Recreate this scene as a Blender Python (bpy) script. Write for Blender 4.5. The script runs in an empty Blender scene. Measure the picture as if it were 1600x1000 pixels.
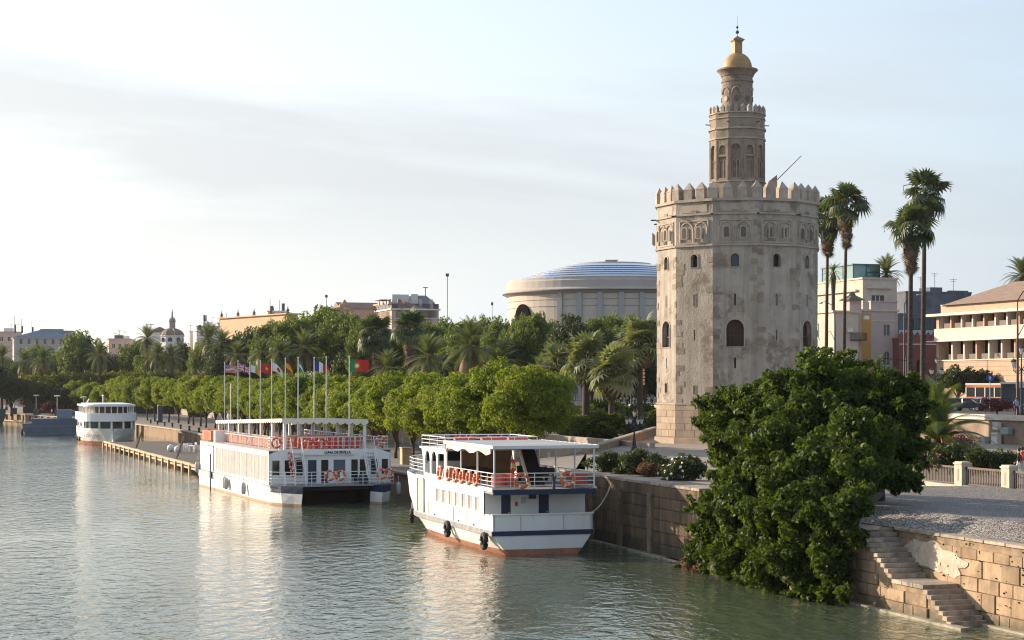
import bpy, math, random
import numpy as np
from mathutils import Vector, Matrix
from mathutils.geometry import tessellate_polygon

R = math.radians
PI = math.pi
random.seed(11)
RNG = np.random.default_rng(5)
S = bpy.context.scene
C = S.collection

# ------------------------------------------------------------------ camera
F = 2772.0          # focal length in photo pixels (photo is 1600 wide)
EYE = 9.4           # eye height above the river
cam_d = bpy.data.cameras.new('camera')
cam = bpy.data.objects.new('camera', cam_d)
C.objects.link(cam)
cam.location = (0, 0, EYE)
cam.rotation_euler = (R(90), 0, 0)
cam_d.sensor_width = 36
cam_d.lens = F / 1600 * 36
cam_d.shift_y = 100 / 1600
cam_d.clip_start = 0.5
cam_d.clip_end = 6000
S.camera = cam

# ------------------------------------------------------------------ sky + sun
SUN_AZ, SUN_EL = R(-62), R(17)
w = bpy.data.worlds.new('World')
S.world = w
w.use_nodes = True
nt = w.node_tree
nt.nodes.clear()
def wn(t, **k):
    n = nt.nodes.new(t)
    for a, b in k.items():
        setattr(n, a, b)
    return n
out = wn('ShaderNodeOutputWorld')
bg = wn('ShaderNodeBackground')
SKY_STRENGTH = 0.15
VEIL_FAR, VEIL_SUN = (2.12, 2.55, 3.1), (4.7, 4.5, 4.15)
CLOUD_FAR, CLOUD_SUN, CLOUD_OFF = (2.1, 2.3, 2.6), (3.4, 3.45, 3.4), (5.3, 8.35, 0)
bg.inputs['Strength'].default_value = SKY_STRENGTH
sky = wn('ShaderNodeTexSky', sky_type='NISHITA', sun_disc=False)
sky.sun_elevation = SUN_EL
sky.sun_rotation = SUN_AZ
sky.air_density = 1.0
sky.dust_density = 1.6
sky.ozone_density = 1.2
tc = wn('ShaderNodeTexCoord')
sep = wn('ShaderNodeSeparateXYZ')
nt.links.new(tc.outputs['Generated'], sep.inputs[0])
def wmath(op, a, b=None, clamp=False):
    n = wn('ShaderNodeMath', operation=op, use_clamp=clamp)
    for i, v in enumerate((a, b)):
        if v is None: continue
        if isinstance(v, (int, float)): n.inputs[i].default_value = v
        else: nt.links.new(v, n.inputs[i])
    return n.outputs[0]
zc = wmath('MAXIMUM', sep.outputs['Z'], 0.0)
den = wmath('ADD', zc, 0.11)
comb = wn('ShaderNodeCombineXYZ')
nt.links.new(wmath('DIVIDE', sep.outputs['X'], den), comb.inputs[0])
nt.links.new(wmath('DIVIDE', sep.outputs['Y'], den), comb.inputs[1])
def wnoise(scale, detail, rough, dist, off, sx=1, sy=1):
    mp = wn('ShaderNodeMapping')
    mp.inputs['Location'].default_value = off
    mp.inputs['Scale'].default_value = (sx, sy, 1)
    nt.links.new(comb.outputs[0], mp.inputs[0])
    n = wn('ShaderNodeTexNoise')
    n.inputs['Scale'].default_value = scale
    n.inputs['Detail'].default_value = detail
    n.inputs['Roughness'].default_value = rough
    n.inputs['Distortion'].default_value = dist
    nt.links.new(mp.outputs[0], n.inputs['Vector'])
    return n.outputs['Fac']
def wramp(fac, stops):
    n = wn('ShaderNodeValToRGB')
    e = n.color_ramp.elements
    while len(e) < len(stops): e.new(0.5)
    for el, (p, c) in zip(e, stops):
        el.position = p; el.color = (c, c, c, 1) if isinstance(c, (int, float)) else (*c, 1)
    nt.links.new(fac, n.inputs[0])
    return n.outputs[0]
def wmix(fac, a, b):
    n = wn('ShaderNodeMix', data_type='RGBA')
    for sock, v in ((n.inputs[0], fac), (n.inputs[6], a), (n.inputs[7], b)):
        if isinstance(v, (int, float)): sock.default_value = v
        elif isinstance(v, tuple): sock.default_value = (*v, 1)
        else: nt.links.new(v, sock)
    return n.outputs[2]
# thin high veil: looks dense low in the sky where one sees through it lengthwise, thin overhead
hz = wmath('POWER', wmath('SUBTRACT', 1.0, zc, True), 2.4)
veil_n = wramp(wnoise(0.55, 5, 0.55, 0.6, (3.1, 1.7, 0), 1.0, 0.55), [(0.30, 0.72), (0.72, 1.0)])
veil = wmath('MULTIPLY', wmath('MULTIPLY', hz, 1.15, True), veil_n)
# the veil is brighter towards the sun
sd = wn('ShaderNodeVectorMath', operation='DOT_PRODUCT')
nt.links.new(tc.outputs['Generated'], sd.inputs[0])
sd.inputs[1].default_value = (math.sin(SUN_AZ) * math.cos(SUN_EL), math.cos(SUN_AZ) * math.cos(SUN_EL), math.sin(SUN_EL))
sunside = wmath('MULTIPLY', wmath('ADD', sd.outputs['Value'], 1.0), 0.5)
sunside = wmath('POWER', wmath('DIVIDE', wmath('SUBTRACT', sunside, 0.58, True), 0.42), 0.8)
veil_col = wmix(sunside, VEIL_FAR, VEIL_SUN)
c1 = wmix(veil, sky.outputs[0], veil_col)
# soft grey stratus banks
cl = wramp(wnoise(0.36, 7, 0.55, 0.9, CLOUD_OFF, 0.62, 0.9), [(0.45, 0.0), (0.57, 1.0)])
band = wramp(wmath('ADD', zc, 0.0), [(0.045, 0.0), (0.11, 1.0), (0.20, 1.0), (0.45, 0.5)])
clf = wmath('MULTIPLY', wmath('MULTIPLY', cl, band), 0.8)
c2 = wmix(clf, c1, wmix(sunside, CLOUD_FAR, CLOUD_SUN))
nt.links.new(c2, bg.inputs['Color'])
nt.links.new(bg.outputs[0], out.inputs[0])

sun_d = bpy.data.lights.new('sun', 'SUN')
sun_d.energy = 4.6
sun_d.angle = R(0.6)
sun_d.color = (1.0, 0.82, 0.62)
sun = bpy.data.objects.new('sun', sun_d)
C.objects.link(sun)
sv = Vector((math.sin(SUN_AZ) * math.cos(SUN_EL), math.cos(SUN_AZ) * math.cos(SUN_EL), math.sin(SUN_EL)))
sun.rotation_euler = sv.to_track_quat('Z', 'Y').to_euler()
sun.location = sv * 300

vs = S.view_settings
S.display_settings.display_device = 'sRGB'
vs.view_transform = 'Standard'
vs.look = 'None'
vs.exposure = 0.86
vs.gamma = 1
vs.use_curve_mapping = False
S.cycles.filter_width = 1.15
S.cycles.max_bounces = 6
S.cycles.transparent_max_bounces = 6

# ------------------------------------------------------------------ place helpers
UX, UY = -0.3074, 0.9516           # unit vector along the quay, going away
NX, NY = 0.9516, 0.3074            # unit vector from the river inland
QROT = math.atan2(UY, UX)          # turns local +X into "along the quay, away"
def Q(s, t, z=0.0):
    return Vector((s * UX + t * NX, s * UY + t * NY, z))
def W(px, py, d):
    return Vector(((px - 800) / F * d, d, EYE - (py - 600) / F * d))
def dT(px, t):
    return t / (NX * (px - 800) / F + NY)
def T(px, t, z=0.0):
    d = dT(px, t)
    return Vector(((px - 800) / F * d, d, z))
def ppm(d): return F / d

# ------------------------------------------------------------------ materials
MATS = {}
def mat(name, col, rough=0.75, col2=None, scale=1.0, bump=0.0, bscale=None, metal=0.0, spec=None, isl=0.0,
        stretch=(1, 1, 1), contrast=(0.35, 0.65), stain=None, coords='pos', detail=6, bdist=0.02, stain_scale=0.5, stain_rng=(0.5, 0.68), streak=0.0):
    if name in MATS: return MATS[name]
    m = bpy.data.materials.new(name)
    MATS[name] = m
    m.use_nodes = True
    t = m.node_tree
    b = t.nodes['Principled BSDF']
    b.inputs['Roughness'].default_value = rough
    b.inputs['Metallic'].default_value = metal
    if spec is not None: b.inputs['Specular IOR Level'].default_value = spec
    b.inputs['Base Color'].default_value = (*col, 1)
    if col2 is None and not bump and not isl and stain is None: return m
    if coords == 'pos':
        g = t.nodes.new('ShaderNodeNewGeometry'); vec = g.outputs['Position']
    else:
        g = t.nodes.new('ShaderNodeTexCoord'); vec = g.outputs['Object']
    mp = t.nodes.new('ShaderNodeMapping'); mp.inputs['Scale'].default_value = stretch
    t.links.new(vec, mp.inputs[0])
    cur = None
    def noise(sc, det=detail, ro=0.6, v=mp.outputs[0]):
        n = t.nodes.new('ShaderNodeTexNoise')
        n.inputs['Scale'].default_value = sc; n.inputs['Detail'].default_value = det; n.inputs['Roughness'].default_value = ro
        t.links.new(v, n.inputs['Vector'])
        return n.outputs['Fac']
    def mixc(fac, a, bb, mode='MIX'):
        n = t.nodes.new('ShaderNodeMix'); n.data_type = 'RGBA'; n.blend_type = mode
        for sock, v in ((n.inputs[0], fac), (n.inputs[6], a), (n.inputs[7], bb)):
            if isinstance(v, (int, float)): sock.default_value = v
            elif isinstance(v, tuple): sock.default_value = (*v[:3], 1)
            else: t.links.new(v, sock)
        return n.outputs[2]
    def ramp(fac, p0, p1):
        n = t.nodes.new('ShaderNodeMapRange'); n.inputs[1].default_value = p0; n.inputs[2].default_value = p1
        t.links.new(fac, n.inputs[0]); return n.outputs[0]
    cur = tuple(col)
    if col2 is not None:
        cur = mixc(ramp(noise(scale), *contrast), tuple(col), tuple(col2))
    if stain is not None:
        cur = mixc(ramp(noise(stain_scale, 8, 0.7), *stain_rng), cur, tuple(stain))
    if streak:
        m3 = t.nodes.new('ShaderNodeMapping'); m3.inputs['Scale'].default_value = (1.5, 1.5, 0.07); t.links.new(vec, m3.inputs[0])
        n3 = noise(1.0, 5, 0.65, m3.outputs[0]); r3 = t.nodes.new('ShaderNodeMapRange'); r3.inputs[1].default_value = 0.44; r3.inputs[2].default_value = 0.62
        r3.inputs[3].default_value = 0.0; r3.inputs[4].default_value = streak; t.links.new(n3, r3.inputs[0])
        cur = mixc(r3.outputs[0], cur, tuple(c*.38 for c in col))
    if isl:
        g2 = t.nodes.new('ShaderNodeNewGeometry')
        oi = t.nodes.new('ShaderNodeObjectInfo')
        ad = t.nodes.new('ShaderNodeMath'); ad.operation = 'ADD'
        t.links.new(g2.outputs['Random Per Island'], ad.inputs[0]); t.links.new(oi.outputs['Random'], ad.inputs[1])
        fr = t.nodes.new('ShaderNodeMath'); fr.operation = 'FRACT'; t.links.new(ad.outputs[0], fr.inputs[0])
        mr = t.nodes.new('ShaderNodeMapRange'); mr.inputs[3].default_value = 1 - isl; mr.inputs[4].default_value = 1 + isl
        t.links.new(fr.outputs[0], mr.inputs[0])
        hv = t.nodes.new('ShaderNodeHueSaturation')
        t.links.new(mr.outputs[0], hv.inputs['Value'])
        if isinstance(cur, tuple): hv.inputs['Color'].default_value = (*cur, 1)
        else: t.links.new(cur, hv.inputs['Color'])
        cur = hv.outputs[0]
    if not isinstance(cur, tuple): t.links.new(cur, b.inputs['Base Color'])
    if bump:
        bm_ = t.nodes.new('ShaderNodeBump'); bm_.inputs['Strength'].default_value = bump; bm_.inputs['Distance'].default_value = bdist
        t.links.new(noise(bscale or scale * 4), bm_.inputs['Height'])
        t.links.new(bm_.outputs[0], b.inputs['Normal'])
    return m

def leaf_mat(name, c1, c2, trans=0.35, rough=0.45, scale=0.35, tcol=None, spec=0.35):
    """foliage: per-leaf variation in colour, larger patches of two greens, some light passing through"""
    if name in MATS: return MATS[name]
    m = bpy.data.materials.new(name); MATS[name] = m
    m.use_nodes = True
    t = m.node_tree; b = t.nodes['Principled BSDF']
    b.inputs['Roughness'].default_value = rough
    b.inputs['Specular IOR Level'].default_value = spec
    g = t.nodes.new('ShaderNodeNewGeometry')
    n = t.nodes.new('ShaderNodeTexNoise'); n.inputs['Scale'].default_value = scale; n.inputs['Detail'].default_value = 3
    t.links.new(g.outputs['Position'], n.inputs['Vector'])
    ad = t.nodes.new('ShaderNodeMath'); ad.operation = 'ADD'
    rr = t.nodes.new('ShaderNodeMath'); rr.operation = 'MULTIPLY_ADD'
    t.links.new(g.outputs['Random Per Island'], rr.inputs[0]); rr.inputs[1].default_value = 0.7; rr.inputs[2].default_value = -0.35
    oi = t.nodes.new('ShaderNodeObjectInfo'); ob = t.nodes.new('ShaderNodeMath'); ob.operation = 'MULTIPLY_ADD'
    t.links.new(oi.outputs['Random'], ob.inputs[0]); ob.inputs[1].default_value = 0.4; ob.inputs[2].default_value = -0.08
    a2 = t.nodes.new('ShaderNodeMath'); a2.operation = 'ADD'; t.links.new(rr.outputs[0], a2.inputs[0]); t.links.new(ob.outputs[0], a2.inputs[1])
    t.links.new(n.outputs['Fac'], ad.inputs[0]); t.links.new(a2.outputs[0], ad.inputs[1])
    mr = t.nodes.new('ShaderNodeMapRange'); mr.inputs[1].default_value = 0.2; mr.inputs[2].default_value = 0.8
    t.links.new(ad.outputs[0], mr.inputs[0])
    mx = t.nodes.new('ShaderNodeMix'); mx.data_type = 'RGBA'
    t.links.new(mr.outputs[0], mx.inputs[0]); mx.inputs[6].default_value = (*c1, 1); mx.inputs[7].default_value = (*c2, 1)
    t.links.new(mx.outputs[2], b.inputs['Base Color'])
    if trans > 0:
        tr = t.nodes.new('ShaderNodeBsdfTranslucent')
        hs = t.nodes.new('ShaderNodeMix'); hs.data_type = 'RGBA'; hs.blend_type = 'MULTIPLY'; hs.inputs[0].default_value = 1
        t.links.new(mx.outputs[2], hs.inputs[6]); hs.inputs[7].default_value = (*(tcol or (1.7, 1.6, 0.7)), 1)
        t.links.new(hs.outputs[2], tr.inputs['Color'])
        ms = t.nodes.new('ShaderNodeMixShader'); ms.inputs[0].default_value = trans
        o = t.nodes['Material Output']
        t.links.new(b.outputs[0], ms.inputs[1]); t.links.new(tr.outputs[0], ms.inputs[2]); t.links.new(ms.outputs[0], o.inputs[0])
    return m

# ------------------------------------------------------------------ mesh builder
class MB:
    def __init__(s): s.v = []; s.f = []; s.mi = []; s.cur = 0; s.M = None
    def pt(s, p):
        p = Vector(p)
        if s.M is not None: p = s.M @ p
        s.v.append(p); return len(s.v) - 1
    def face(s, idx): s.f.append(tuple(idx)); s.mi.append(s.cur)
    def poly(s, pts): s.face([s.pt(p) for p in pts]); return s
    def box(s, x0, x1, y0, y1, z0, z1):
        i = [s.pt(p) for p in ((x0,y0,z0),(x1,y0,z0),(x1,y1,z0),(x0,y1,z0),(x0,y0,z1),(x1,y0,z1),(x1,y1,z1),(x0,y1,z1))]
        for q in ((3,2,1,0),(4,5,6,7),(0,1,5,4),(1,2,6,5),(2,3,7,6),(3,0,4,7)): s.face([i[k] for k in q])
        return s
    def hexa(s, b, t):
        i = [s.pt(p) for p in b] + [s.pt(p) for p in t]; n = len(b)
        s.face(i[:n][::-1]); s.face(i[n:])
        for k in range(n): s.face((i[k], i[(k+1)%n], i[n+(k+1)%n], i[n+k]))
        return s
    def cyl(s, p0, p1, r0, r1=None, n=8, cap=True):
        r1 = r0 if r1 is None else r1
        p0, p1 = Vector(p0), Vector(p1); d = p1 - p0
        if d.length < 1e-6: return s
        q = d.to_track_quat('Z', 'Y')
        a = []; b = []
        for k in range(n):
            e = q @ Vector((math.cos(2*PI*k/n), math.sin(2*PI*k/n), 0))
            a.append(s.pt(p0 + e*r0)); b.append(s.pt(p1 + e*r1))
        for k in range(n): s.face((a[k], a[(k+1)%n], b[(k+1)%n], b[k]))
        if cap: s.face(a[::-1]); s.face(b)
        return s
    def tube(s, pts, r, n=6, closed=False, rs=None):
        pts = [Vector(p) for p in pts]; m = len(pts); rings = []
        for k in range(m):
            a = pts[k-1] if (k > 0 or closed) else pts[k]
            b = pts[(k+1) % m] if (k < m-1 or closed) else pts[k]
            q = (b - a).to_track_quat('Z', 'Y'); rr = rs[k] if rs else r
            rings.append([s.pt(pts[k] + q @ Vector((math.cos(2*PI*j/n)*rr, math.sin(2*PI*j/n)*rr, 0))) for j in range(n)])
        for k in range(m if closed else m-1):
            A, B = rings[k], rings[(k+1) % m]
            for j in range(n): s.face((A[j], A[(j+1)%n], B[(j+1)%n], B[j]))
        if not closed: s.face(rings[0][::-1]); s.face(rings[-1])
        return s
    def lathe(s, prof, n=24, c=(0,0), a0=0.0, cap=True):
        rings = []
        for r, z in prof:
            rings.append([s.pt((c[0]+r*math.cos(a0+2*PI*k/n), c[1]+r*math.sin(a0+2*PI*k/n), z)) for k in range(n)])
        for A, B in zip(rings, rings[1:]):
            for k in range(n): s.face((A[k], A[(k+1)%n], B[(k+1)%n], B[k]))
        if cap: s.face(rings[0][::-1]); s.face(rings[-1])
        return s
    def torus(s, c, ax, Rr, r, n=20, m=7):
        c = Vector(c); q = Vector(ax).to_track_quat('Z', 'Y')
        return s.tube([c + q @ Vector((math.cos(2*PI*k/n)*Rr, math.sin(2*PI*k/n)*Rr, 0)) for k in range(n)], r, m, True)
    def extr(s, poly, o, ux, uy, dv, caps=True):
        """polygon (2D) placed at o with axes ux, uy, extruded by vector dv"""
        o, ux, uy, dv = Vector(o), Vector(ux), Vector(uy), Vector(dv)
        b = [o + ux*a + uy*c for a, c in poly]
        i = [s.pt(p) for p in b]; j = [s.pt(p + dv) for p in b]; n = len(b)
        if caps: s.face(i[::-1]); s.face(j)
        for k in range(n): s.face((i[k], i[(k+1)%n], j[(k+1)%n], j[k]))
        return s
    def holed(s, outer, holes, o, ux, uy, depth, back=False):
        """flat wall (outer polygon with holes) plus reveals going back by depth along -(ux x uy)"""
        o, ux, uy = Vector(o), Vector(ux), Vector(uy)
        nrm = ux.cross(uy).normalized()
        loops = [[Vector((a, b, 0)) for a, b in outer]] + [[Vector((a, b, 0)) for a, b in h] for h in holes]
        flat = [p for l in loops for p in l]
        tri = tessellate_polygon(loops)
        ids = [s.pt(o + ux*p.x + uy*p.y) for p in flat]
        for t in tri:
            a, b, c = (flat[k] for k in t)
            if (b-a).cross(c-a).z < 0: t = t[::-1]
            s.face([ids[k] for k in t])
        for h in holes:
            i = [s.pt(o + ux*a + uy*b) for a, b in h]; j = [s.pt(o + ux*a + uy*b - nrm*depth) for a, b in h]; n = len(h)
            for k in range(n): s.face((i[k], i[(k+1)%n], j[(k+1)%n], j[k]))
        return s
    def build(s, name, mats, parent=None, loc=None, rot=None, smooth=False, kind=None):
        me = bpy.data.meshes.new(name)
        me.from_pydata([tuple(p) for p in s.v], [], s.f)
        ms = mats if isinstance(mats, (list, tuple)) else [mats]
        for m in ms: me.materials.append(m)
        if len(ms) > 1: me.polygons.foreach_set('material_index', s.mi)
        if smooth: me.polygons.foreach_set('use_smooth', [True]*len(me.polygons))
        me.update()
        return link(name, me, parent, loc, rot, kind)

def link(name, me, parent=None, loc=None, rot=None, kind=None, scale=None):
    o = bpy.data.objects.new(name, me); C.objects.link(o)
    if parent is not None: o.parent = parent
    if loc is not None: o.location = loc
    if rot is not None: o.rotation_euler = rot if not isinstance(rot, (int, float)) else (0, 0, rot)
    if scale is not None: o.scale = scale
    if kind: o['kind'] = kind
    return o
def np_mesh(name, verts, nper, mats):
    """faces of nper consecutive vertices each (loose leaves)"""
    verts = np.asarray(verts, dtype=np.float32).reshape(-1, 3)
    nv = len(verts); nf = nv // nper
    me = bpy.data.meshes.new(name)
    me.vertices.add(nv); me.vertices.foreach_set('co', verts.ravel())
    me.loops.add(nv); me.loops.foreach_set('vertex_index', np.arange(nv, dtype=np.int32))
    me.polygons.add(nf)
    me.polygons.foreach_set('loop_start', np.arange(0, nv, nper, dtype=np.int32))
    for m in (mats if isinstance(mats, (list, tuple)) else [mats]): me.materials.append(m)
    me.update(calc_edges=True)
    return me
def thing(name, label, cat, loc=(0,0,0), rot=0.0, group=None):
    o = bpy.data.objects.new(name, None); C.objects.link(o)
    o.empty_display_size = 0.3
    o.location = loc; o.rotation_euler = rot if not isinstance(rot, (int, float)) else (0, 0, rot)
    return tag(o, label, cat, group)
def tag(o, label, cat, group=None):
    o['label'] = label; o['category'] = cat
    if group: o['group'] = group
    return o
KIDS = {}
def children_of(o):
    return [c for c in C.objects if c.parent == o]
def dup(root, loc, rot=None, label=None, scale=None, kids=None):
    r = root.copy(); C.objects.link(r); r.location = loc
    if rot is not None: r.rotation_euler = (0, 0, rot)
    if scale is not None: r.scale = (scale,)*3 if isinstance(scale, (int, float)) else scale
    if label: r['label'] = label
    for k in (kids if kids is not None else children_of(root)):
        c = k.copy(); C.objects.link(c); c.parent = r
    return r
def arch(cx, z0, w, h, n=8, pointed=False):
    """opening outline, counter-clockwise from lower left; h is the full height"""
    r = w/2
    pts = [(cx-r, z0), (cx+r, z0)]
    if pointed:
        top = h - r*1.35
        for k in range(n+1):
            a = k/n
            ang = a*PI
            pts.append((cx + r*math.cos(ang), z0 + top + r*1.35*math.sin(ang)**0.8))
    else:
        for k in range(n+1):
            ang = PI*k/n
            pts.append((cx + r*math.cos(ang), z0 + h - r + r*math.sin(ang)))
    return pts
def rect(x0, x1, z0, z1): return [(x0, z0), (x1, z0), (x1, z1), (x0, z1)]
def text(body, size, m, parent, loc, rot, name='lettering', align='CENTER', extrude=0.01, bold=0.0):
    cu = bpy.data.curves.new(name, 'FONT'); cu.body = body; cu.size = size; cu.extrude = extrude; cu.align_x = align; cu.align_y = 'CENTER'; cu.offset = bold
    cu.materials.append(m)
    o = bpy.data.objects.new(name, cu); me = bpy.data.meshes.new_from_object(o); bpy.data.objects.remove(o)
    return link(name, me, parent, loc, rot)
# ------------------------------------------------------------------ material library
M_stone   = mat('quay_stone', (0.41,0.295,0.185), 0.9, (0.27,0.18,0.11), 1.0, 0.6, 9, isl=0.28, stain=(0.15,0.11,0.075), stain_scale=0.9, stain_rng=(0.53,0.72), streak=0.5)
M_stoneD  = mat('quay_stone_grimy', (0.25,0.17,0.10), 0.92, (0.12,0.085,0.055), 0.9, 0.6, 8, isl=0.25, stain=(0.05,0.04,0.03), stain_scale=0.6, stain_rng=(0.48,0.66), stretch=(1.6,1.6,0.3), streak=0.9)
M_mortar  = mat('quay_mortar', (0.34,0.25,0.16), 0.95, (0.18,0.13,0.085), 2.0, 0.7, 10)
M_mortarD = mat('quay_mortar_grimy', (0.12,0.095,0.07), 0.95, (0.06,0.05,0.04), 2.0, 0.7, 10)
M_coping  = mat('coping_stone', (0.43,0.36,0.28), 0.9, (0.28,0.23,0.18), 2.2, 0.5, 12, isl=0.2, stain=(0.15,0.13,0.11), stain_scale=1.2)
M_lime_sky    = mat('lime_and_skylight', (0.55,0.49,0.41), 0.9, (0.40,0.33,0.25), 1.6, 0.4, 14, stain=(0.30,0.22,0.15), stain_scale=1.1, stain_rng=(0.52,0.66))
M_footing = mat('footing_stone', (0.40,0.36,0.28), 0.9, (0.24,0.21,0.16), 1.8, 0.5, 8, stain=(0.08,0.08,0.05), stain_scale=1.0)
M_pave    = mat('promenade_paving', (0.33,0.28,0.225), 0.9, (0.26,0.22,0.175), 0.6, 0.3, 6, stain=(0.20,0.165,0.13), stain_scale=0.25)
M_lowpave = mat('lower_quay_paving', (0.21,0.19,0.17), 0.92, (0.15,0.135,0.12), 0.5, 0.3, 5)
M_asphalt = mat('asphalt', (0.06,0.06,0.06), 0.9, (0.045,0.045,0.045), 1.0, 0.2, 12)

def tide(m, z0=0.35, col=(0.075,0.072,0.05)):
    """dark weedy tide stain along the waterline"""
    t = m.node_tree; b = t.nodes['Principled BSDF']
    g = t.nodes.new('ShaderNodeNewGeometry'); sp = t.nodes.new('ShaderNodeSeparateXYZ'); t.links.new(g.outputs['Position'], sp.inputs[0])
    n = t.nodes.new('ShaderNodeTexNoise'); n.inputs['Scale'].default_value = 1.6; n.inputs['Detail'].default_value = 6; t.links.new(g.outputs['Position'], n.inputs['Vector'])
    ma = t.nodes.new('ShaderNodeMath'); ma.operation = 'MULTIPLY_ADD'; t.links.new(n.outputs['Fac'], ma.inputs[0]); ma.inputs[1].default_value = -1.1; t.links.new(sp.outputs['Z'], ma.inputs[2])
    mr = t.nodes.new('ShaderNodeMapRange'); mr.inputs[1].default_value = z0-.75; mr.inputs[2].default_value = z0-.25; mr.inputs[3].default_value = .8; mr.inputs[4].default_value = 0
    t.links.new(ma.outputs[0], mr.inputs[0])
    mx = t.nodes.new('ShaderNodeMix'); mx.data_type = 'RGBA'; src = b.inputs['Base Color'].links[0].from_socket
    t.links.new(mr.outputs[0], mx.inputs[0]); t.links.new(src, mx.inputs[6]); mx.inputs[7].default_value = (*col,1); t.links.new(mx.outputs[2], b.inputs['Base Color'])
tide(M_stone); tide(M_stoneD, .6, (0.045,0.043,0.032)); tide(M_mortar)
def cobble_mat():
    m = bpy.data.materials.new('cobbles'); m.use_nodes = True
    t = m.node_tree; b = t.nodes['Principled BSDF']; b.inputs['Roughness'].default_value = 0.75
    g = t.nodes.new('ShaderNodeNewGeometry')
    v = t.nodes.new('ShaderNodeTexVoronoi'); v.inputs['Scale'].default_value = 6.5
    e = t.nodes.new('ShaderNodeTexVoronoi'); e.feature = 'DISTANCE_TO_EDGE'; e.inputs['Scale'].default_value = 6.5
    for n in (v, e): t.links.new(g.outputs['Position'], n.inputs['Vector'])
    n2 = t.nodes.new('ShaderNodeTexNoise'); n2.inputs['Scale'].default_value = 0.35; n2.inputs['Detail'].default_value = 5
    t.links.new(g.outputs['Position'], n2.inputs['Vector'])
    r = t.nodes.new('ShaderNodeMapRange'); r.inputs[1].default_value = 0.0; r.inputs[2].default_value = 0.12
    t.links.new(e.outputs['Distance'], r.inputs[0])
    sp = t.nodes.new('ShaderNodeSeparateColor'); t.links.new(v.outputs['Color'], sp.inputs[0])
    mx = t.nodes.new('ShaderNodeMix'); mx.data_type = 'RGBA'
    t.links.new(sp.outputs[0], mx.inputs[0]); mx.inputs[6].default_value = (0.22,0.20,0.18,1); mx.inputs[7].default_value = (0.34,0.31,0.28,1)
    m2 = t.nodes.new('ShaderNodeMix'); m2.data_type = 'RGBA'
    t.links.new(r.outputs[0], m2.inputs[0]); m2.inputs[6].default_value = (0.10,0.09,0.08,1); t.links.new(mx.outputs[2], m2.inputs[7])
    m3 = t.nodes.new('ShaderNodeMix'); m3.data_type = 'RGBA'; m3.blend_type = 'MULTIPLY'; m3.inputs[0].default_value = 0.6
    t.links.new(m2.outputs[2], m3.inputs[6]); t.links.new(n2.outputs['Fac'], m3.inputs[7])
    sc = t.nodes.new('ShaderNodeMix'); sc.data_type = 'RGBA'; sc.blend_type = 'ADD'; sc.inputs[0].default_value = 0.35
    t.links.new(m3.outputs[2], sc.inputs[6]); t.links.new(m2.outputs[2], sc.inputs[7])
    t.links.new(sc.outputs[2], b.inputs['Base Color'])
    bp = t.nodes.new('ShaderNodeBump'); bp.inputs['Strength'].default_value = 1.0; bp.inputs['Distance'].default_value = 0.09
    t.links.new(r.outputs[0], bp.inputs['Height']); t.links.new(bp.outputs[0], b.inputs['Normal'])
    return m
M_cobble = cobble_mat()

def water_mat():
    m = bpy.data.materials.new('river_water'); m.use_nodes = True
    t = m.node_tree; b = t.nodes['Principled BSDF']
    b.inputs['Base Color'].default_value = (0.075,0.098,0.062,1)
    b.inputs['Roughness'].default_value = 0.04
    b.inputs['IOR'].default_value = 1.55
    b.inputs['Specular IOR Level'].default_value = 0.5
    g = t.nodes.new('ShaderNodeNewGeometry')
    def wave(scale, det, ro, sx, sy, rot, dist=0.0):
        mp = t.nodes.new('ShaderNodeMapping'); mp.inputs['Scale'].default_value = (sx, sy, 1); mp.inputs['Rotation'].default_value = (0, 0, rot)
        t.links.new(g.outputs['Position'], mp.inputs[0])
        n = t.nodes.new('ShaderNodeTexNoise'); n.inputs['Scale'].default_value = scale; n.inputs['Detail'].default_value = det
        n.inputs['Roughness'].default_value = ro; n.inputs['Distortion'].default_value = dist
        t.links.new(mp.outputs[0], n.inputs['Vector']); return n.outputs['Fac']
    def ma(op, a, bb):
        n = t.nodes.new('ShaderNodeMath'); n.operation = op
        for i, v in enumerate((a, bb)):
            if isinstance(v, (int, float)): n.inputs[i].default_value = v
            else: t.links.new(v, n.inputs[i])
        return n.outputs[0]
    big = wave(1.25, 3, 0.5, 1.0, 0.62, 0.25, 0.5)
    small = wave(3.4, 3, 0.55, 1.0, 0.7, -0.3, 0.5)
    calm = wave(0.03, 4, 0.55, 1.0, 0.5, 0.3)
    cr = t.nodes.new('ShaderNodeMapRange'); cr.inputs[1].default_value = 0.38; cr.inputs[2].default_value = 0.62; cr.inputs[3].default_value = 0.28; cr.inputs[4].default_value = 1.15
    t.links.new(calm, cr.inputs[0])
    h = ma('ADD', ma('MULTIPLY', big, 0.85), ma('MULTIPLY', small, 0.22))
    h = ma('MULTIPLY', h, cr.outputs[0])
    bp = t.nodes.new('ShaderNodeBump'); bp.inputs['Strength'].default_value = 1.0; bp.inputs['Distance'].default_value = 0.20
    t.links.new(h, bp.inputs['Height']); t.links.new(bp.outputs[0], b.inputs['Normal'])
    return m

def sheet(name, pts, m, kind='structure', zfun=None):
    """flat or sloped ground polygon given as (s, t, z) corners"""
    loops = [[Vector((p[0], p[1], 0)) for p in pts]]
    b = MB()
    ids = [b.pt(Q(*p)) for p in pts]
    for tr in tessellate_polygon(loops):
        a_, b_, c_ = (Vector(b.v[ids[k]]) for k in tr)
        if (b_-a_).cross(c_-a_).z < 0: tr = tr[::-1]
        b.face([ids[k] for k in tr])
    return b.build(name, m, kind=kind)

# ------------------------------------------------------------------ river and land
wt = MB(); wt.poly([(-2600,-300,0),(260,-300,0),(260,2600,0),(-2600,2600,0)])
wt.build('river_water', water_mat(), kind='structure')

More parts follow.
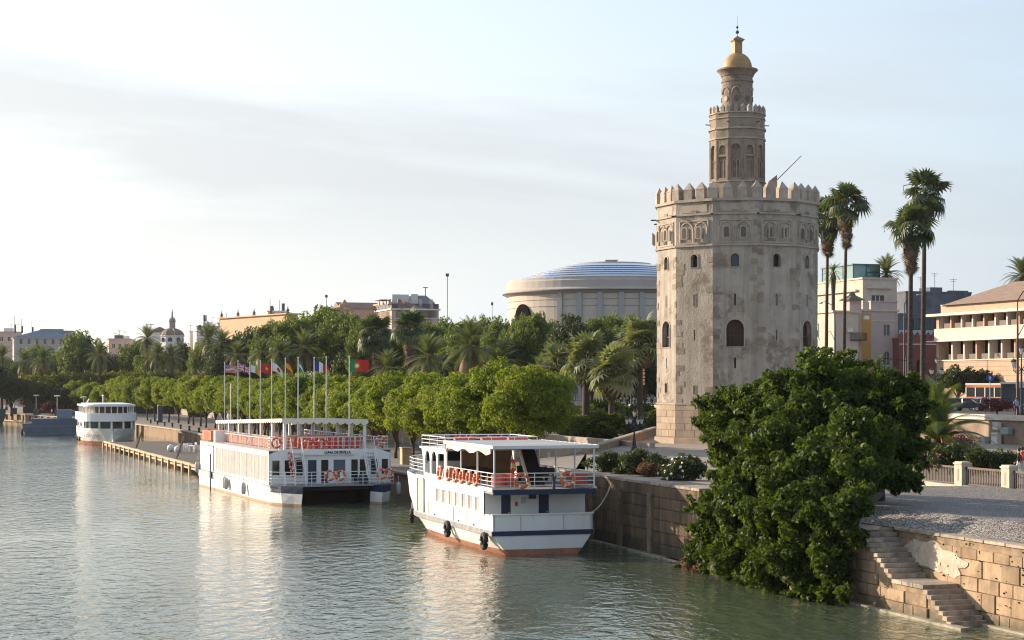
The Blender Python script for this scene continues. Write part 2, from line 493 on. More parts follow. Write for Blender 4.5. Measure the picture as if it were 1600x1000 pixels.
LOW = 1.9
edge = [(138,37.3),(300,37.3),(360,34),(420,26),(467,16),(520,0),(600,-40),(700,-120),(820,-300)]
sheet('lower_quay_pavement', [(s,t,LOW) for s,t in edge] + [(2600,-1800,LOW),(2600,57,LOW),(165,57,LOW),(138,57,LOW)], M_lowpave)
sheet('quay_ramp_pavement', [(103,37.3,3.99),(138,37.3,LOW),(135,50,3.97)], M_lowpave)
sheet('quay_ramp_foot_pavement', [(138,37.3,LOW),(146,57,LOW+.02),(135,50,3.97)], M_lowpave)
sheet('plaza_pavement', [(86,38.0,3.99),(103,38.0,3.99),(135,50,4.0),(146,57.0,4.0),(2600,57,4.0),(2600,91.2,4.0),(112,91.2,4.0),(112,57,4.0),(103,52,4.0),(86,52,3.99)], M_pave)
sk = MB()
for (s0,t0),(s1,t1) in (((103,38.0),(135,50)),((135,50),(146,57)),((146,57),(150,57))):
    sk.hexa([Q(s0,t0,1.5),Q(s1,t1,1.5),Q(s1-.3,t1+.5,1.5),Q(s0-.3,t0+.5,1.5)],[Q(s0,t0,3.985),Q(s1,t1,3.985),Q(s1-.3,t1+.5,3.985),Q(s0-.3,t0+.5,3.985)])
sk.build('plaza_edge', M_mortar, kind='structure')
sheet('promenade_pavement', [(-60,56.4,3.46),(92,56.4,3.46),(92,91.2,3.46),(-60,91.2,3.46)], M_pave)
sheet('promenade_slope', [(92,56.4,3.46),(112,56.4,4.0),(112,91.2,4.0),(92,91.2,3.46)], M_pave)
sheet('cobbled_quay_pavement', [(-40,39.3,3.27),(60,39.3,3.27),(67,38.9,3.27),(71,37.8,3.4),(86,37.8,3.985),(86,56.2,3.7),(70,56.2,3.3),(-40,56.2,3.27)], M_cobble)
sheet('street_pavement', [(-200,91.2,6.2),(3000,91.2,6.2),(3000,2500,6.2),(-200,2500,6.2)], M_asphalt)
sheet('street_sidewalk', [(-60,91.2,6.32),(420,91.2,6.32),(420,97,6.32),(-60,97,6.32)], M_pave)

# ------------------------------------------------------------------ stone quay walls
def unit_block():
    b = MB(); c = 0.035
    # x along, y outwards (front at y=+0.5), z up
    b.v = [Vector(p) for p in ((-.5,-.5,-.5),(.5,-.5,-.5),(.5,-.5,.5),(-.5,-.5,.5),
                               (-.5,.42,-.5),(.5,.42,-.5),(.5,.42,.5),(-.5,.42,.5),
                               (-.5+c*.6,.5,-.5+c),(.5-c*.6,.5,-.5+c),(.5-c*.6,.5,.5-c),(-.5+c*.6,.5,.5-c))]
    for q in ((4,5,1,0),(5,6,2,1),(6,7,3,2),(7,4,0,3),(8,9,5,4),(9,10,6,5),(10,11,7,6),(11,8,4,7),(11,10,9,8)): b.face(q)
    return b
_ub = {}
def block_mesh(m):
    if m.name not in _ub:
        o = unit_block().build('stone_block', m)
        _ub[m.name] = o.data
        bpy.data.objects.remove(o)
    return _ub[m.name]
def blocks(parent, s0, s1, t, z0, courses, length, m, name='stone_block', depth=0.5, gap=0.022, prof=None, rnd=None, jit=0.018, rough=0.3, skip=0.0, rot=QROT, org=Q):
    rnd = rnd or random
    z = z0; n = 0
    for ci, h in enumerate(courses):
        s = s0 - (rnd.random()*length*0.9 if ci % 2 else 0)
        while s < s1:
            l = length*rnd.uniform(1-rough, 1+rough)
            a, b = max(s, s0), min(s+l, s1)
            s += l
            if b-a < 0.15: continue
            if prof and z+h > min(prof(a), prof(b), prof((a+b)/2)) + 0.01: continue
            if rnd.random() < skip: continue
            out = rnd.uniform(-jit, jit)
            p = org((a+b)/2, t + depth/2 - 0.02 - out, z+h/2)
            link(name, block_mesh(m), parent, p - parent.location if parent.location.length else p, (0, 0, rot), scale=(b-a-gap, depth, h-gap)); n += 1
        z += h
    return n

rnd = random.Random(3)
# --- low stretch with the stairs
qw = thing('quay_wall', 'sunlit ochre stone quay wall with the river steps, pale patch of render on it', 'wall', (0,0,0))
core = MB(); core.M = Matrix.Identity(4)
def prism_st(mb, poly_sz, t0, t1):
    a = [Q(s, t0, z) for s, z in poly_sz]; b = [Q(s, t1, z) for s, z in poly_sz]
    i = [mb.pt(p) for p in a]; j = [mb.pt(p) for p in b]; n = len(a)
    mb.face(i); mb.face(j[::-1])
    for k in range(n): mb.face((i[k], j[k], j[(k+1)%n], i[(k+1)%n]))
TOPN = 3.27
# stairs: upper flight 67.2 -> 64.3, landing -> 62.1, lower flight -> 59.8
steps = []
s_, z_ = 67.2, TOPN
NU, NL = 10, 8
ru, rl = (TOPN-1.40)/NU, 1.40/NL
for k in range(NU):
    z_ -= ru
    if k < NU-1: steps.append((s_-0.29, s_, z_)); s_ -= 0.29
steps.append((62.1, s_, z_)); s_ = 62.1
for k in range(NL):
    z_ -= rl; steps.append((s_-0.285, s_, z_)); s_ -= 0.285
def prof(s):
    if s > 67.2: return TOPN if s < 71 else 3.4
    for a, b, z in steps:
        if a <= s <= b: return z - 0.17
    return -1
poly = [(62.0,-2),(88,-2),(88,3.9),(71,3.3),(67.2,TOPN-0.02)]
for a, b, z in steps: poly += [(b, z-0.16), (a, z-0.16)]
poly += [(59.8,-2)]
prism_st(core, [(88,-2),(88,3.9),(71,3.3),(67.2,TOPN-0.02)] + [q for a, b, z in steps for q in ((b, z-0.16), (a, z-0.16))] + [(steps[-1][0],-2)], 37.36, 38.85)
prism_st(core, [(-40,-2),(-40,3.18),(68,3.18),(68,-2)], 38.96, 39.4)
core.build('wall_core', M_mortar, qw)
blocks(qw, 59.7, 74, 37.3, -0.02, [0.52,0.5,0.47,0.5,0.46,0.44,0.42], 1.2, M_stone, prof=prof, rnd=rnd, rough=.45, jit=.03)
blocks(qw, 47, 67.4, 38.9, -0.02, [0.5,0.72,0.55,0.7,0.43], 1.0, M_stone, rnd=rnd, depth=0.4, rough=.5, jit=.03)
for a, b, z in steps:      # each step a slab of its own
    n = 2 if b-a < 1 else 3
    wd = 1.62/n if b-a < 1 else 1.62
    for k in range(n):
        if b-a < 1:
            t0 = 37.24 + wd*k; cen = Q((a+b)/2, t0+wd/2, z-0.085); sc = (b-a+0.05, wd-0.015, 0.17+rnd.uniform(-.01,.01))
        else:
            l = (b-a)/n; cen = Q(a+l*(k+.5), 38.05, z-0.085); sc = (l-0.02, 1.62, 0.17)
        link('step', block_mesh(M_coping), qw, cen, (0,0,QROT), scale=sc)
s = -40.0
while s < 67.0:
    l = rnd.uniform(1.2, 1.9); b_ = min(s+l, 67.2)
    if s > 44: link('coping_slab', block_mesh(M_coping), qw, Q((s+b_)/2, 39.17, 3.235), (0,0,QROT), scale=(b_-s-0.02, 0.62, 0.12))
    s += l
cp = MB(); prism_st(cp, [(-40,3.18),(-40,3.29),(44,3.29),(44,3.18)], 38.88, 39.45); cp.build('coping_strip', M_coping, qw)
for k in range(2):
    link('coping_slab', block_mesh(M_coping), qw, Q(68.0+1.75*k, 37.75, 3.24+0.06*k), (0,0.03,QROT), scale=(1.7, 1.0, 0.16))
# patch of pale render left on the back wall, uneven outline
pr = MB(); rp = []
for k in range(40):
    a = 2*PI*k/40; rr = 1+0.13*math.sin(2*a+1)+0.10*math.sin(5*a)+0.08*math.sin(8*a+2)+rnd.uniform(-.09,.09)
    rp.append((63.9+2.1*rr*math.cos(a), 2.3+0.66*rr*math.sin(a)+0.12*math.cos(a)))
prism_st(pr, rp[::-1], 38.855, 38.93)
pr.build('render_patch', M_lime_sky, qw)
ft = MB()
prism_st(ft, [(59.0,-1),(88,-1),(88,0.10),(59.0,0.10)], 37.0, 37.4)
prism_st(ft, [(20,-1),(60.2,-1),(60.2,0.08),(20,0.08)], 38.55, 39.1)
ft.build('footing', M_footing, qw)
hole = MB()
for k in range(120):      # drill holes in the old stones
    s = rnd.uniform(50, 66.5); z = rnd.uniform(0.4, 3.1)
    c = Q(s, 38.86, z); hole.cyl(c + Vector((NX,NY,0))*0.03, c - Vector((NX,NY,0))*0.02, rnd.uniform(.02,.04), n=6)
hole.build('drill_hole', mat('hole_dark', (0.03,0.025,0.02), 1.0), qw, kind='stuff')

# --- high grimy stretch beside the white ferry
qh = thing('quay_wall', 'tall dark weathered quay wall with black streaks beside the white ferry stern', 'wall', (0,0,0))
core = MB(); prism_st(core, [(84,-2),(104,-2),(104,3.86),(84,3.86)], 37.36, 38.6)
prism_st(core, [(104,-2),(138,-2),(138,LOW-.05),(104,3.86)], 37.36, 38.2)
core.build('wall_core', M_mortarD, qh)
blocks(qh, 84, 105, 37.3, -0.02, [0.72,0.66,0.64,0.62,0.62,0.6], 1.5, M_stoneD, rnd=rnd)
s = 84.0
while s < 105:
    l = rnd.uniform(1.1, 1.9)
    link('coping_slab', block_mesh(M_coping), qh, Q(s+l/2, 37.95, 3.93), (0,0,QROT), scale=(l-0.02, 1.35, 0.15)); s += l
pil = MB()
for s in (90.2, 94.8, 99.4, 103.5):
    prism_st(pil, [(s,-.5),(s+0.55,-.5),(s+0.55,3.4),(s,3.4)], 37.12, 37.4)
pil.build('pilaster', mat('pilaster_stone', (0.26,0.19,0.12), 0.9, (0.13,0.095,0.065), 1.5, 0.5, 8), qh)
ft = MB(); prism_st(ft, [(84,-1),(138,-1),(138,0.1),(84,0.1)], 36.95, 37.4); ft.build('footing', M_footing, qh)

# --- low quay wall running off to the bend
ql = thing('quay_wall', 'long low brown quay wall behind the pontoon and the moored boats', 'wall', (0,0,0))
b = MB(); b2 = MB()
for (s0,t0),(s1,t1) in zip(edge, edge[1:]):
    a = Q(s0,t0); c = Q(s1,t1); d = (c-a); nrm = Vector((d.y,-d.x,0)).normalized()
    if nrm.dot(Vector((NX,NY,0))) < 0: nrm = -nrm
    b.hexa([(*(a).xy,-2),(*(c).xy,-2),(*(c+nrm*.8).xy,-2),(*(a+nrm*.8).xy,-2)], [(*(a).xy,LOW-.1),(*(c).xy,LOW-.1),(*(c+nrm*.8).xy,LOW-.1),(*(a+nrm*.8).xy,LOW-.1)])
    a2 = a - nrm*.18; c2 = c - nrm*.18
    b2.hexa([(*a2.xy,LOW-.11),(*c2.xy,LOW-.11),(*(c+nrm*.6).xy,LOW-.11),(*(a+nrm*.6).xy,LOW-.11)], [(*a2.xy,LOW+.06),(*c2.xy,LOW+.06),(*(c+nrm*.6).xy,LOW+.06),(*(a+nrm*.6).xy,LOW+.06)])
b.build('wall_core', mat('low_wall', (0.20,0.13,0.08), 0.9, (0.30,0.19,0.11), 0.9, 0.4, 6, stain=(0.07,0.05,0.04), stain_scale=0.4), ql)
b2.build('coping', mat('low_coping', (0.44,0.36,0.27), 0.9, (0.34,0.28,0.21), 1.2), ql)
pl_m = mat('pile_wood', (0.30,0.20,0.12), 0.9, (0.16,0.10,0.06), 2.0, 0.3)
pm = MB().cyl((0,0,-1.5),(0,0,1.8),0.22,n=7)
po = pm.build('pile', pl_m, ql, Q(140,37.1)); pdat = po.data
for k in range(28):
    s = 330 + k*5.4
    for (s0,t0),(s1,t1) in zip(edge, edge[1:]):
        if s0 <= s < s1: t = t0+(t1-t0)*(s-s0)/(s1-s0)-0.25
    link('pile', pdat, ql, Q(s,t))
st_ = MB()
for (s0,t0),(s1,t1) in zip(edge[2:6], edge[3:7]):
    a = Q(s0,t0-.7,.25); c = Q(s1,t1-.7,.25); st_.tube([a,c],0.2,6)
st_.build('waling_beam', mat('wale_wood', (0.48,0.33,0.20), 0.85, (0.3,0.2,0.12), 1.5), ql)

# --- retaining walls between the levels
rw = thing('retaining_wall', 'buff stone retaining wall with white coping under the street', 'wall', (0,0,0))
b = MB(); prism_st(b, [(-60,3.0),(600,3.0),(600,6.15),(-60,6.15)], 91.0, 91.6)
b.build('wall_core', mat('retaining_stone', (0.36,0.27,0.20), 0.9, (0.24,0.17,0.13), 0.8, 0.5, 5, stain=(0.16,0.11,0.09), stain_scale=0.3), rw)
b = MB(); prism_st(b, [(-60,6.15),(600,6.15),(600,6.62),(-60,6.62)], 90.75, 91.5)
b.build('coping', mat('white_coping', (0.70,0.66,0.60), 0.85, (0.52,0.47,0.41), 0.7), rw)
pw = thing('terrace_wall', 'low stone terrace wall behind the row of quayside trees', 'wall', (0,0,0))
b = MB(); prism_st(b, [(138,1.5),(620,1.5),(620,4.45),(138,4.45)], 56.7, 57.2)
b.build('wall_core', mat('terrace_stone', (0.40,0.34,0.28), 0.9, (0.3,0.25,0.2), 0.6, 0.4, 5), pw)
# slanting parapet left of the tower
pp = thing('parapet_wall', 'low slanting pale stone parapet left of the tower foot', 'wall', (0,0,0))
b = MB()
A, B_ = Q(129,47.7), Q(170,70.5); d = (B_-A).normalized(); n_ = Vector((-d.y, d.x, 0))
b.hexa([(*(A-n_*.2).xy,3.2),(*(B_-n_*.2).xy,3.8),(*(B_+n_*.2).xy,3.8),(*(A+n_*.2).xy,3.2)], [(*(A-n_*.2).xy,4.35),(*(B_-n_*.2).xy,4.85),(*(B_+n_*.2).xy,4.85),(*(A+n_*.2).xy,4.35)])
b.build('wall_core', M_stone, pp)
b = MB()
b.hexa([(*(A-n_*.28).xy,4.35),(*(B_-n_*.28).xy,4.85),(*(B_+n_*.28).xy,4.85),(*(A+n_*.28).xy,4.35)], [(*(A-n_*.28).xy,4.5),(*(B_-n_*.28).xy,5.0),(*(B_+n_*.28).xy,5.0),(*(A+n_*.28).xy,4.5)])
b.build('coping', M_coping, pp)

# --- balustrade with stone posts and iron rails
bl = thing('balustrade', 'stone and iron balustrade between the cobbled quay and the oleander hedge', 'fence', (0,0,0))
b = MB(); prism_st(b, [(20,2.9),(112,2.9),(112,4.05),(92,3.55),(20,3.5)], 56.2, 56.75)
M_post = mat('post_stone', (0.62,0.54,0.43), 0.85, (0.48,0.40,0.31), 1.6, 0.3, 8)
b.build('plinth', M_post, bl)
pb = MB(); pb.box(-.40,.40,-.3,.3,0,1.25); pb.box(-.45,.45,-.35,.35,1.25,1.34); pb.box(-.38,.38,-.28,.28,1.34,1.41)
panel = MB(); panel.box(-.1,.1,.30,.315,.3,1.0)
pm0 = None
M_iron = mat('brown_iron', (0.10,0.065,0.05), 0.6)
rail = MB(); L = 4.0
rail.box(-L/2,L/2,-.06,.06,1.0,1.12); rail.box(-L/2,L/2,-.03,.03,.10,.16)
for k in range(24):
    x = -L/2+(k+.5)*L/24; rail.box(x-.03,x+.03,-.02,.02,.16,1.0)
posts = []
s = 61.2
pdat = rdat = ndat = None
while s < 92:
    o = link('post', pdat, bl, Q(s,56.45,3.5), (0,0,QROT)) if pdat else pb.build('post', M_post, bl, Q(s,56.45,3.5), (0,0,QROT))
    pdat = o.data
    o2 = link('sunk_panel', ndat, o) if ndat else panel.build('sunk_panel', mat('post_recess',(0.40,0.33,0.26),0.9), o)
    ndat = o2.data
    o = link('railing', rdat, bl, Q(s+2.38,56.45,3.5), (0,0,QROT)) if rdat else rail.build('railing', M_iron, bl, Q(s+2.38,56.45,3.5), (0,0,QROT))
    rdat = o.data
    s += 4.77
# ------------------------------------------------------------------ the tower
M_tplaster = mat('tower_plaster', (0.44,0.385,0.32), 0.92, (0.37,0.32,0.26), 0.6, 0.8, 5, streak=0.42, stain=(0.22,0.17,0.125), stain_scale=0.42, stain_rng=(0.52,0.62), contrast=(0.42,0.6), bdist=.06)
M_tstone   = mat('tower_stone', (0.34,0.275,0.21), 0.92, (0.25,0.20,0.15), 1.2, 0.8, 6, isl=0.2, stain=(0.15,0.115,0.085), stain_scale=0.7, stain_rng=(0.52,0.7))
M_tbase    = mat('tower_base_stone', (0.42,0.33,0.245), 0.92, (0.33,0.255,0.19), 1.0, 0.6, 7, isl=0.15)
M_tbrick   = mat('tower_brick', (0.31,0.24,0.185), 0.92, (0.235,0.18,0.135), 1.6, 0.6, 8, stain=(0.16,0.11,0.08), stain_scale=0.8)
M_ttrim    = mat('tower_trim', (0.46,0.39,0.315), 0.9, (0.36,0.30,0.235), 0.9, 0.4, 8, stain=(0.26,0.215,0.17), stain_scale=0.6)
M_merlon   = mat('merlon_stone', (0.46,0.39,0.315), 0.9, (0.35,0.29,0.23), 1.0, 0.5, 7, isl=0.1, stain=(0.25,0.2,0.16), stain_scale=0.8)
M_dark     = mat('window_dark', (0.018,0.016,0.016), 0.5)
M_pane     = mat('tower_pane', (0.05,0.065,0.085), 0.15)
M_wood     = mat('dark_wood', (0.06,0.035,0.025), 0.7)
M_goldtile = mat('gold_tile', (0.44,0.27,0.10), 0.6, (0.31,0.19,0.075), 2.5, 0.3, 14)
M_iron2    = mat('black_iron', (0.025,0.025,0.028), 0.5)
M_lead     = mat('blind_infill', (0.19,0.165,0.14), 0.95, (0.14,0.12,0.10), 2.0)

G = 4.0
tw = thing('stone_tower', 'tall twelve sided stone watchtower with battlements and a gold tiled cupola', 'tower', (20.95,165,G), R(-7.24))
TR = 7.58
AP, HW = TR*math.cos(PI/12), TR*math.sin(PI/12)
FA = [R(-1.5+30*k) for k in range(-6, 6)]
def fdir(a): return Vector((math.sin(a), -math.cos(a), 0))
def ftan(a): return Vector((math.cos(a), math.sin(a), 0))
def vert(a, r): return Vector((math.sin(a)*r, -math.cos(a)*r, 0))
def ring(mb, r_ap0, z0, r_ap1, z1, A=FA):
    """closed band of the twelve-sided prism, outside radius given as apothem"""
    k = 1/math.cos(PI/12)
    lo = [vert(a-R(15), r_ap0*k) + Vector((0,0,z0)) for a in A]; hi = [vert(a-R(15), r_ap1*k) + Vector((0,0,z1)) for a in A]
    i = [mb.pt(p) for p in lo]; j = [mb.pt(p) for p in hi]; n = len(A)
    for q in range(n): mb.face((i[q], i[(q+1)%n], j[(q+1)%n], j[q]))
def band(mb, ap, out, z0, z1, A=FA):
    ring(mb, ap-.05, z0, ap+out, z0, A); ring(mb, ap+out, z0, ap+out, z1, A); ring(mb, ap+out, z1, ap-.05, z1, A)
Zb = lambda z: z - G
z_base, z_arc0, z_arc1, z_top = Zb(7.6), Zb(21.85), Zb(24.55), Zb(25.75)
wall = MB(); base = MB()
ring(base, AP+.20, -0.5, AP+.20, 0.55); ring(base, AP+.20, .55, AP+.09, .62); ring(base, AP+.0, 0.5, AP+.0, z_base+.1)
base.build('base_core', mat('base_mortar', (0.24,0.17,0.12), 0.95), tw)
def pane_part(pts, o, ux, m, name='window', back=0.42, frame=None, fm=None):
    n = ux.cross(Vector((0,0,1)))
    mb = MB(); mb.poly([o + ux*a + Vector((0,0,b)) - n*back for a, b in pts])
    w_ = mb.build(name, m, tw)
    if frame:
        f = MB(); cx = sum(p[0] for p in pts)/len(pts)
        zs = [p[1] for p in pts]; cz = (min(zs)+max(zs))/2
        inner = pts; outer = [(p[0]+math.copysign(frame, p[0]-cx) if abs(p[0]-cx) > .01 else p[0], p[1]+(frame if p[1] > cz else (-frame*.7 if p[1] <= min(zs)+.01 else 0))) for p in pts]
        N_ = len(pts)
        for k in range(N_):
            a, b, c, d = inner[k], inner[(k+1)%N_], outer[(k+1)%N_], outer[k]
            P_ = lambda q, h: o + ux*q[0] + Vector((0,0,q[1])) + n*h
            f.poly([P_(d,.05), P_(c,.05), P_(b,.05), P_(a,.05)]); f.poly([P_(c,.05), P_(d,.05), P_(d,-.02), P_(c,-.02)])
            f.poly([P_(a,.05), P_(b,.05), P_(b,-.1), P_(a,-.1)])
        f.build('surround', fm or M_ttrim, w_)
    return w_
for k, a in enumerate(FA):
    n, tx = fdir(a), ftan(a)
    o = n*AP
    big = (k % 2 == 0)
    holes = []
    specs = []
    specs.append((arch(0, Zb(19.85), .74, 1.18), 'window', M_pane if k == 6 else M_dark, .09))
    specs.append((rect(-.07,.07, Zb(16.4), Zb(17.45)), 'arrow_slit', M_dark, .07))
    if big:
        specs.append((arch(0, Zb(12.75), 1.55, 2.4), 'window', M_wood, .11))
        specs.append((rect(-.08,.08, Zb(10.8), Zb(11.75)), 'arrow_slit', M_dark, 0))
    else:
        specs.append((rect(-.07,.07, Zb(13.3), Zb(14.25)), 'arrow_slit', M_dark, 0))
        specs.append((rect(-.08,.08, Zb(8.5), Zb(9.25)), 'arrow_slit', M_dark, .06))
    if k == 4: specs.append((arch(0, Zb(8.6), .5, .9), 'window', M_dark, .08))
    wall.holed(rect(-HW, HW, z_base-.1, z_top), [s[0] for s in specs], o, tx, (0,0,1), .45)
    for pts, nm, m, fr in specs:
        p = pane_part(pts, o, tx, m, nm, frame=fr or None)
        if m is M_wood:     # timber shutters with a low railing behind the arch
            g = MB(); z0 = Zb(12.75)
            for x in (-.5,-.17,.17,.5): g.extr(rect(x-.03,x+.03,z0,z0+1.9), o-n*.36, tx, (0,0,1), n*.05)
            g.extr(rect(-.77,.77,z0+.9,z0+.98), o-n*.34, tx, (0,0,1), n*.06)
            for q in range(9): g.extr(rect(-.72+q*.18,-.69+q*.18,z0,z0+.9), o-n*.34, tx, (0,0,1), n*.03)
            g.build('shutter_frame', mat('shutter_wood', (0.085,0.05,0.035), 0.7), p)
    # sunk blind arcade: frame, twin cusped arches and small blocked windows
    f = MB(); za = z_arc0+.22; h = 1.95; wv = 1.5
    def bar(p0, p1, r=.05): f.tube([o + tx*p0[0] + Vector((0,0,p0[1])) + n*.02, o + tx*p1[0] + Vector((0,0,p1[1])) + n*.02], r*1.5, 5)
    bar((-wv,za),(-wv,za+h)); bar((wv,za),(wv,za+h)); bar((-wv,za+h),(wv,za+h)); bar((0,za),(0,za+h*.45),.06)
    f.extr(rect(-wv-.06,wv+.06,za-.12,za+.03), o-n*.02, tx, (0,0,1), n*.13)
    for cx in (-.75,.75):
        ar = []
        for q in range(13):
            u = q/12; ang = PI*u
            ar.append(o + tx*(cx+.66*math.cos(ang)) + Vector((0,0,za+.95+.85*math.sin(ang)**.75)) + n*.03)
        f.tube([o + tx*(cx+.68) + Vector((0,0,za+.05)) + n*.03] + ar + [o + tx*(cx-.68) + Vector((0,0,za+.05)) + n*.03], .085, 5)
    f.build('blind_arcade', M_ttrim, tw)
    for cx in (-.75,.75):
        pane_part([(x, z) for x, z in arch(cx, za+.38, .46, .95)], o+n*.46, tx, M_lead, 'blind_window', back=.42, frame=.10)
    # frieze panel with darker sgraffito
    f = MB(); f.extr(rect(-1.35,1.35,z_arc1+.22,z_top-.22), o-n*.02, tx, (0,0,1), n*.05); f.build('frieze_panel', M_ttrim, tw)
    f = MB(); f.extr(rect(-.28,.28,z_arc1+.10,z_arc1+.42), o, tx, (0,0,1), n*.09); f.build('frieze_boss', M_tstone, tw)
    # dressed stones at each corner, long and short, some lost under plaster
    rr = random.Random(40+k)
    if -PI*.62 < a < PI*.62:
        z = z_base+.05; q = 0
        while z < z_arc0-.5:
            hh = rr.uniform(.42,.62); w1 = rr.choice((.35,.6,.9)) if q % 2 else rr.uniform(.5,.85); q += 1
            if rr.random() < (.62 if z < 9 else .42):
                jb = MB(); x1 = -HW+.0
                jb.extr(rect(x1, x1+w1, z, min(z+hh-.03, z_arc0-.3)), o-n*.1, tx, (0,0,1), n*(.1+rr.uniform(.012,.04))); jb.build('quoin', M_tstone, tw)
            if rr.random() < (.55 if z < 9 else .36):
                w2 = rr.uniform(.3,.8)
                jb = MB(); jb.extr(rect(HW-w2, HW, z, min(z+hh-.03, z_arc0-.3)), o-n*.1, tx, (0,0,1), n*(.1+rr.uniform(.012,.04))); jb.build('quoin', M_tstone, tw)
            z += hh
    # ashlar of the base
    if -PI*.62 < a < PI*.62:
        z = .62
        for hh in (.62,.6,.58,.6,.56):
            x = -HW
            while x < HW-.05:
                l = rr.uniform(.7,1.4); x2 = min(x+l, HW)
                if HW-x2 < .3: x2 = HW
                jb = MB(); jb.extr(rect(x+.012, x2-.012, z+.012, z+hh-.012), o-n*.1, tx, (0,0,1), n*(.16+rr.uniform(-.015,.02))); jb.build('ashlar_block', M_tbase, tw)
                x = x2
            z += hh
wall.build('wall', M_tplaster, tw)
pl = MB(); ring(pl, AP+.24, -.4, AP+.24, .5); ring(pl, AP+.24, .5, AP+.05, .6)
pl.build('plinth', M_tbase, tw)
for args in ((.12,z_base-.06,z_base+.07),(.17,z_arc0-.12,z_arc0+.06),(.14,z_arc1-.02,z_arc1+.13),(.20,z_top-.02,z_top+.22)):
    tr = MB(); band(tr, AP, *args); tr.build('string_course', M_ttrim, tw)
rf = MB(); k12 = 1/math.cos(PI/12)
rf.poly([vert(a-R(15), AP*k12-.1) + Vector((0,0,z_top-.1)) for a in FA]); ring(rf, AP-.55, z_top-.1, AP-.55, z_top+.2); ring(rf, AP-.55, z_top+.2, AP+.1, z_top+.2)
rf.build('roof_terrace', M_tbrick, tw)
sp = MB()
for a in FA:
    for off in (-15,):
        v = vert(a+R(off), TR+.02) + Vector((0,0,z_arc1+.02)); d = vert(a+R(off), 1).normalized()
        sp.tube([v-d*.2, v+d*.55-Vector((0,0,.04))], .07, 5)
sp.build('water_spout', M_iron2, tw)
# merlons
def merlon_mesh(w_, d_, h_, c_):
    m = MB(); m.box(-w_/2,w_/2,-d_/2,d_/2,0,h_)
    i = [m.pt(p) for p in ((-w_/2-.03,-d_/2-.03,h_),(w_/2+.03,-d_/2-.03,h_),(w_/2+.03,d_/2+.03,h_),(-w_/2-.03,d_/2+.03,h_))]; t_ = m.pt((0,0,h_+c_))
    for q in range(4): m.face((i[q], i[(q+1)%4], t_))
    m.face(i[::-1])
    return m
mo = merlon_mesh(.86,.62,.92,.68).build('merlon', M_merlon, tw)
md = mo.data; bpy.data.objects.remove(mo)
for a in FA:
    n, tx = fdir(a), ftan(a)
    v = vert(a-R(15), TR-.22); link('merlon', md, tw, v + Vector((0,0,z_top+.2)), (0,0,a-R(15)))
    for f_ in (-1/3, 1/3):
        p = n*(AP-.22) + tx*(2*HW*f_/2*1.0); link('merlon', md, tw, p + Vector((0,0,z_top+.2)), (0,0,a))
# second stage
R2 = 2.6; AP2, HW2 = R2*math.cos(PI/12), R2*math.sin(PI/12)
A2 = [R(-3+30*k) for k in range(-6, 6)]
z2a, z2b, z2c, z2t = z_top-.1, Zb(28.0), Zb(31.95), Zb(34.35)
st = MB()
for k, a in enumerate(A2):
    n, tx = fdir(a), ftan(a); o = n*AP2
    hs = [arch(0, Zb(28.35), .82, 3.1)] if k % 2 == 0 else [rect(-.42,.42, Zb(28.35), Zb(30.3)), arch(0, Zb(30.5), .7, .85)]
    st.holed(rect(-HW2, HW2, z2a, z2t), hs, o, tx, (0,0,1), .22)
    for hpts in hs:
        pane_part(hpts, o, tx, M_tbrick, 'blind_niche', back=.2)
    l = MB()
    for cx in (-.2,.2): 
        l.tube([o + tx*(cx+.15*math.cos(PI*q/6)) + Vector((0,0,Zb(29.75)+.25*math.sin(PI*q/6))) - n*.1 for q in range(7)], .035, 4)
        l.tube([o + tx*(cx-.15) + Vector((0,0,Zb(28.35))) - n*.1, o + tx*(cx-.15) + Vector((0,0,Zb(29.75))) - n*.1], .035, 4)
    l.tube([o + tx*.35 + Vector((0,0,Zb(28.35))) - n*.1, o + tx*.35 + Vector((0,0,Zb(29.75))) - n*.1], .035, 4)
    l.build('lancet_tracery', M_ttrim, tw)
    q = MB()
    q.extr(rect(-HW2,-HW2+.13,Zb(28.2),z2c-.1), o-n*.05, tx, (0,0,1), n*.09); q.extr(rect(HW2-.13,HW2,Zb(28.2),z2c-.1), o-n*.05, tx, (0,0,1), n*.09)
    q.build('corner_strip', M_tbrick, tw)
st.build('upper_wall', M_tstone, tw)
for args in ((.10,z2b,z2b+.1),(.10,z2c,z2c+.12),(.13,Zb(32.85),Zb(33.0)),(.08,Zb(33.85),Zb(33.95)),(.10,z2t-.05,z2t+.06)):
    tr = MB(); band(tr, AP2, *args, A2); tr.build('upper_string_course', M_ttrim, tw)
fl = MB(); fl.poly([vert(a-R(15), R2-.05) + Vector((0,0,z2t)) for a in A2]); fl.build('upper_terrace', M_tbrick, tw)
mo = merlon_mesh(.34,.28,.42,.34).build('merlon', M_merlon, tw); md2 = mo.data; bpy.data.objects.remove(mo)
for a in A2:
    n, tx = fdir(a), ftan(a)
    link('small_merlon', md2, tw, vert(a-R(15), R2-.1) + Vector((0,0,z2t+.05)), (0,0,a-R(15)))
    link('small_merlon', md2, tw, n*(AP2-.1) + Vector((0,0,z2t+.05)), (0,0,a))
sp = MB()
for a in A2[::2]:
    v = vert(a-R(15), R2) + Vector((0,0,Zb(33.45))); d = vert(a-R(15), 1); sp.tube([v-d*.1, v+d*.4], .05, 5)
sp.build('water_spout', M_iron2, tw)
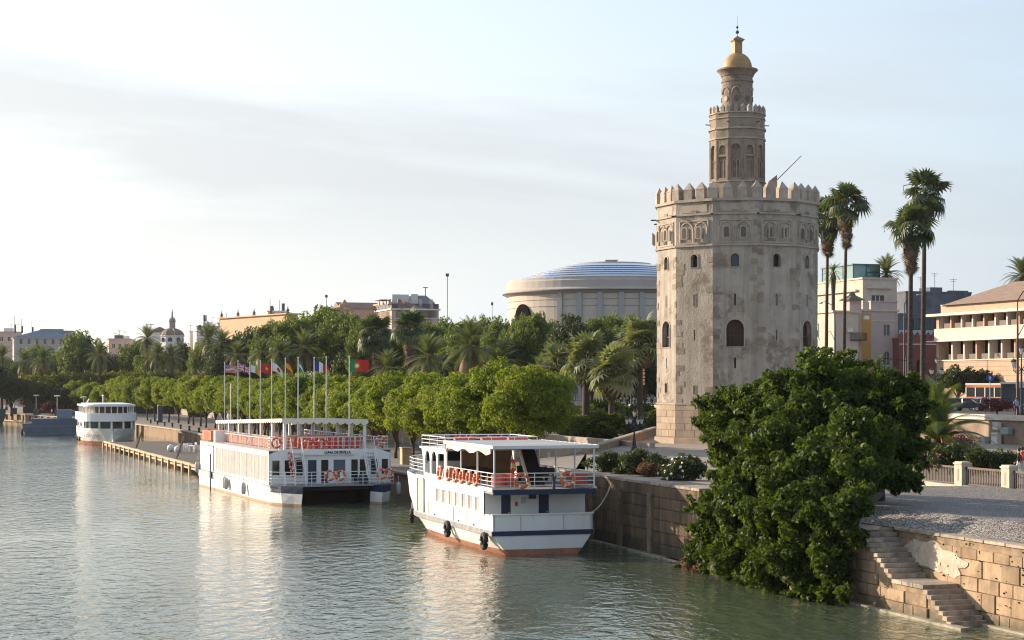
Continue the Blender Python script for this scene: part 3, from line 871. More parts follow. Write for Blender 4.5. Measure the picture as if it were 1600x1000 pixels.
# third stage: round drum, flared cornice, dome, lantern
dr = MB(); z3 = z2t
dr.lathe([(1.42,z3),(1.42,z3+3.0),(1.5,z3+3.05),(1.5,z3+3.2),(1.42,z3+3.25),(1.42,z3+3.55),(1.5,z3+3.6),(1.56,z3+3.75),(1.7,z3+3.95),(1.82,z3+4.08),(1.9,z3+4.14),(1.9,z3+4.26),(1.6,z3+4.36)], 32)
dr.build('drum', M_tbrick, tw, smooth=False)
ar = MB()
for k in range(8):
    a = R(-3+45*k)
    ar.tube([vert(a+.30*math.cos(PI*q/8), 1.44) + Vector((0,0,z3+1.9+.6*math.sin(PI*q/8))) for q in range(9)], .06, 4)
ar.build('drum_arch', M_ttrim, tw)
for k in range(8):
    a = R(-48+45*k); p = vert(a, 1.45) + Vector((0,0,z3+1.45))
    MB().cyl(p - vert(a,1)*.1, p + vert(a,1)*.012, .26, n=12).build('round_window', M_lime_sky if k == 0 else M_lead, tw)  # the one pale disc stands in for bright sky seen through the opening
dm = MB(); zd = z3+4.34
dm.lathe([(1.36,zd-.05),(1.38,zd+.1)] + [(1.36*math.cos(PI/2*q/10), zd+.1+1.42*math.sin(PI/2*q/10)) for q in range(1,10)] + [(.3,zd+1.5)], 32)
dm.build('dome', M_goldtile, tw, smooth=True)
ln = MB(); zl = zd+1.38; ln.M = Matrix.Rotation(R(20),4,'Z')
ln.box(-.36,.36,-.36,.36,zl-.1,zl+1.15); ln.box(-.44,.44,-.44,.44,zl+1.15,zl+1.25); ln.box(-.54,.54,-.54,.54,zl+1.25,zl+1.33)
ln.build('lantern', M_goldtile, tw)
lr = MB(); lr.M = ln.M; i = [lr.pt(p) for p in ((-.52,-.52,zl+1.33),(.52,-.52,zl+1.33),(.52,.52,zl+1.33),(-.52,.52,zl+1.33))]; t_ = lr.pt((0,0,zl+1.72))
for q in range(4): lr.face((i[q], i[(q+1)%4], t_))
lr.build('lantern_roof', M_tbrick, tw)
fi = MB(); zf = zl+1.6
fi.cyl((0,0,zf),(0,0,zf+2.0),.035,.012,6); fi.lathe([(.02,zf+.28),(.13,zf+.34),(.17,zf+.45),(.13,zf+.56),(.02,zf+.62)],10); fi.lathe([(.02,zf+.78),(.09,zf+.82),(.12,zf+.9),(.09,zf+.98),(.02,zf+1.02)],10)
fi.build('finial', M_iron2, tw)
hut = MB(); hut.extr([(0,0),(1.0,0),(1.0,2.7),(0,1.9)], (2.6,-3.2,z_top), (1,0,0), (0,0,1), (0,2.2,0)); hut.build('stair_hut', M_tstone, tw)
fp = MB(); fp.cyl((3.4,-3.4,z_top+2.0),(5.75,-3.8,z_top+4.3),.05,.035,6); fp.build('slanting_flagpole', mat('grey_pole',(0.3,0.3,0.3),0.5), tw)
# ------------------------------------------------------------------ boats
M_white = mat('boat_white', (0.82,0.81,0.79), 0.42, (0.78,0.765,0.73), 0.8, 0.05, 3, stain=(0.66,0.60,0.50), stain_scale=0.5, stain_rng=(0.60,0.80), coords='obj', stretch=(1,1,0.35))
M_hullw = mat('hull_white', (0.82,0.81,0.79), 0.45, (0.77,0.75,0.71), 0.6, 0.08, 2, stain=(0.50,0.36,0.24), stain_scale=1.0, stain_rng=(0.60,0.84), coords='obj', stretch=(1.4,1.4,0.16))
M_navy  = mat('boat_navy', (0.018,0.035,0.085), 0.4)
M_navyw = mat('boat_navy_weathered', (0.16,0.16,0.18), 0.6, (0.30,0.29,0.28), 1.5, coords='obj')
M_boot  = mat('boat_boot_red', (0.36,0.13,0.08), 0.7, (0.45,0.20,0.11), 1.2, 0.2, 6, coords='obj', stain=(0.16,0.10,0.07), stain_scale=0.8)
M_rail  = mat('boat_rail', (0.78,0.77,0.75), 0.4)
M_deck  = mat('boat_deck', (0.30,0.30,0.30), 0.8, (0.22,0.22,0.22), 1.0)
M_glass = mat('boat_glass', (0.02,0.025,0.03), 0.08)
M_cane  = mat('curtain_cloth', (0.76,0.74,0.68), 0.9, (0.66,0.64,0.58), 1.5)
M_canvas= mat('canvas', (0.74,0.71,0.64), 0.85, (0.62,0.59,0.53), 0.9, 0.2, 4)
M_awn   = mat('awning_grey', (0.50,0.50,0.49), 0.8, (0.40,0.40,0.39), 0.9, 0.2, 4)
M_cream = mat('cream_canvas', (0.80,0.74,0.60), 0.85)
M_grey  = mat('grey_roof', (0.42,0.44,0.47), 0.55, (0.36,0.38,0.41), 1.0)
M_orange= mat('life_orange', (0.72,0.13,0.035), 0.55)
M_red   = mat('raft_red', (0.55,0.09,0.05), 0.5)
M_chair = mat('chair_orange', (0.80,0.17,0.045), 0.5)
M_chairr= mat('chair_red', (0.62,0.06,0.04), 0.5)
M_tape  = mat('ring_tape', (0.8,0.78,0.72), 0.6)
M_rubber= mat('rubber', (0.02,0.02,0.02), 0.8)
M_fender= mat('fender_grey', (0.42,0.42,0.42), 0.7)
M_tan   = mat('door_tan', (0.50,0.44,0.36), 0.7)
M_blk   = mat('black_panel', (0.015,0.015,0.018), 0.6)

def local(root_loc, rot):
    return Matrix.Translation(root_loc) @ Matrix.Rotation(rot, 4, 'Z')
def rails(mb, pts, z0, z1, nb=4, sp=1.2, r=.022):
    """pts: plan polyline (x, y); uprights and horizontal bars"""
    for k in range(nb):
        z = z0 + (z1-z0)*(k+1)/nb
        for a, b in zip(pts, pts[1:]): mb.cyl((*a, z), (*b, z), r if k < nb-1 else r*1.35, n=5, cap=False)
    for a, b in zip(pts, pts[1:]):
        a, b = Vector((*a,0)), Vector((*b,0)); n = max(1, round((b-a).length/sp))
        for k in range(n+1):
            p = a.lerp(b, k/n); mb.cyl((p.x,p.y,z0), (p.x,p.y,z1), r*1.2, n=5, cap=False)
def loft(mb, stations, zl, mats_by_row, mirror=True):
    """stations: (x, [half width at every z level]); rows get their own material index"""
    for sgn in (1, -1):
        g = [[mb.pt((x + (dx[k] if dx else 0), sgn*hw[k], zl[k] + (dz or 0))) for k in range(len(zl))] for x, hw, dx, dz in stations]
        for a, b in zip(g, g[1:]):
            for k in range(len(zl)-1):
                mb.cur = mats_by_row[k]
                q = (a[k], b[k], b[k+1], a[k+1])
                mb.face(q if sgn < 0 else q[::-1])
    x, hw, dx, dz = stations[0]
    for k in range(len(zl)-1):
        mb.cur = mats_by_row[k]
        mb.poly([(x,hw[k],zl[k]),(x,-hw[k],zl[k]),(x,-hw[k+1],zl[k+1]),(x,hw[k+1],zl[k+1])])
    mb.cur = 0
RINGM = None
def life_ring(pos, axis, label, group, r=.36, spin=0.3):
    global RINGM
    if RINGM is None:
        b = MB(); b.torus((0,0,0), (0,0,1), .36, .085, 20, 8); o = b.build('life_ring', M_orange, smooth=True)
        t = MB(); c = Vector((.36,0,0)); d = Vector((0,1,0)); t.cyl(c-d*.05, c+d*.05, .095, n=8)
        tp = t.build('tape_band', M_tape)
        RINGM = (o.data, tp.data)
        bpy.data.objects.remove(o); bpy.data.objects.remove(tp)
    q = Vector(axis).to_track_quat('Z', 'Y')
    o = link('life_ring', RINGM[0], None, pos); o.rotation_mode = 'QUATERNION'; o.rotation_quaternion = q @ Matrix.Rotation(spin,3,'Z').to_quaternion()
    o.scale = (r/.36,)*3
    for k in range(4): link('tape_band', RINGM[1], o, rot=(0,0,PI/4+PI/2*k))
    return tag(o, label, 'life ring', group)

# ============ white ferry moored stern towards the bridge
B1loc, B1rot = Vector((1.72,97.85,0)), QROT
B1 = local(B1loc, B1rot)
b1 = thing('ferry_boat', 'white two deck ferry with navy stripe moored stern on at the quay wall', 'boat', B1loc, B1rot)
hull = MB()
zl = [-.8, 0, .32, 1.08, 1.32, 2.2]
stn = [(0,[1.7,2.05,2.3,2.82,2.9,2.9],None,0),(3,[1.9,2.4,2.6,2.95,3.0,3.0],None,0),(10,[2.0,2.6,2.75,3.0,3.02,3.02],None,0),(15.5,[1.7,2.3,2.5,2.9,3.0,3.02],None,0),
       (17.5,[1.2,1.8,2.05,2.6,2.75,2.9],None,0),(19.5,[.6,1.1,1.4,2.0,2.2,2.5],None,0),(21.3,[.15,.4,.65,1.25,1.45,1.85],None,0),(22.6,[.02,.05,.15,.6,.8,1.2],None,0),(23.5,[.01,.01,.02,.1,.2,.5],None,0)]
loft(hull, stn, zl, [1,1,0,2,0])
hull.cur = 3
hull.poly([(0.05,-2.7,1.25),(17,-2.8,1.25),(17,2.8,1.25),(0.05,2.7,1.25)])
hull.cur = 0
for a, b, y0, y1 in ((0,1.4,2.9,2.95),):
    for sg in (1,-1): hull.hexa([(a,sg*(y0-.12),1.3),(b,sg*(y1-.12),1.3),(b,sg*(y1-.02),1.3),(a,sg*(y0-.02),1.3)],[(a,sg*(y0-.12),2.2),(b,sg*(y1-.12),2.2),(b,sg*(y1-.02),2.2),(a,sg*(y0-.02),2.2)])
hull.box(.02,.12,-2.85,2.85,1.3,2.2)
hull.build('hull', [M_hullw, M_boot, M_navy, M_deck], b1)
st = MB()
for sg in (1,-1):
    pts = [(0.0,2.93),(3,3.03),(10,3.05),(15.5,3.03),(17.5,2.78),(19.5,2.23)]
    for (xa,ya),(xb,yb) in zip(pts, pts[1:]): st.hexa([(xa,sg*(ya-.06),1.06),(xb,sg*(yb-.06),1.06),(xb,sg*(yb+.05),1.06),(xa,sg*(ya+.05),1.06)],[(xa,sg*(ya-.06),1.34),(xb,sg*(yb-.06),1.34),(xb,sg*(yb+.05),1.34),(xa,sg*(ya+.05),1.34)])
st.build('rubbing_strake', M_navyw, b1)
st = MB(); st.box(-.04,.03,-2.93,2.93,1.07,1.33); st.build('stern_stripe', M_navy, b1)
cp = MB(); cp.box(-.06,.16,-2.97,2.97,2.2,2.27); cp.build('bulwark_cap', M_rail, b1)
# lower cabin sides with windows
for sg in (1,-1):
    w_ = MB()
    outer = rect(1.35,16.0,2.2,3.6)
    hs = [rect(2.15+1.37*k, 2.15+1.37*k+.88, 2.3, 3.08) for k in range(7)]
    if sg > 0: w_.holed([(-x,z) for x,z in outer][::-1], [[(-x,z) for x,z in h][::-1] for h in hs], (0,3.02,0), (-1,0,0), (0,0,1), .12)
    else: w_.holed(outer, hs, (0,-3.02,0), (1,0,0), (0,0,1), .12)
    w_.build('cabin_side', M_white, b1)
    for k in range(7):
        x = 2.15+1.37*k
        g = MB(); g.poly([(x,sg*2.92,2.3),(x+.88,sg*2.92,2.3),(x+.88,sg*2.92,3.08),(x,sg*2.92,3.08)]); wo = g.build('window', M_glass, b1)
        g = MB()
        for q in range(7):
            u = x+.30+q*.08; g.poly([(u,sg*2.935,2.31),(u+.045,sg*2.96,2.31),(u+.045,sg*2.96,3.07),(u,sg*2.935,3.07)]); g.poly([(u+.045,sg*2.96,2.31),(u+.08,sg*2.935,2.31),(u+.08,sg*2.935,3.07),(u+.045,sg*2.96,3.07)])
        g.build('curtain', M_cane, wo)
bs = MB()
for sg in (1,-1):
    pts = [(16.0,3.02,3.02),(17.5,2.9,2.95),(19.5,2.5,2.65),(21.3,1.85,2.05),(22.6,1.2,1.45),(23.5,.5,.7),(23.7,.0,.0)]
    for (xa,la,ta),(xb,lb,tb) in zip(pts, pts[1:]):
        q = [(xa,sg*la,2.2),(xb,sg*lb,2.2),(xb+.15,sg*tb,3.75),(xa+(.15 if xa>16 else 0),sg*ta,3.65 if xa<17 else 3.75)]
        bs.poly(q if sg < 0 else q[::-1])
bs.build('bow_side', M_white, b1)
d_ = MB(); d_.extr(rect(14.0,15.4,1.45,3.5), (0,3.03,0), (1,0,0), (0,0,1), (0,.03,0)); do = d_.build('side_door', M_tan, b1)
d_ = MB()
for x in (13.92,15.4): d_.box(x,x+.08,3.03,3.12,1.4,3.56)
d_.box(13.92,15.48,3.03,3.12,3.5,3.58); d_.build('frame', M_white, do)
sm = MB()
for x in (4.6,7.4,10.1,12.9): sm.box(x,x+.025,3.0,3.045,1.36,2.2); sm.box(x,x+.025,-3.045,-3.0,1.36,2.2)
sm.box(1.4,15.9,3.02,3.04,2.13,2.16); sm.box(-.05,0,-1.2,-1.18,1.34,2.2); sm.box(-.05,0,1.3,1.32,1.34,2.2)
sm.build('hull_seam', mat('seam_grey',(0.42,0.39,0.35),.8), b1, kind='stuff')
for x in (3.2,6.2,11.5): MB().box(x,x+.22,3.0,3.05,1.42,1.52).build('scupper', M_blk, b1)
aw = MB()
drs = [(2.0,1.42),(-.2,-.82)]
aw.holed([(-2.95,1.25),(2.95,1.25),(2.95,3.36),(-2.95,3.36)], [rect(-2.0,-1.42,1.3,3.25), rect(.2,.82,1.3,3.25)], (1.36,0,0), (0,-1,0), (0,0,1), .12)
aw.build('aft_wall', M_white, b1)
for a, c in drs:
    g = MB(); g.box(1.44,1.48,c+.02,a-.02,1.3,3.24); o = g.build('aft_door', M_navy, b1)
    g = MB(); g.cyl((1.41,c+.1,2.25),(1.44,c+.1,2.25),.03,n=6); g.build('handle', M_rail, o)
g = MB(); g.box(1.30,1.35,.55,.85,2.75,3.1); g.build('notice_board', mat('notice',(0.55,0.55,0.52),0.7), b1)
g = MB(); g.box(1.2,1.35,.0,.4,3.0,3.3); g.build('loudspeaker_box', M_navy, b1)
g = MB(); g.box(1.3,1.35,1.05,1.2,2.6,2.85); g.build('fire_hose_box', M_red, b1)
dk = MB()
plan = [(-.3,-2.98),(16,-3.0),(17.5,-2.92),(19.5,-2.6),(21.3,-1.95),(22.6,-1.35),(23.5,-.6),(23.5,.6),(22.6,1.35),(21.3,1.95),(19.5,2.6),(17.5,2.92),(16,3.0),(-.3,2.98)]
dk.extr(plan, (0,0,3.37), (1,0,0), (0,1,0), (0,0,.21)); dk.build('upper_deck', M_deck, b1)
fs = MB(); fs.box(-.36,-.29,-3.0,3.0,3.33,3.62); fs.build('stern_fascia', M_navy, b1)
fs = MB()
for sg in (1,-1): fs.box(-.3,16,sg*3.0-.04,sg*3.0+.045,3.5,3.72)
fs.build('deck_edge', M_white, b1)
rl = MB()
rails(rl, [(9.4,2.93),(-.25,2.93),(-.25,-2.93),(9.4,-2.93)], 3.6, 4.5, 4, 1.25)
rails(rl, [(14.6,2.9),(17.5,2.8),(19.5,2.5),(21.3,1.85),(23.3,.6),(23.3,-.6),(21.3,-1.85),(19.5,-2.5),(17.5,-2.8),(14.6,-2.9)], 3.75, 4.65, 4, 1.3)
rl.build('guard_rail', M_rail, b1)
for sg in (1,-1):
    for x in (-.25, 2.9, 6.2, 9.2):
        g = MB(); g.cyl((x,sg*2.9,3.6),(x,sg*2.9,5.95),.05,n=6); g.build('canopy_post', M_rail, b1)
cn = MB()
nx = 12
for k in range(nx):     # ribbed awning roof
    x0, x1 = -.5+k*.82, -.5+(k+1)*.82
    cn.hexa([(x0,-3.05,5.93),(x1,-3.05,5.93),(x1,3.05,5.93),(x0,3.05,5.93)], [(x0,-3.05,5.95),(x1-.1,-3.05,6.04),(x1-.1,3.05,6.04),(x0,3.05,5.95)])
cn.build('canopy', M_awn, b1)
cn = MB(); cn.box(-.56,-.46,-3.08,3.08,5.86,6.03); 
for sg in (1,-1): cn.box(-.46,9.3,sg*3.05-.05,sg*3.05+.05,5.86,6.04)
cn.build('canopy_frame', M_rail, b1)
vl = MB()
for k in range(11):     # rolled canvas drop hanging unevenly along the sunny side
    a = .2+k*.8; dz = .28+.12*math.sin(k*1.7); dz2 = .28+.12*math.sin((k+1)*1.7)
    vl.hexa([(a,2.94,5.86-dz),(a+.8,2.94,5.86-dz2),(a+.8,3.0,5.86-dz2),(a,3.0,5.86-dz)],[(a,2.94,5.9),(a+.8,2.94,5.9),(a+.8,3.0,5.9),(a,3.0,5.9)])
vl.build('side_curtain', M_cream, b1)
# wheelhouse
wh = MB()
for sg in (1,-1):
    o2 = [(9.2,3.6),(14.3,3.6),(14.6,4.9),(14.9,5.4),(9.2,5.4)]
    hs = [arch(12.0,3.9,1.15,1.4,6), arch(13.5,3.9,1.15,1.4,6), rect(9.7,11.1,4.3,5.2)]
    if sg > 0: wh.holed([(-x,z) for x,z in o2][::-1], [[(-x,z) for x,z in h][::-1] for h in hs], (0,2.95,0), (-1,0,0), (0,0,1), .1)
    else: wh.holed(o2, hs, (0,-2.95,0), (1,0,0), (0,0,1), .1)
wh.box(9.2,15.2,-3.0,3.0,5.4,5.52)
wh.build('wheelhouse', M_white, b1)
g = MB(); g.box(9.3,9.36,-1.2,2.0,3.6,5.4); g.build('wheelhouse_back', mat('varnished_wood', (0.30,0.17,0.07), 0.4, (0.2,0.11,0.05), 2), b1)
g = MB(); g.box(13.9,13.96,-2.8,2.8,3.6,4.6); g.build('front_panel', M_white, b1)
g = MB(); g.poly([(14.0,-2.8,4.6),(14.0,2.8,4.6),(14.5,2.8,5.4),(14.5,-2.8,5.4)]); g.build('windscreen', M_glass, b1)
rl = MB(); rails(rl, [(9.6,2.9),(15.0,2.9),(15.0,-2.9),(9.6,-2.9),(9.6,2.9)], 5.52, 6.2, 3, 1.6); rl.build('roof_rail', M_rail, b1)
for k, (x,y) in enumerate(((10.4,1.5),(10.4,-.2),(10.4,-1.9),(12.5,.8),(12.5,-1.2))):
    g = MB(); g.cyl((x,y-.6,5.86),(x,y+.6,5.86),.30,n=12)
    for q in (-.35,.35): g.cyl((x,y+q-.04,5.86),(x,y+q+.04,5.86),.33,n=12)
    o = g.build('life_raft', M_red); o.matrix_world = B1
    tag(o, (['red raft canister on the ferry wheelhouse roof, aft row, river side','red raft canister on the ferry wheelhouse roof, middle of the aft row','red raft canister on the ferry wheelhouse roof, aft row, quay side','red raft canister on the ferry wheelhouse roof, forward pair, river side','red raft canister on the ferry wheelhouse roof, forward pair, quay side'][k]), 'life raft', 'life rafts on the ferry roof')
# companionway hatch, stairs and deck furniture
g = MB(); g.M = B1 
g = MB(); g.extr([(3.0,3.6),(3.5,3.6),(5.4,5.6),(4.9,5.6)], (0,-1.15,0), (1,0,0), (0,0,1), (0,.9,0)); ho = g.build('stair_hatch', M_blk, b1)
g = MB(); g.extr([(2.88,3.6),(3.06,3.6),(4.96,5.65),(4.78,5.65)], (0,-.27,0), (1,0,0), (0,0,1), (0,.14,0)); g.build('hatch_edge', M_cream, ho)
g = MB(); g.cyl((-.2,-.55,3.6),(-.2,-.55,4.2),.09,n=8); g.box(-.3,-.1,-.65,-.45,4.2,4.3); g.build('stern_light', M_navy, b1)
def bench(x, y, lab):
    g = MB(); g.box(x-.22,x+.22,y-.7,y+.7,3.98,4.04); g.box(x+.2,x+.25,y-.7,y+.7,4.1,4.5)
    for a in (-.6,.6): g.box(x-.2,x+.2,y+a-.03,y+a+.03,3.6,3.98); g.box(x+.2,x+.24,y+a-.03,y+a+.03,3.98,4.15)
    o = g.build('deck_bench', M_blk); o.matrix_world = B1; tag(o, lab, 'bench', 'benches under the ferry canopy')
for k in range(3):
    for y in (1.7,-2.0): bench(5.6+k*1.4, y, 'dark bench under the ferry canopy, %s from the stern on the %s side' % (['first','second','third'][k], 'river' if y > 0 else 'quay'))
def raft(x, y, lab):
    g = MB(); g.cyl((x,y,3.75),(x,y,4.4),.42,n=14); 
    for z in (3.8,4.05,4.3): g.cyl((x,y,z),(x,y,z+.06),.45,n=14)
    o = g.build('life_raft', M_red); o.matrix_world = B1; tag(o, lab, 'life raft', 'red drums on the ferry deck')
raft(.35,2.45,'red raft drum on the upper deck at the sunlit stern corner of the ferry'); raft(.4,1.85,'red raft drum beside the flag staff on the ferry upper deck'); raft(.35,-2.3,'red raft drum on the upper deck at the quay side stern corner of the ferry')
def place(M, p): return M @ Vector(p)
def dirn(M, v): return (M.to_3x3() @ Vector(v)).normalized()
for k, x in enumerate((2.7,4.1,5.5,6.85,8.35,10.3)):
    nm = ['first','second','third','fourth','fifth','sixth'][k]
    life_ring(place(B1,(x,3.06,4.08)), dirn(B1,(0,1,.1)), f'orange life ring hung on the ferry side rail, {nm} from stern', 'life rings along the ferry side rail')
life_ring(place(B1,(-.36,1.35,4.1)), dirn(B1,(-1,0,.1)), 'orange life ring on the ferry stern rail beside the flag', 'life rings on the ferry stern rail')
life_ring(place(B1,(-.36,-1.3,4.12)), dirn(B1,(-1,0,.1)), 'orange life ring on the ferry stern rail towards the quay', 'life rings on the ferry stern rail')
def tyre(pos, ax, lab, grp='tyre fenders on the ferry side', R_=.36, r=.15, m=None):
    g = MB(); g.torus((0,0,0), ax, R_, r, 18, 8); o = g.build('tyre_fender', m or M_rubber, None, pos, smooth=True)
    rp = MB(); rp.cyl((0,0,R_),(0,0,R_+.5),.025,n=5); rp.build('rope', M_tape, o); return tag(o, lab, 'fender', grp)
tyre(place(B1,(.9,3.14,.75)), dirn(B1,(0,1,0)), 'black tyre fender hanging at the ferry stern corner')
tyre(place(B1,(8.2,3.17,.85)), dirn(B1,(0,1,0)), 'black tyre fender hanging amidships below the ferry windows')
tyre(place(B1,(17.6,2.85,.95)), dirn(B1,(.3,1,0)), 'worn tyre fender with pale tread hanging at the ferry bow')
fl = thing('ensign', 'small red and yellow flag drooping from a staff on the ferry stern rail', 'flag', place(B1,(-.3,2.0,3.6)), B1rot)
g = MB(); g.cyl((0,0,0),(-.25,0,1.9),.02,n=5); g.build('staff', M_rail, fl)
g = MB(); prev = None
for k in range(9):
    z = 1.75-k*.10; y = .06*math.sin(k*1.1); x = -.24+.01*k
    g.cur = 0 if k in (0,1,2,6,7,8) else 1
    row = [(x-.02*j*(1+.3*math.sin(k)), y-j*.055+.03*math.sin(j*2+k), z-.03*j) for j in range(5)]
    if prev:
        for j in range(4): g.poly([prev[j], prev[j+1], row[j+1], row[j]])
    prev = row
g.build('flag_cloth', [mat('flag_red',(0.55,0.03,0.03),0.8), mat('flag_yellow',(0.75,0.45,0.03),0.8)], fl)
mr = MB(); a, c = place(B1,(.1,-2.9,2.25)), Q(96.5,37.25,3.55)
mr.tube([a.lerp(c, k/14) - Vector((0,0,.28*math.sin(PI*k/14))) for k in range(15)], .04, 5)
tag(mr.build('mooring_rope', mat('rope',(0.55,0.47,0.36),0.9)), 'pale mooring rope from the ferry stern to the quay wall', 'rope')

# ============ catamaran restaurant boat, bows towards the bridge
B2loc = Vector((-13.98,139.4,0)); hx, hy = .36, -.933; B2rot = math.atan2(hy, hx)
B2 = local(B2loc, B2rot)
b2 = thing('catamaran', 'white two deck catamaran excursion boat with orange chairs under a canopy', 'boat', B2loc, B2rot)
for sg in (-1, 1):
    h = MB(); zl = [-.7,0,.16,.95,1.5]
    xs = [(-28.4,0),(-24,0),(-4,0),(-1.0,.25),(.6,.75),(1.6,1.5),(2.35,2.3)]
    rows = []
    for k, (x, tp) in enumerate(xs):
        o_ = 5.08 - tp*.9; i_ = 2.5 + tp*.35
        if k == 6: o_ = i_ = 3.2
        rows.append([(x+(z-0.4)*(.18*tp if k > 2 else 0)+( -.4 if k==0 and z<.2 else 0), sg*max((o_ + (z-.9)*.12*(1 if z<1 else 0) + (0.05 if z>1 else 0)), i_), z) for z in zl] + [(x+(z-.4)*(.18*tp if k > 2 else 0), sg*i_, z) for z in zl[::-1]])
    ids = [[h.pt(p) for p in r] for r in rows]; n = len(ids[0])
    for a, b in zip(ids, ids[1:]):
        for q in range(n):
            r_ = min(q, n-2-q) if q != 4 and q != 9 else 9
            x_m = h.v[a[q]].x
            h.cur = {0:1,1:1,2:0,3:(2 if x_m > -1.5 else 0)}.get(r_, 3)
            if q >= 5 and q < 9: h.cur = 3 if x_m < 0 else ({8:1,7:1,6:0,5:2}[q])
            fc = (a[q], b[q], b[(q+1)%n], a[(q+1)%n])
            h.face(fc if sg < 0 else fc[::-1])
    h.cur = 0; h.face(ids[0] if sg > 0 else ids[0][::-1]); h.cur = 2; h.face(ids[-1])
    h.build('hull', [M_hullw, mat('cat_boot',(0.50,0.36,0.22),0.8,(0.40,0.26,0.15),1.5), M_navy, mat('tunnel_shade',(0.03,0.016,0.014),0.8)], b2)  # inner sides nearly black: the tunnel's shade is put into the colour
dk = MB(); dk.extr([(-28.4,-5.0),(-.3,-5.05),(1.25,-3.1),(.9,0),(1.25,3.1),(-.3,5.05),(-28.4,5.0)], (0,0,1.42), (1,0,0), (0,1,0), (0,0,.1)); dk.build('main_deck', M_deck, b2)
df = MB(); df.box(.45,.6,-2.7,2.7,1.1,1.42); df.build('tunnel_beam', mat('tunnel_shade',(0.03,0.016,0.014),0.8), b2); MB().box(-2.6,-2.4,-2.6,2.6,-.5,1.42).build('tunnel_shade_board', MATS['tunnel_shade'], b2)  # black board across the tunnel added to keep the gap under the deck dark
for sg in (-1,1):     # navy bow flashes
    pass
g = MB(); g.extr(rect(-28.45,-21.6,.95,1.48), (0,-5.13,0), (1,0,0), (0,0,1), (0,.03,0)); g.build('stern_patch', M_grey, b2)
# cabin
cw = MB()
bays = [rect(-21.3+2.53*k, -21.3+2.53*k+2.36, 1.75, 3.75) for k in range(8)]
cw.holed(rect(-28.4,-1.0,1.5,4.12), bays, (0,-4.98,0), (1,0,0), (0,0,1), .15)
cw.holed([(-x,z) for x,z in rect(-28.4,-1.0,1.5,4.12)][::-1], [[(-x,z) for x,z in h][::-1] for h in bays], (0,4.98,0), (-1,0,0), (0,0,1), .15)
cw.poly([(-28.4,4.98,1.5),(-28.4,-4.98,1.5),(-28.4,-4.98,4.12),(-28.4,4.98,4.12)])
cw.build('cabin_side', M_white, b2)
for sg in (-1,1):
    for k in range(8):
        x = -21.3+2.53*k
        g = MB(); g.poly([(x,sg*4.85,1.75),(x+2.36,sg*4.85,1.75),(x+2.36,sg*4.85,3.75),(x,sg*4.85,3.75)]); wo = g.build('window', M_glass, b2)
        if sg > 0: continue
        c_ = MB(); rr = random.Random(k); u = x+.04; end = x+2.36-(.55 if k in (2,3,4) else .22)
        while u < end:
            e = u+.1; c_.poly([(u,sg*4.92,1.76),(e,sg*4.965,1.76),(e,sg*4.965,3.74),(u,sg*4.92,3.74)]); c_.poly([(e,sg*4.965,1.76),(e+.1,sg*4.92,1.76),(e+.1,sg*4.92,3.74),(e,sg*4.965,3.74)]); u = e+.1
            if abs(u-(x+1.15)) < .1: u += .12
        c_.build('curtain', M_cane, wo)
g = MB(); g.extr(rect(-27.6,-22.2,1.6,3.8), (0,-5.0,0), (1,0,0), (0,0,1), (0,-.05,0)); o = g.build('side_door', M_white, b2)
g = MB(); g.box(-27.75,-27.6,-5.06,-4.98,1.55,3.85); g.box(-27.75,-22,-5.07,-4.98,3.8,3.9); g.build('frame', M_navyw, o)
fw = MB()
wins = [(-4.67,-4.08),(-3.67,-2.96),(-2.74,-2.2),(-1.8,-1.1),(-.73,-.13),(.28,1.25),(1.73,2.29),(2.44,2.96),(3.37,3.97),(4.27,4.79)]
zb = [2.2,2.2,2.2,1.55,1.55,2.0,1.55,1.55,2.2,2.2]
fw.holed([(-4.98,1.5),(4.98,1.5),(4.98,3.9),(3.9,4.25),(-3.9,4.25),(-4.98,3.9)], [rect(a,c,z,3.4) for (a,c),z in zip(wins,zb)], (-1.2,0,0), (0,1,0), (0,0,1), .1)
fw.build('cabin_front', M_white, b2)
for k, ((a,c),z) in enumerate(zip(wins,zb)):
    g = MB(); g.box(-1.36,-1.3,a-.02,c+.02,z-.02,3.42); o = g.build('front_door' if z < 1.9 else 'front_window', mat('bluish_glass',(0.10,0.13,0.18),0.15) if k == 5 else (M_navy if k == 3 else M_glass), b2)
    g = MB()
    for y in (a-.05,c): g.box(-1.22,-1.17,y,y+.05,z,3.45)
    g.build('frame', M_rail, o)
ud = MB(); ud.box(-28.4,-1.25,-4.98,4.98,4.1,4.18); ud.build('upper_deck', mat('upper_deck_grey',(0.50,0.47,0.43),0.8,(0.36,0.34,0.31),1.2), b2)
sb = MB(); sb.box(-1.2,-.95,-2.2,1.95,3.82,4.16); sb.build('sign_board', M_white, b2)
text('LUNA DE SEVILLA', .27, M_navy, b2, (-.94,.55,3.98), (R(90),0,R(90)), bold=.012)
text('LUNA DE SEVILLA', .24, M_tape, b2, (-.35,-5.17,1.22), (R(90),0,0))
rl = MB()
rails(rl, [(-.25,-4.95),(1.1,-3.1),(.85,0),(1.1,3.1),(-.25,4.95)], 1.52, 2.55, 4, 1.1)
rails(rl, [(-1.3,-4.9),(-.25,-4.95)], 1.52, 2.55, 4, 1.0)
rails(rl, [(-1.3,4.9),(-.25,4.95)], 1.52, 2.55, 4, 1.0)
rl.build('bow_rail', M_rail, b2)
rl = MB()
rails(rl, [(-23,-3.95),(-2.0,-3.95)], 4.18, 5.0, 1, 3.6)
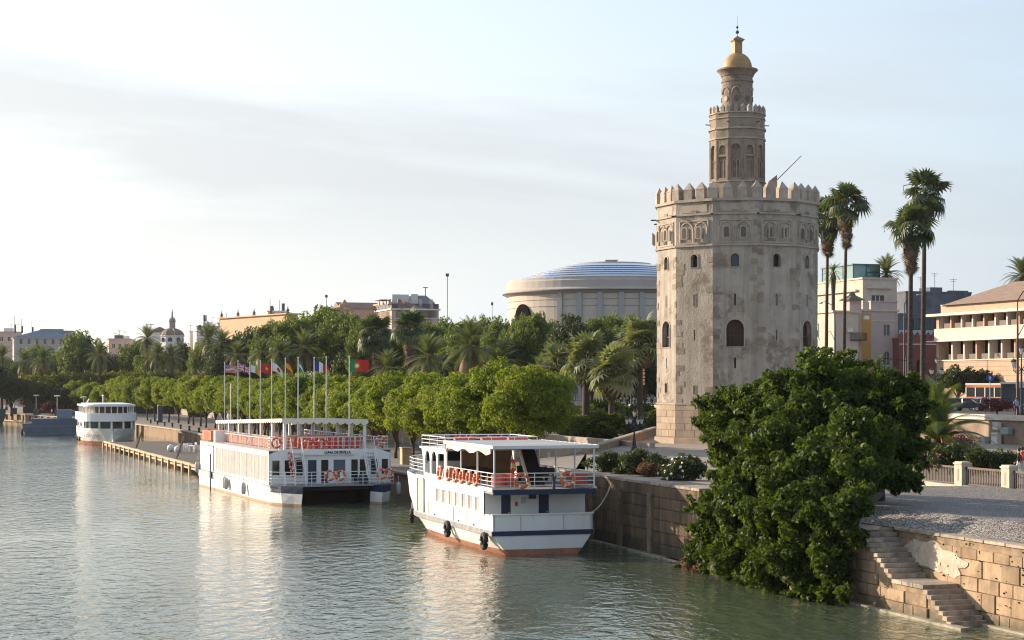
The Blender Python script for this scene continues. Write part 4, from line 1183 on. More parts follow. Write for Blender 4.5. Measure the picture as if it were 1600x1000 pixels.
rails(rl, [(-2.0,-4.8),(-1.3,-4.8),(-1.3,-3.2)], 4.18, 5.2, 4, .8); rails(rl, [(-1.3,-2.3),(-1.3,2.75)], 4.18, 5.2, 3, 1.7); rails(rl, [(-1.3,3.65),(-1.3,4.8),(-4.0,4.8)], 4.18, 5.2, 4, .8); rails(rl, [(-4,4.8),(-28,4.8)], 4.18, 5.1, 3, 1.8)
rl.build('upper_rail', M_rail, b2)
for y in (-2.75,3.2):     # steep companion stairs
    g = MB()
    for e in (-.42,.42):
        g.hexa([(.15,y+e-.03,1.52),(.38,y+e-.03,1.52),(.38,y+e+.03,1.52),(.15,y+e+.03,1.52)],[(-1.45,y+e-.03,4.2),(-1.22,y+e-.03,4.2),(-1.22,y+e+.03,4.2),(-1.45,y+e+.03,4.2)])
        g.cyl((.3,y+e,2.5),(-1.35,y+e,5.2),.03,n=5); g.cyl((.3,y+e,1.52),(.3,y+e,2.5),.03,n=5)
    o = g.build('stairway', M_rail, b2)
    for k in range(8):
        z = 1.8+k*.3; x = .22-1.62*(z-1.52)/2.68
        t_ = MB(); t_.box(x-.12,x+.12,y-.4,y+.4,z,z+.03); t_.build('tread', M_grey, o)
for x in (-27.6,-23.4,-19.2,-15,-10.8,-6.6,-2.75):
    for y in (-3.3,3.3):
        g = MB(); g.box(x-.11,x+.11,y-.11,y+.11,4.18,5.93+(x+28.2)*.0242+(.0 if y < 0 else -.1)); g.build('canopy_post', M_rail, b2)
cn = MB(); cn.extr([(-3.55,5.98),(-1.6,6.03),(0,6.04),(1.6,5.98),(3.55,5.86),(3.55,5.91),(0,6.10),(-3.55,6.04)], (-28.2,0,0), (0,1,0), (0,0,1), (25.6,0,.62)); cn.build('canopy', M_grey, b2)
vl = MB()
def scallop(p0, p1, n, zt, dep, m):
    p0, p1 = Vector(p0), Vector(p1); d = (p1-p0).normalized(); nn = Vector((-d.y, d.x, 0))*.012
    for k in range(n):
        a, c = p0.lerp(p1, k/n), p0.lerp(p1, (k+1)/n); cz = lambda p: (p.x+28.2)*.0242-(.13*max(0,p.y)/3.55)-.36; a = a+Vector((0,0,cz(a))); c = c+Vector((0,0,cz(c))); top = [a+Vector((0,0,zt)), c+Vector((0,0,zt))]
        lowp = [a.lerp(c, q/4)+Vector((0,0,zt-dep*(.62+.38*math.sin(PI*q/4)))) for q in range(5)]
        loop = [top[0]] + lowp + [top[1]]
        m.poly([p+nn for p in loop]); m.poly([p-nn for p in loop][::-1])
scallop((-28.2,-3.56,0),(-2.6,-3.56,0),34,6.40,.34,vl); scallop((-2.58,-3.56,0),(-2.58,3.56,0),11,6.42,.50,vl); scallop((-28.2,3.56,0),(-2.6,3.56,0),34,6.36,.32,vl)
vl.build('scalloped_valance', M_cream, b2)
g = MB(); g.box(-23.6,-22.9,-4.7,-2.9,4.18,5.2); g.build('partition', M_white, b2)
for k, x in enumerate((-28.0,-26.0)):
    g = MB(); g.box(x,x+1.85,-4.85,-3.3,4.3,5.1); g.box(x-.02,x+1.87,-4.87,-3.28,5.1,5.16)
    for q in (.3,.92,1.5): g.box(x+q,x+q+.06,-4.88,-3.27,4.3,5.1)
    o = g.build('locker', mat('locker_orange',(0.62,0.20,0.09),0.6,(0.5,0.15,0.07),1.0)); o.matrix_world = B2
    tag(o, ['orange red life jacket locker at the very stern of the catamaran upper deck','orange red life jacket locker next to the white partition of the catamaran'][k], 'locker', 'lockers on the catamaran')
# chairs
ch = MB(); ch.box(-.2,.2,-.2,.2,.42,.46); ch.hexa([(-.26,-.16,.10),(-.22,-.16,.10),(-.22,.16,.10),(-.26,.16,.10)],[(-.34,-.16,.96),(-.30,-.16,.96),(-.30,.16,.96),(-.34,.16,.96)])
ch.cur = 1
for a in (-.19,.19):
    for c in (-.19,.19): ch.cyl((a,c,0),(a*.95,c*.95,.42),.018,n=4)
    ch.cyl((-.24,a,.1),(-.345,a,.99),.035,n=4)
    ch.box(-.22,.2,a*1.12-.02,a*1.12+.02,.64,.67)
ch.cyl((-.34,-.2,.99),(-.34,.2,.99),.02,n=4)
co = ch.build('deck_chair', [M_chair, M_rail]); cdat = co.data; bpy.data.objects.remove(co)
ch2 = cdat.copy(); ch2.materials[0] = M_chairr
def chair(x, y, rz, lab, grp, d=cdat):
    p = B2 @ Vector((x,y,4.18)); o = link('deck_chair', d, None, p, (0,0,B2rot+rz)); tag(o, lab, 'chair', grp)
for k in range(32):
    x = -22.6+k*.6
    chair(x, -3.45, R(90)+random.uniform(-.12,.12), 'orange chair in the long row along the river side of the catamaran deck', 'orange chairs along the river rail')
    if k % 2 == 0: chair(x, 3.35, R(-90)+random.uniform(-.12,.12), 'red chair in the row along the quay side of the catamaran deck', 'red chairs along the quay rail', ch2)
for r_ in range(2):
    for k in range(11):
        chair(-6.2-r_*1.3+random.uniform(-.04,.04), -2.6+k*.52, random.uniform(-.1,.1)+PI, 'orange chair in the two rows across the catamaran deck under the canopy', 'orange chairs across the deck')
for k in range(10):
    chair(-2.0+random.uniform(-.15,.1), -1.9+k*.48, random.uniform(-.3,.3)+PI, 'red chair pushed against the front rail of the catamaran upper deck', 'red chairs at the front rail', ch2)
    if k < 9: chair(-2.9+random.uniform(-.15,.1), -2.0+k*.5, random.uniform(-.5,.5), 'red chair stacked just behind those at the front rail of the catamaran', 'red chairs behind the front rail', ch2)
fx = dirn(B2,(1,0,.05)); 
for (x,y,z,lab) in ((1.05,-.61,2.28,'left of two orange life rings amidships on the catamaran bow rail'),(1.05,.2,2.26,'right of two orange life rings amidships on the catamaran bow rail'),
                    (.75,3.67,2.3,'left of two life rings at the quay end of the catamaran bow rail'),(.35,4.4,2.33,'right of two life rings at the quay end of the catamaran bow rail'),
                    (-1.15,-4.35,4.78,'orange life ring on the river corner of the catamaran upper rail'),(-1.15,4.15,4.85,'ring on the quay corner of the catamaran upper rail'),
                    (-1.15,-1.7,4.75,'orange life ring by the stair top on the catamaran front rail'),(-1.15,-.6,4.72,'orange life ring over the white sign board of the catamaran'),):
    life_ring(place(B2,(x,y,z)), fx, lab, 'life rings on the catamaran')
for k in range(3):
    life_ring(place(B2,(-1.0+.42*k,-3.3,3.75-.62*k)), dirn(B2,(.2,-1,0)), ['uppermost','middle','lowest'][k]+' of three life rings hung down the catamaran stair rail', 'life rings on the catamaran stair', r=.3)
def fender(M, p, lab, grp):
    g = MB(); g.lathe([(.05,-.5),(.17,-.42),(.2,-.2),(.2,.2),(.17,.42),(.05,.5)], 10); g.cyl((0,0,.5),(0,0,1.0),.02,n=4)
    o = g.build('fender', M_fender, None, place(M,p), smooth=True); tag(o, lab, 'fender', grp)
fender(B2,(-15.8,-5.35,.95),'grey fender hanging with another amidships on the catamaran side','fenders on the catamaran side'); fender(B2,(-15.2,-5.35,.9),'grey fender hanging close beside its twin amidships on the catamaran','fenders on the catamaran side')
fender(B2,(-8.4,-5.35,.85),'single grey fender hanging nearer the catamaran bow','fenders on the catamaran side'); fender(B2,(-28.7,-5.2,1.7),'grey fender at the stern corner of the catamaran','fenders on the catamaran side'); fender(B2,(-.2,5.35,1.1),'pale fender on the quay side of the catamaran bow','fenders on the catamaran side')
g = MB(); g.cyl((-22.3,-5.25,-1),(-22.3,-5.25,3.2),.06,n=6); g.box(-22.55,-22.1,-5.3,-5.16,1.0,1.6); o = g.build('mooring_stake', M_navy); o.matrix_world = B2; tag(o, 'thin dark stake standing in the water at the catamaran side', 'stake')
g = MB(); g.M = B2; g.lathe([(.05,1.52),(.35,1.6),(.42,1.9),(.3,2.2),(.08,2.3)],10,(.1,2.35)); tag(g.build('tarpaulin_bundle', M_blk), 'dark covered bundle on the catamaran bow deck', 'bundle')
for k,(x,y) in enumerate(((-.6,.9),(-.6,1.5))):
    g = MB(); g.box(-.2,.2,-.2,.2,.42,.46); g.box(-.24,-.2,-.2,.2,.46,.95)
    for a in (-.18,.18):
        for c in (-.18,.18): g.box(a-.02,a+.02,c-.02,c+.02,0,.42)
    o = g.build('white_chair', M_rail, None, place(B2,(x,y,1.52)), (0,0,B2rot+k)); tag(o, ['white plastic chair facing the bow on the catamaran main deck','white plastic chair turned sideways on the catamaran main deck'][k], 'chair', 'white chairs on the catamaran bow')

# ============ passenger cruiser beyond the pontoon
B3loc = Vector((-61.3,272,0)); B3rot = math.atan2(-.955,.30)
B3 = local(B3loc, B3rot)
b3 = thing('cruise_boat', 'white river cruiser with rounded glazed decks moored beyond the pontoon', 'boat', B3loc, B3rot)
b3.scale = (1,1,.74)
h = MB(); zl = [-.6,.2,.75,2.2,3.5]
stn = [(-24,[3.2,3.6,3.7,3.8,3.8],None,0),(-16,[3.6,4.0,4.1,4.2,4.2],None,0),(-8,[3.3,3.7,3.9,4.15,4.2],None,0),(-4,[2.2,2.7,3.0,3.6,3.9],None,0),(-1.5,[1.1,1.5,1.8,2.6,3.1],None,0),(.3,[.3,.5,.7,1.4,2.0],None,0),(1.3,[.02,.05,.1,.3,.8],None,0),(1.7,[.01,.01,.01,.02,.1],None,0)]
loft(h, stn, zl, [1,1,0,0]); h.build('hull', [M_hullw, M_boot], b3)
def rounded_plan(x0, x1, hw, n=10, e=1.0):
    return [(x0,-hw)] + [(x1 - hw*e + hw*e*math.sin(PI*k/n), -hw*math.cos(PI*k/n)) for k in range(n+1)] + [(x0,hw)]
lo = MB(); lo.extr(rounded_plan(-23,-1.2,3.6,12,.7), (0,0,3.4), (1,0,0), (0,1,0), (0,0,1.5)); lo.build('lower_cabin', M_glass, b3)
mu = MB()
pl_ = rounded_plan(-9,-1.15,3.64,12,.7)
for k,(x,y) in enumerate(pl_[1:-1]):
    if k % 2 == 0: mu.box(x-.14,x+.14,y-.14,y+.14,3.4,4.9)
mu.box(-23,-9,-3.66,-3.56,3.4,4.9); mu.box(-23,-9,3.56,3.66,3.4,4.9)
mu.build('mullion', M_white, b3)
for k in range(3):
    g = MB(); g.box(-21+k*3.6,-19.4+k*3.6,-3.72,-3.6,3.6,4.4); g.build('side_window', M_glass, b3)
up = MB(); up.extr(rounded_plan(-24,-.6,4.0,14,.75), (0,0,4.9), (1,0,0), (0,1,0), (0,0,1.7)); up.build('upper_bulwark', M_white, b3)
ri = MB(); 
pl2 = rounded_plan(-22,-1.6,3.6,12,.75)
for (x,y) in pl2[1:-1]: ri.box(x-.08,x+.08,y-.08,y+.08,6.6,8.0)
for x in (-20,-17,-14,-11,-8): 
    for y in (-3.6,3.6): ri.box(x-.08,x+.08,y-.08,y+.08,6.6,8.0)
ri.build('upper_post', M_white, b3)
g = MB(); g.extr(rounded_plan(-20,-3.0,2.7,10,.75), (0,0,6.55), (1,0,0), (0,1,0), (0,0,1.4)); g.build('saloon', mat('saloon_brown',(0.14,0.085,0.055),0.4,(0.03,0.03,0.03),0.8), b3)
rf = MB(); rf.extr(rounded_plan(-21,-.9,3.9,14,.75), (0,0,8.0), (1,0,0), (0,1,0), (0,0,.35)); rf.extr(rounded_plan(-20.5,-1.6,3.3,14,.75), (0,0,8.35), (1,0,0), (0,1,0), (0,0,.22)); rf.build('roof', M_white, b3)
g = MB(); g.cyl((-18,0,8.5),(-18,0,10.4),.1,n=6); g.box(-18.8,-17.2,-.1,.1,10.1,10.3); g.cyl((-23,-2,6.6),(-23,-2,9.2),.07,n=6); g.cyl((-23.5,-3,6.6),(-21,-2,9.4),.08,n=5); g.build('mast', M_rail, b3)
text('TOSANO', .95, M_navy, b3, (-2.15,-3.02,1.9), (R(84),0,R(31)))
for x_ in (-11,-16): MB().torus((x_,-4.18,1.0),(0,1,0),.4,.16,14,6).build('side_fender', M_rubber, b3)
g = MB(); g.cyl((-21,-4.2,1.25),(-7,-4.25,1.45),.06,n=5); g.build('rubbing_bar', M_blk, b3)

# ============ grey work barge behind it
B4loc = Vector((-86.2,330,0)); B4rot = math.atan2(-.25,-.968)
B4 = local(B4loc, B4rot)
b4 = thing('work_barge', 'blue grey steel work barge with a small cabin lying at the wooden quay', 'boat', B4loc, B4rot)
M_barge = mat('barge_steel', (0.10,0.135,0.185), 0.6, (0.075,0.10,0.14), 0.8, stain=(0.17,0.15,0.14), stain_scale=0.6, stain_rng=(.6,.8))
h = MB(); h.extr([(-6,-.4),(3.9,-.4),(4.5,.9),(4.55,2.1),(3.0,2.2),(2.8,3.0),(-6,3.1)], (0,-3,0), (1,0,0), (0,0,1), (0,6,0)); h.build('hull', M_barge, b4)
g = MB(); g.box(-5.8,4.6,-3.12,3.12,1.55,1.7); g.box(-5.8,4.5,-3.1,3.1,.1,.25); g.build('rubbing_strake', mat('barge_strake',(0.14,0.18,0.23),0.6), b4)
g = MB(); g.box(-4.2,-1.5,-1.5,1.5,3.0,4.6); g.build('cabin', mat('barge_cabin',(0.16,0.23,0.30),0.6), b4)
g = MB(); g.cyl((4.4,0,2.0),(6.4,0,2.8),.12,n=6); g.cyl((4.2,2.7,-1),(4.2,2.7,4.0),.13,n=6); g.build('ramp_beam', M_tan, b4)
g = MB(); g.torus((4.75,2.2,.5),(1,0,0),.45,.2,14,6); g.build('tyre_fender', M_rubber, b4)
b5 = thing('moored_hulk', 'dark green moored hull half cut off at the far end of the wooden quay', 'boat', W(-6,655,430)*1.0)
b5.location.z = 0; b5.rotation_euler = (0,0,R(20))
h = MB(); h.extr([(-6,-.3),(1.2,-.3),(2.0,1.4),(2.1,3.4),(-6,3.4)], (0,-2.5,0), (1,0,0), (0,0,1), (0,5,0)); h.build('hull', mat('hulk_green',(0.05,0.075,0.065),0.7,(0.035,0.05,0.045),0.7), b5)
g = MB(); g.box(-6,.8,-2,2,3.4,4.6); g.build('cabin', mat('hulk_cabin',(0.10,0.11,0.12),0.7), b5)

# ============ pontoon with timber edge
p0, p1 = Vector((-60.2,262,0)), Vector((-34.0,188,0))
dv = (p1-p0); PL = dv.length; prot = math.atan2(dv.y, dv.x)
pn = thing('pontoon', 'timber edged landing pontoon between the cruiser and the catamaran', 'pontoon', p0, prot)
PM = local(p0, prot)
g = MB(); g.box(0,PL,.1,9.5,.72,.85); g.build('deck', mat('pontoon_deck',(0.085,0.072,0.062),0.9,(0.06,0.052,0.046),0.5), pn)
x = 0; M_beam = mat('pontoon_beam', (0.55,0.41,0.26), 0.85, (0.42,0.30,0.18), 1.4, isl=.12)
bd = None
while x < PL:
    if bd is None:
        o = MB().box(-2.4,2.4,-.14,.14,-.14,.14).build('edge_beam', M_beam, pn, (x+2.45,0,.86)); bd = o.data
        o = MB().box(-2.35,2.35,-.1,.1,-.1,.1).build('lower_beam', M_beam, pn, (x+2.45,-.02,.48)); bd2 = o.data
        o = MB().box(-.28,.28,-.12,.12,-.9,.62).build('fender_pile', M_beam, pn, (x+.4,-.2,.2)); bd3 = o.data
    else:
        link('edge_beam', bd, pn, (x+2.45,0,.86+random.uniform(-.03,.03))); link('lower_beam', bd2, pn, (x+2.45,-.02,.48)); link('fender_pile', bd3, pn, (x+.4,-.2,.2))
    x += 4.9
def at_p(x, y, z=.85): return PM @ Vector((x,y,z))
g = MB()
for k in range(2): g.cyl((0,0,0),(.9,.0,2.6),.13,n=6)
tag(g.build('leaning_post', M_beam, None, at_p(26,1.2)), 'pale timber post leaning over the middle of the pontoon edge', 'post', 'leaning posts on the pontoon')
tag(g.build('leaning_post', M_beam, None, at_p(62,1.0)), 'pale timber post leaning at the catamaran end of the pontoon', 'post', 'leaning posts on the pontoon')
g = MB(); g.cyl((0,0,0),(0,0,7.6),.1,n=6); tag(g.build('white_pole', M_rail, None, Q(262,41,LOW)), 'tall white pole standing under the trees behind the pontoon', 'pole')
def table(p, rz, lab):
    t = thing('picnic_table', lab, 'table', p, rz, 'tables on the pontoon')
    g = MB(); g.box(-.8,.8,-.5,.5,.74,.8); g.build('tabletop', M_rail, t)
    for a in (-.7,.7): MB().box(a-.04,a+.04,-.45,.45,0,.74).build('leg', M_rail, t)
def pchair(p, rz, lab):
    g = MB(); g.box(-.22,.22,-.22,.22,.42,.47); g.box(-.24,-.2,-.22,.22,.47,.95)
    for a in (-.19,.19):
        for c in (-.19,.19): g.box(a-.025,a+.025,c-.025,c+.025,0,.42)
    tag(g.build('white_chair', M_rail, None, p, (0,0,rz)), lab, 'chair', 'white chairs on the pontoon')
for k, (x,y) in enumerate(((36,6.5),(43,6.2),(52,6.6))):
    table(at_p(x,y), prot+.2*k, ['white table at the cruiser end of the pontoon','white table in the middle of the pontoon','white table nearest the catamaran on the pontoon'][k])
    for q in range(3): pchair(at_p(x+1.1*math.cos(q*2.1),y+1.1*math.sin(q*2.1)), q*2.1+prot+PI, 'white plastic chair drawn up to a table on the pontoon')
for k, (x,y) in enumerate(((42,3.4),(46.5,3.6))):
    g = MB(); g.lathe([(.05,0),(.38,.1),(.5,.45),(.42,.75),(.08,.95)],12); tag(g.build('mooring_buoy', mat('buoy_white',(0.68,0.67,0.65),0.6), None, at_p(x,y), smooth=True), ['white round buoy lying on the pontoon farther from the catamaran','white round buoy lying on the pontoon nearer the catamaran'][k], 'buoy', 'buoys on the pontoon')
g = thing('gangway', 'wooden gangway with railings from the pontoon up to the quay', 'gangway', at_p(66,3), prot+R(75))
b_ = MB(); b_.hexa([(0,-.8,0),(8,-.8,1.0),(8,.8,1.0),(0,.8,0)],[(0,-.8,.12),(8,-.8,1.12),(8,.8,1.12),(0,.8,.12)]); b_.build('walkway', M_beam, g)
b_ = MB()
for y in (-.8,.8):
    b_.cyl((0,y,1.1),(8,y,2.1),.05,n=5)
    for k in range(9): b_.cyl((k,y,k*.125),(k,y,1.1+k*.125),.04,n=5)
b_.build('handrail', M_beam, g)
# ------------------------------------------------------------------ foliage
L_quay  = leaf_mat('leaf_quay_tree', (0.072,0.122,0.016), (0.160,0.205,0.030), 0.48, 0.55, 0.25, (1.9,1.75,0.55))
L_fig   = leaf_mat('leaf_fig', (0.007,0.020,0.005), (0.058,0.094,0.016), 0.36, 0.55, 0.5, (2.3,2.1,0.5), 0.22)
L_park  = leaf_mat('leaf_park', (0.060,0.105,0.026), (0.125,0.170,0.045), 0.42, 0.55, 0.12, (1.7,1.6,0.6))
L_dark  = leaf_mat('leaf_dark', (0.026,0.048,0.019), (0.058,0.082,0.030), 0.28, 0.55, 0.2)
L_pine  = leaf_mat('leaf_pine', (0.040,0.060,0.030), (0.075,0.092,0.042), 0.22, 0.6, 0.2)
L_ole   = leaf_mat('leaf_oleander', (0.038,0.062,0.022), (0.085,0.115,0.040), 0.25, 0.5, 0.8)
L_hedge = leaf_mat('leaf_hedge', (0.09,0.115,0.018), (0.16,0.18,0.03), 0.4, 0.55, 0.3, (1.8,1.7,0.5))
L_redb  = leaf_mat('leaf_red', (0.10,0.035,0.035), (0.17,0.065,0.055), 0.25, 0.55, 0.5, (1.5,1.1,1.0))
L_dry   = leaf_mat('leaf_dry', (0.16,0.085,0.045), (0.24,0.14,0.075), 0.25, 0.6, 0.7, (1.4,1.2,0.9))
L_palm  = leaf_mat('leaf_palm', (0.075,0.105,0.045), (0.140,0.160,0.075), 0.32, 0.5, 0.5, (1.6,1.6,0.7), 0.3)
L_palmd = leaf_mat('leaf_palm_dry', (0.15,0.105,0.06), (0.24,0.175,0.10), 0.2, 0.6, 0.6, (1.3,1.2,0.9))
L_fan   = leaf_mat('leaf_fan', (0.050,0.078,0.036), (0.098,0.125,0.060), 0.28, 0.5, 0.5, (1.6,1.6,0.7), 0.3)
L_fanl  = leaf_mat('leaf_fan_light', (0.12,0.15,0.08), (0.21,0.235,0.125), 0.3, 0.55, 0.5, (1.5,1.5,0.7), 0.25)
L_skirt = leaf_mat('leaf_skirt', (0.10,0.070,0.045), (0.19,0.135,0.085), 0.1, 0.7, 0.8, (1.2,1.1,0.9))
M_bark  = mat('bark', (0.12,0.085,0.06), 0.95, (0.065,0.047,0.035), 3.0, 0.8, 10, coords='obj')
M_pbark = mat('palm_bark', (0.085,0.065,0.052), 0.95, (0.04,0.03,0.025), 2.5, 1.0, 8, coords='obj', stretch=(1,1,3))
M_wbl   = mat('blossom_white', (0.78,0.76,0.70), 0.7)
M_pbl   = mat('blossom_pink', (0.62,0.16,0.14), 0.7)

def sub_clumps(clumps, k, f, rng, up=0.15):
    out = []
    for c in clumps:
        c = np.asarray(c, float); ctr, r = c[:3], c[3:6] if len(c) >= 6 else np.repeat(c[3], 3)
        for _ in range(k):
            d = rng.normal(size=3); d[2] += up; d /= np.linalg.norm(d)
            q = f*rng.uniform(.7, 1.3)
            out.append(np.concatenate([ctr + d*r*(1-q*.55), r*q]))
        out.append(np.concatenate([ctr, r*.8]))
    return np.array(out)
def leaves(clumps, n, size, seed, asp=.5, outw=.8, rnd=.7, upw=.25, droop=0.0, shell=.14, jit=.35):
    rng = np.random.default_rng(seed)
    cl = np.asarray(clumps, float)
    area = (cl[:,3]*cl[:,4] + cl[:,4]*cl[:,5] + cl[:,3]*cl[:,5]); p = area/area.sum()
    idx = rng.choice(len(cl), size=n, p=p)
    d = rng.normal(size=(n,3)); d /= np.linalg.norm(d, axis=1)[:,None]
    rad = 1 - np.abs(rng.normal(0, shell, n)) + rng.normal(0, .03, n)
    pos = cl[idx,:3] + d*cl[idx,3:6]*rad[:,None]
    nrm = d*outw + rng.normal(size=(n,3))*rnd; nrm[:,2] += upw
    nrm /= np.linalg.norm(nrm, axis=1)[:,None]
    a = rng.normal(size=(n,3)); a[:,2] -= droop
    a -= nrm*(a*nrm).sum(1)[:,None]; a /= np.linalg.norm(a, axis=1)[:,None]
    b = np.cross(nrm, a)
    s = size*rng.uniform(1-jit, 1+jit, n)[:,None]
    A, B = a*s*.5, b*s*.5*asp
    bend = nrm*s*.12
    v = np.stack([pos-A-bend, pos+B*.95-A*.1, pos+A-bend, pos-B*.95-A*.1], axis=1)
    return v.reshape(-1,3)
def trunk_mesh(pts_r, limbs, m=None, n=9):
    b = MB(); b.tube([p for p,_ in pts_r], 1, n, rs=[r for _,r in pts_r])
    for lp in limbs: b.tube([p for p,_ in lp], 1, 6, rs=[r for _,r in lp])
    o = b.build('trunk', m or M_bark, smooth=True); me = o.data; bpy.data.objects.remove(o); return me
def tree_variant(seed, Rw, z0, z1, nmain, nleaf, size, m, trunk_r, droop=0., sub=9, f=.42, shell=.14, wide=.60, cr_=(.34,.50)):
    """clumps spread over an ellipsoid between z0 and z1, so the crown is broad and uneven"""
    rng = np.random.default_rng(seed)
    cl = []; H_ = z1-z0; zc0 = (z0+z1)/2; zr = H_/2; off = rng.uniform(0,6.28)
    for k in range(nmain):
        u = (k+.5)/nmain; h = 1-1.65*u; a = k*2.39996+off+rng.uniform(-.3,.3); q = math.sqrt(max(.06,1-h*h))
        c = rng.uniform(*cr_); rr = Rw*wide*q*rng.uniform(.8,1.1)*(1.0 if h > -.3 else .9)
        cz = min(Rw*c, zr*.62)*rng.uniform(.8,1.0)
        cl.append((rr*math.cos(a), rr*math.sin(a), zc0+h*(zr-cz)*rng.uniform(.85,1.05), Rw*c, Rw*c, cz))
    cl.append((0,0,zc0,Rw*.55,Rw*.55,zr*.75))
    sc = sub_clumps(cl, sub, f, rng)
    v = leaves(sc, nleaf, size, seed+1, droop=droop, shell=shell)
    me = np_mesh('crown', v, 4, m)
    limbs = []
    for c in cl[:7]:
        limbs.append([(Vector((0,0,z0*.8)), trunk_r*.6), (Vector((c[0]*.45,c[1]*.45,z0+ (c[2]-z0)*.55)), trunk_r*.4), (Vector(c[:3]), trunk_r*.12)])
    tm = trunk_mesh([(Vector((0,0,-.6)),trunk_r*1.3),(Vector((0,0,.4)),trunk_r),(Vector((.08,.05,z0*.6)),trunk_r*.85),(Vector((0,.02,z0+H_*.5)),trunk_r*.4)], limbs)
    return me, tm
def plant_tree(name, var, loc, label, cat='tree', group=None, rot=None, scale=(1,1,1)):
    t = thing(name, label, cat, loc, random.uniform(0, 6.28) if rot is None else rot, group)
    t.scale = scale if not isinstance(scale, (int,float)) else (scale,)*3
    link('crown', var[0], t); link('trunk', var[1], t)
    return t

# --- row of quayside trees
qv = [tree_variant(100+k, 3.9, 1.9, 8.5, 13, 21000, .25, L_quay, .17, droop=1.0, sub=13, f=.36, cr_=(.28,.42)) for k in range(4)]
rr = random.Random(8)
d_list = []
s = 134.0; row = []
while s < 480:
    row.append(s); s += rr.uniform(5.2, 6.4) if s < 300 else rr.uniform(8, 10)
near_lab = ['broad bright green quayside tree nearest the tower, behind the ferry canopy', 'second bright green quayside tree from the tower, behind the ferry wheelhouse', 'third quayside tree from the tower, above the ferry bow',
            'fourth quayside tree from the tower, in the gap between ferry and catamaran', 'fifth quayside tree from the tower, just beside the quay side corner of the catamaran', 'sixth quayside tree from the tower, behind the last flagpole']
ORD = 'first second third fourth fifth sixth seventh eighth ninth tenth eleventh twelfth thirteenth fourteenth fifteenth sixteenth seventeenth eighteenth nineteenth twentieth'.split()
ORD += ['twenty '+o for o in ORD[:9]] + ['thirtieth'] + ['thirty '+o for o in ORD[:9]]
nb = 0
for k, s in enumerate(row):
    far_ = len(row)-1-k
    lab = near_lab[k] if k < 6 else (f'{ORD[k]} quayside tree counted from the tower, behind the flagpoles' if s < 250 else f'small quayside tree, {ORD[far_]} counted from the far end of the row')
    t_ = 44.3 if s < 330 else 44.3-(s-330)*.09
    sc = rr.uniform(.88,1.12)
    if k < 3: sc = [1.08,1.14,1.1][k]
    plant_tree('quayside_tree', qv[k % 4], Q(s, t_+rr.uniform(-.8,.8), LOW-.05), lab, 'tree', 'quayside tree row', scale=(sc*1.05*rr.uniform(.94,1.06), sc*1.05, sc*(rr.uniform(.92,1.05) if k > 2 else 1.0)))
    if 6 <= k < 36:
        nb += 1
        if nb % 2: plant_tree('back_row_tree', qv[(k+2) % 4], Q(s+3.5, 52.5+rr.uniform(-.5,.5), LOW-.05), f'tree of the second row half hidden by the quayside row, {ORD[nb-1]} from the ferry', 'tree', 'second quayside tree row', scale=(1.05,1.05,1.06*rr.uniform(.94,1.06)))

# --- park trees further back
pv = [tree_variant(200+k, 7.5, 3.5, 15.0, 15, 22000, .48, L_park, .42, sub=13, f=.34, cr_=(.28,.44)) for k in range(3)]
pd = [tree_variant(230+k, 7.0, 2.5, 14.0, 13, 16000, .50, L_dark, .42, sub=12, f=.35) for k in range(2)]
pn_ = tree_variant(250, 6.0, 5.0, 15.0, 13, 15000, .55, L_pine, .40, sub=11, f=.34)
def big(px, ytop, halfpx, d, var, name, lab, zg=4.0, grp=None, base_top=15.0, base_r=7.5):
    k = F/d; h = EYE + (600-ytop)/k - zg
    sx = halfpx/k/base_r
    plant_tree(name, var, ((px-800)/F*d, d, zg), lab, 'tree', grp, scale=(sx, sx, h/base_top))
big(512,469,68,330,pv[0],'park_tree','tall broad green tree rising above the flags')
big(462,488,48,318,pv[1],'park_tree','green tree on the left flank of the tall broad tree above the flags')
big(572,492,42,300,pv[2],'park_tree','green tree left of the white modern office block')
big(128,514,50,500,pv[1],'park_tree','large rounded tree in front of the blue roofed building',LOW)
big(168,548,24,490,pd[0],'dark_tree','dark tree at the edge of the large rounded tree on the far bank',LOW, base_top=14, base_r=7)
big(60,536,40,510,pv[2],'park_tree','low spreading tree under the blue roofed building',LOW)
big(212,526,34,520,pv[0],'park_tree','loose tree between the large rounded tree and the domed church',LOW)
big(286,527,26,470,pd[1],'dark_tree','dark tree just right of the domed church',LOW, base_top=14, base_r=7)
big(392,508,52,390,pd[0],'dark_tree','dark flat topped tree in front of the ornamented yellow palace',LOW, base_top=14, base_r=7)
big(440,515,30,380,pd[1],'dark_tree','very dark tree behind the pale palms above the flags',LOW, base_top=14, base_r=7)
big(700,493,46,300,pv[1],'park_tree','green tree directly below the tall thin mast')
big(752,489,40,290,pv[2],'park_tree','green tree at the left foot of the theatre drum')
big(655,500,36,315,pd[0],'dark_tree','dark tree in front of the white modern office block', base_top=14, base_r=7)
big(838,480,46,262,pv[0],'park_tree','bright green tree in front of the theatre arch')
big(890,487,46,250,pn_,'pine_tree','dark layered pine in front of the theatre wall', base_top=15, base_r=6)
big(958,486,46,275,pv[2],'park_tree','green tree between the pine and the tower')
big(1008,489,30,255,pd[1],'dark_tree','dark tree touching the left edge of the tower', base_top=14, base_r=7)
big(800,520,48,262,pd[0],'dark_tree','shadowy low tree behind the bright palm of the promenade', base_top=14, base_r=7)
big(965,545,60,258,pd[1],'dark_tree','shadowy tree behind the fan palms beside the tower', base_top=14, base_r=7)
big(700,545,60,275,pd[1],'dark_tree','shadowy tree behind the row of date palms', base_top=14, base_r=7)
big(555,545,50,310,pd[0],'dark_tree','shadowy tree under the tall broad tree above the flags', base_top=14, base_r=7)
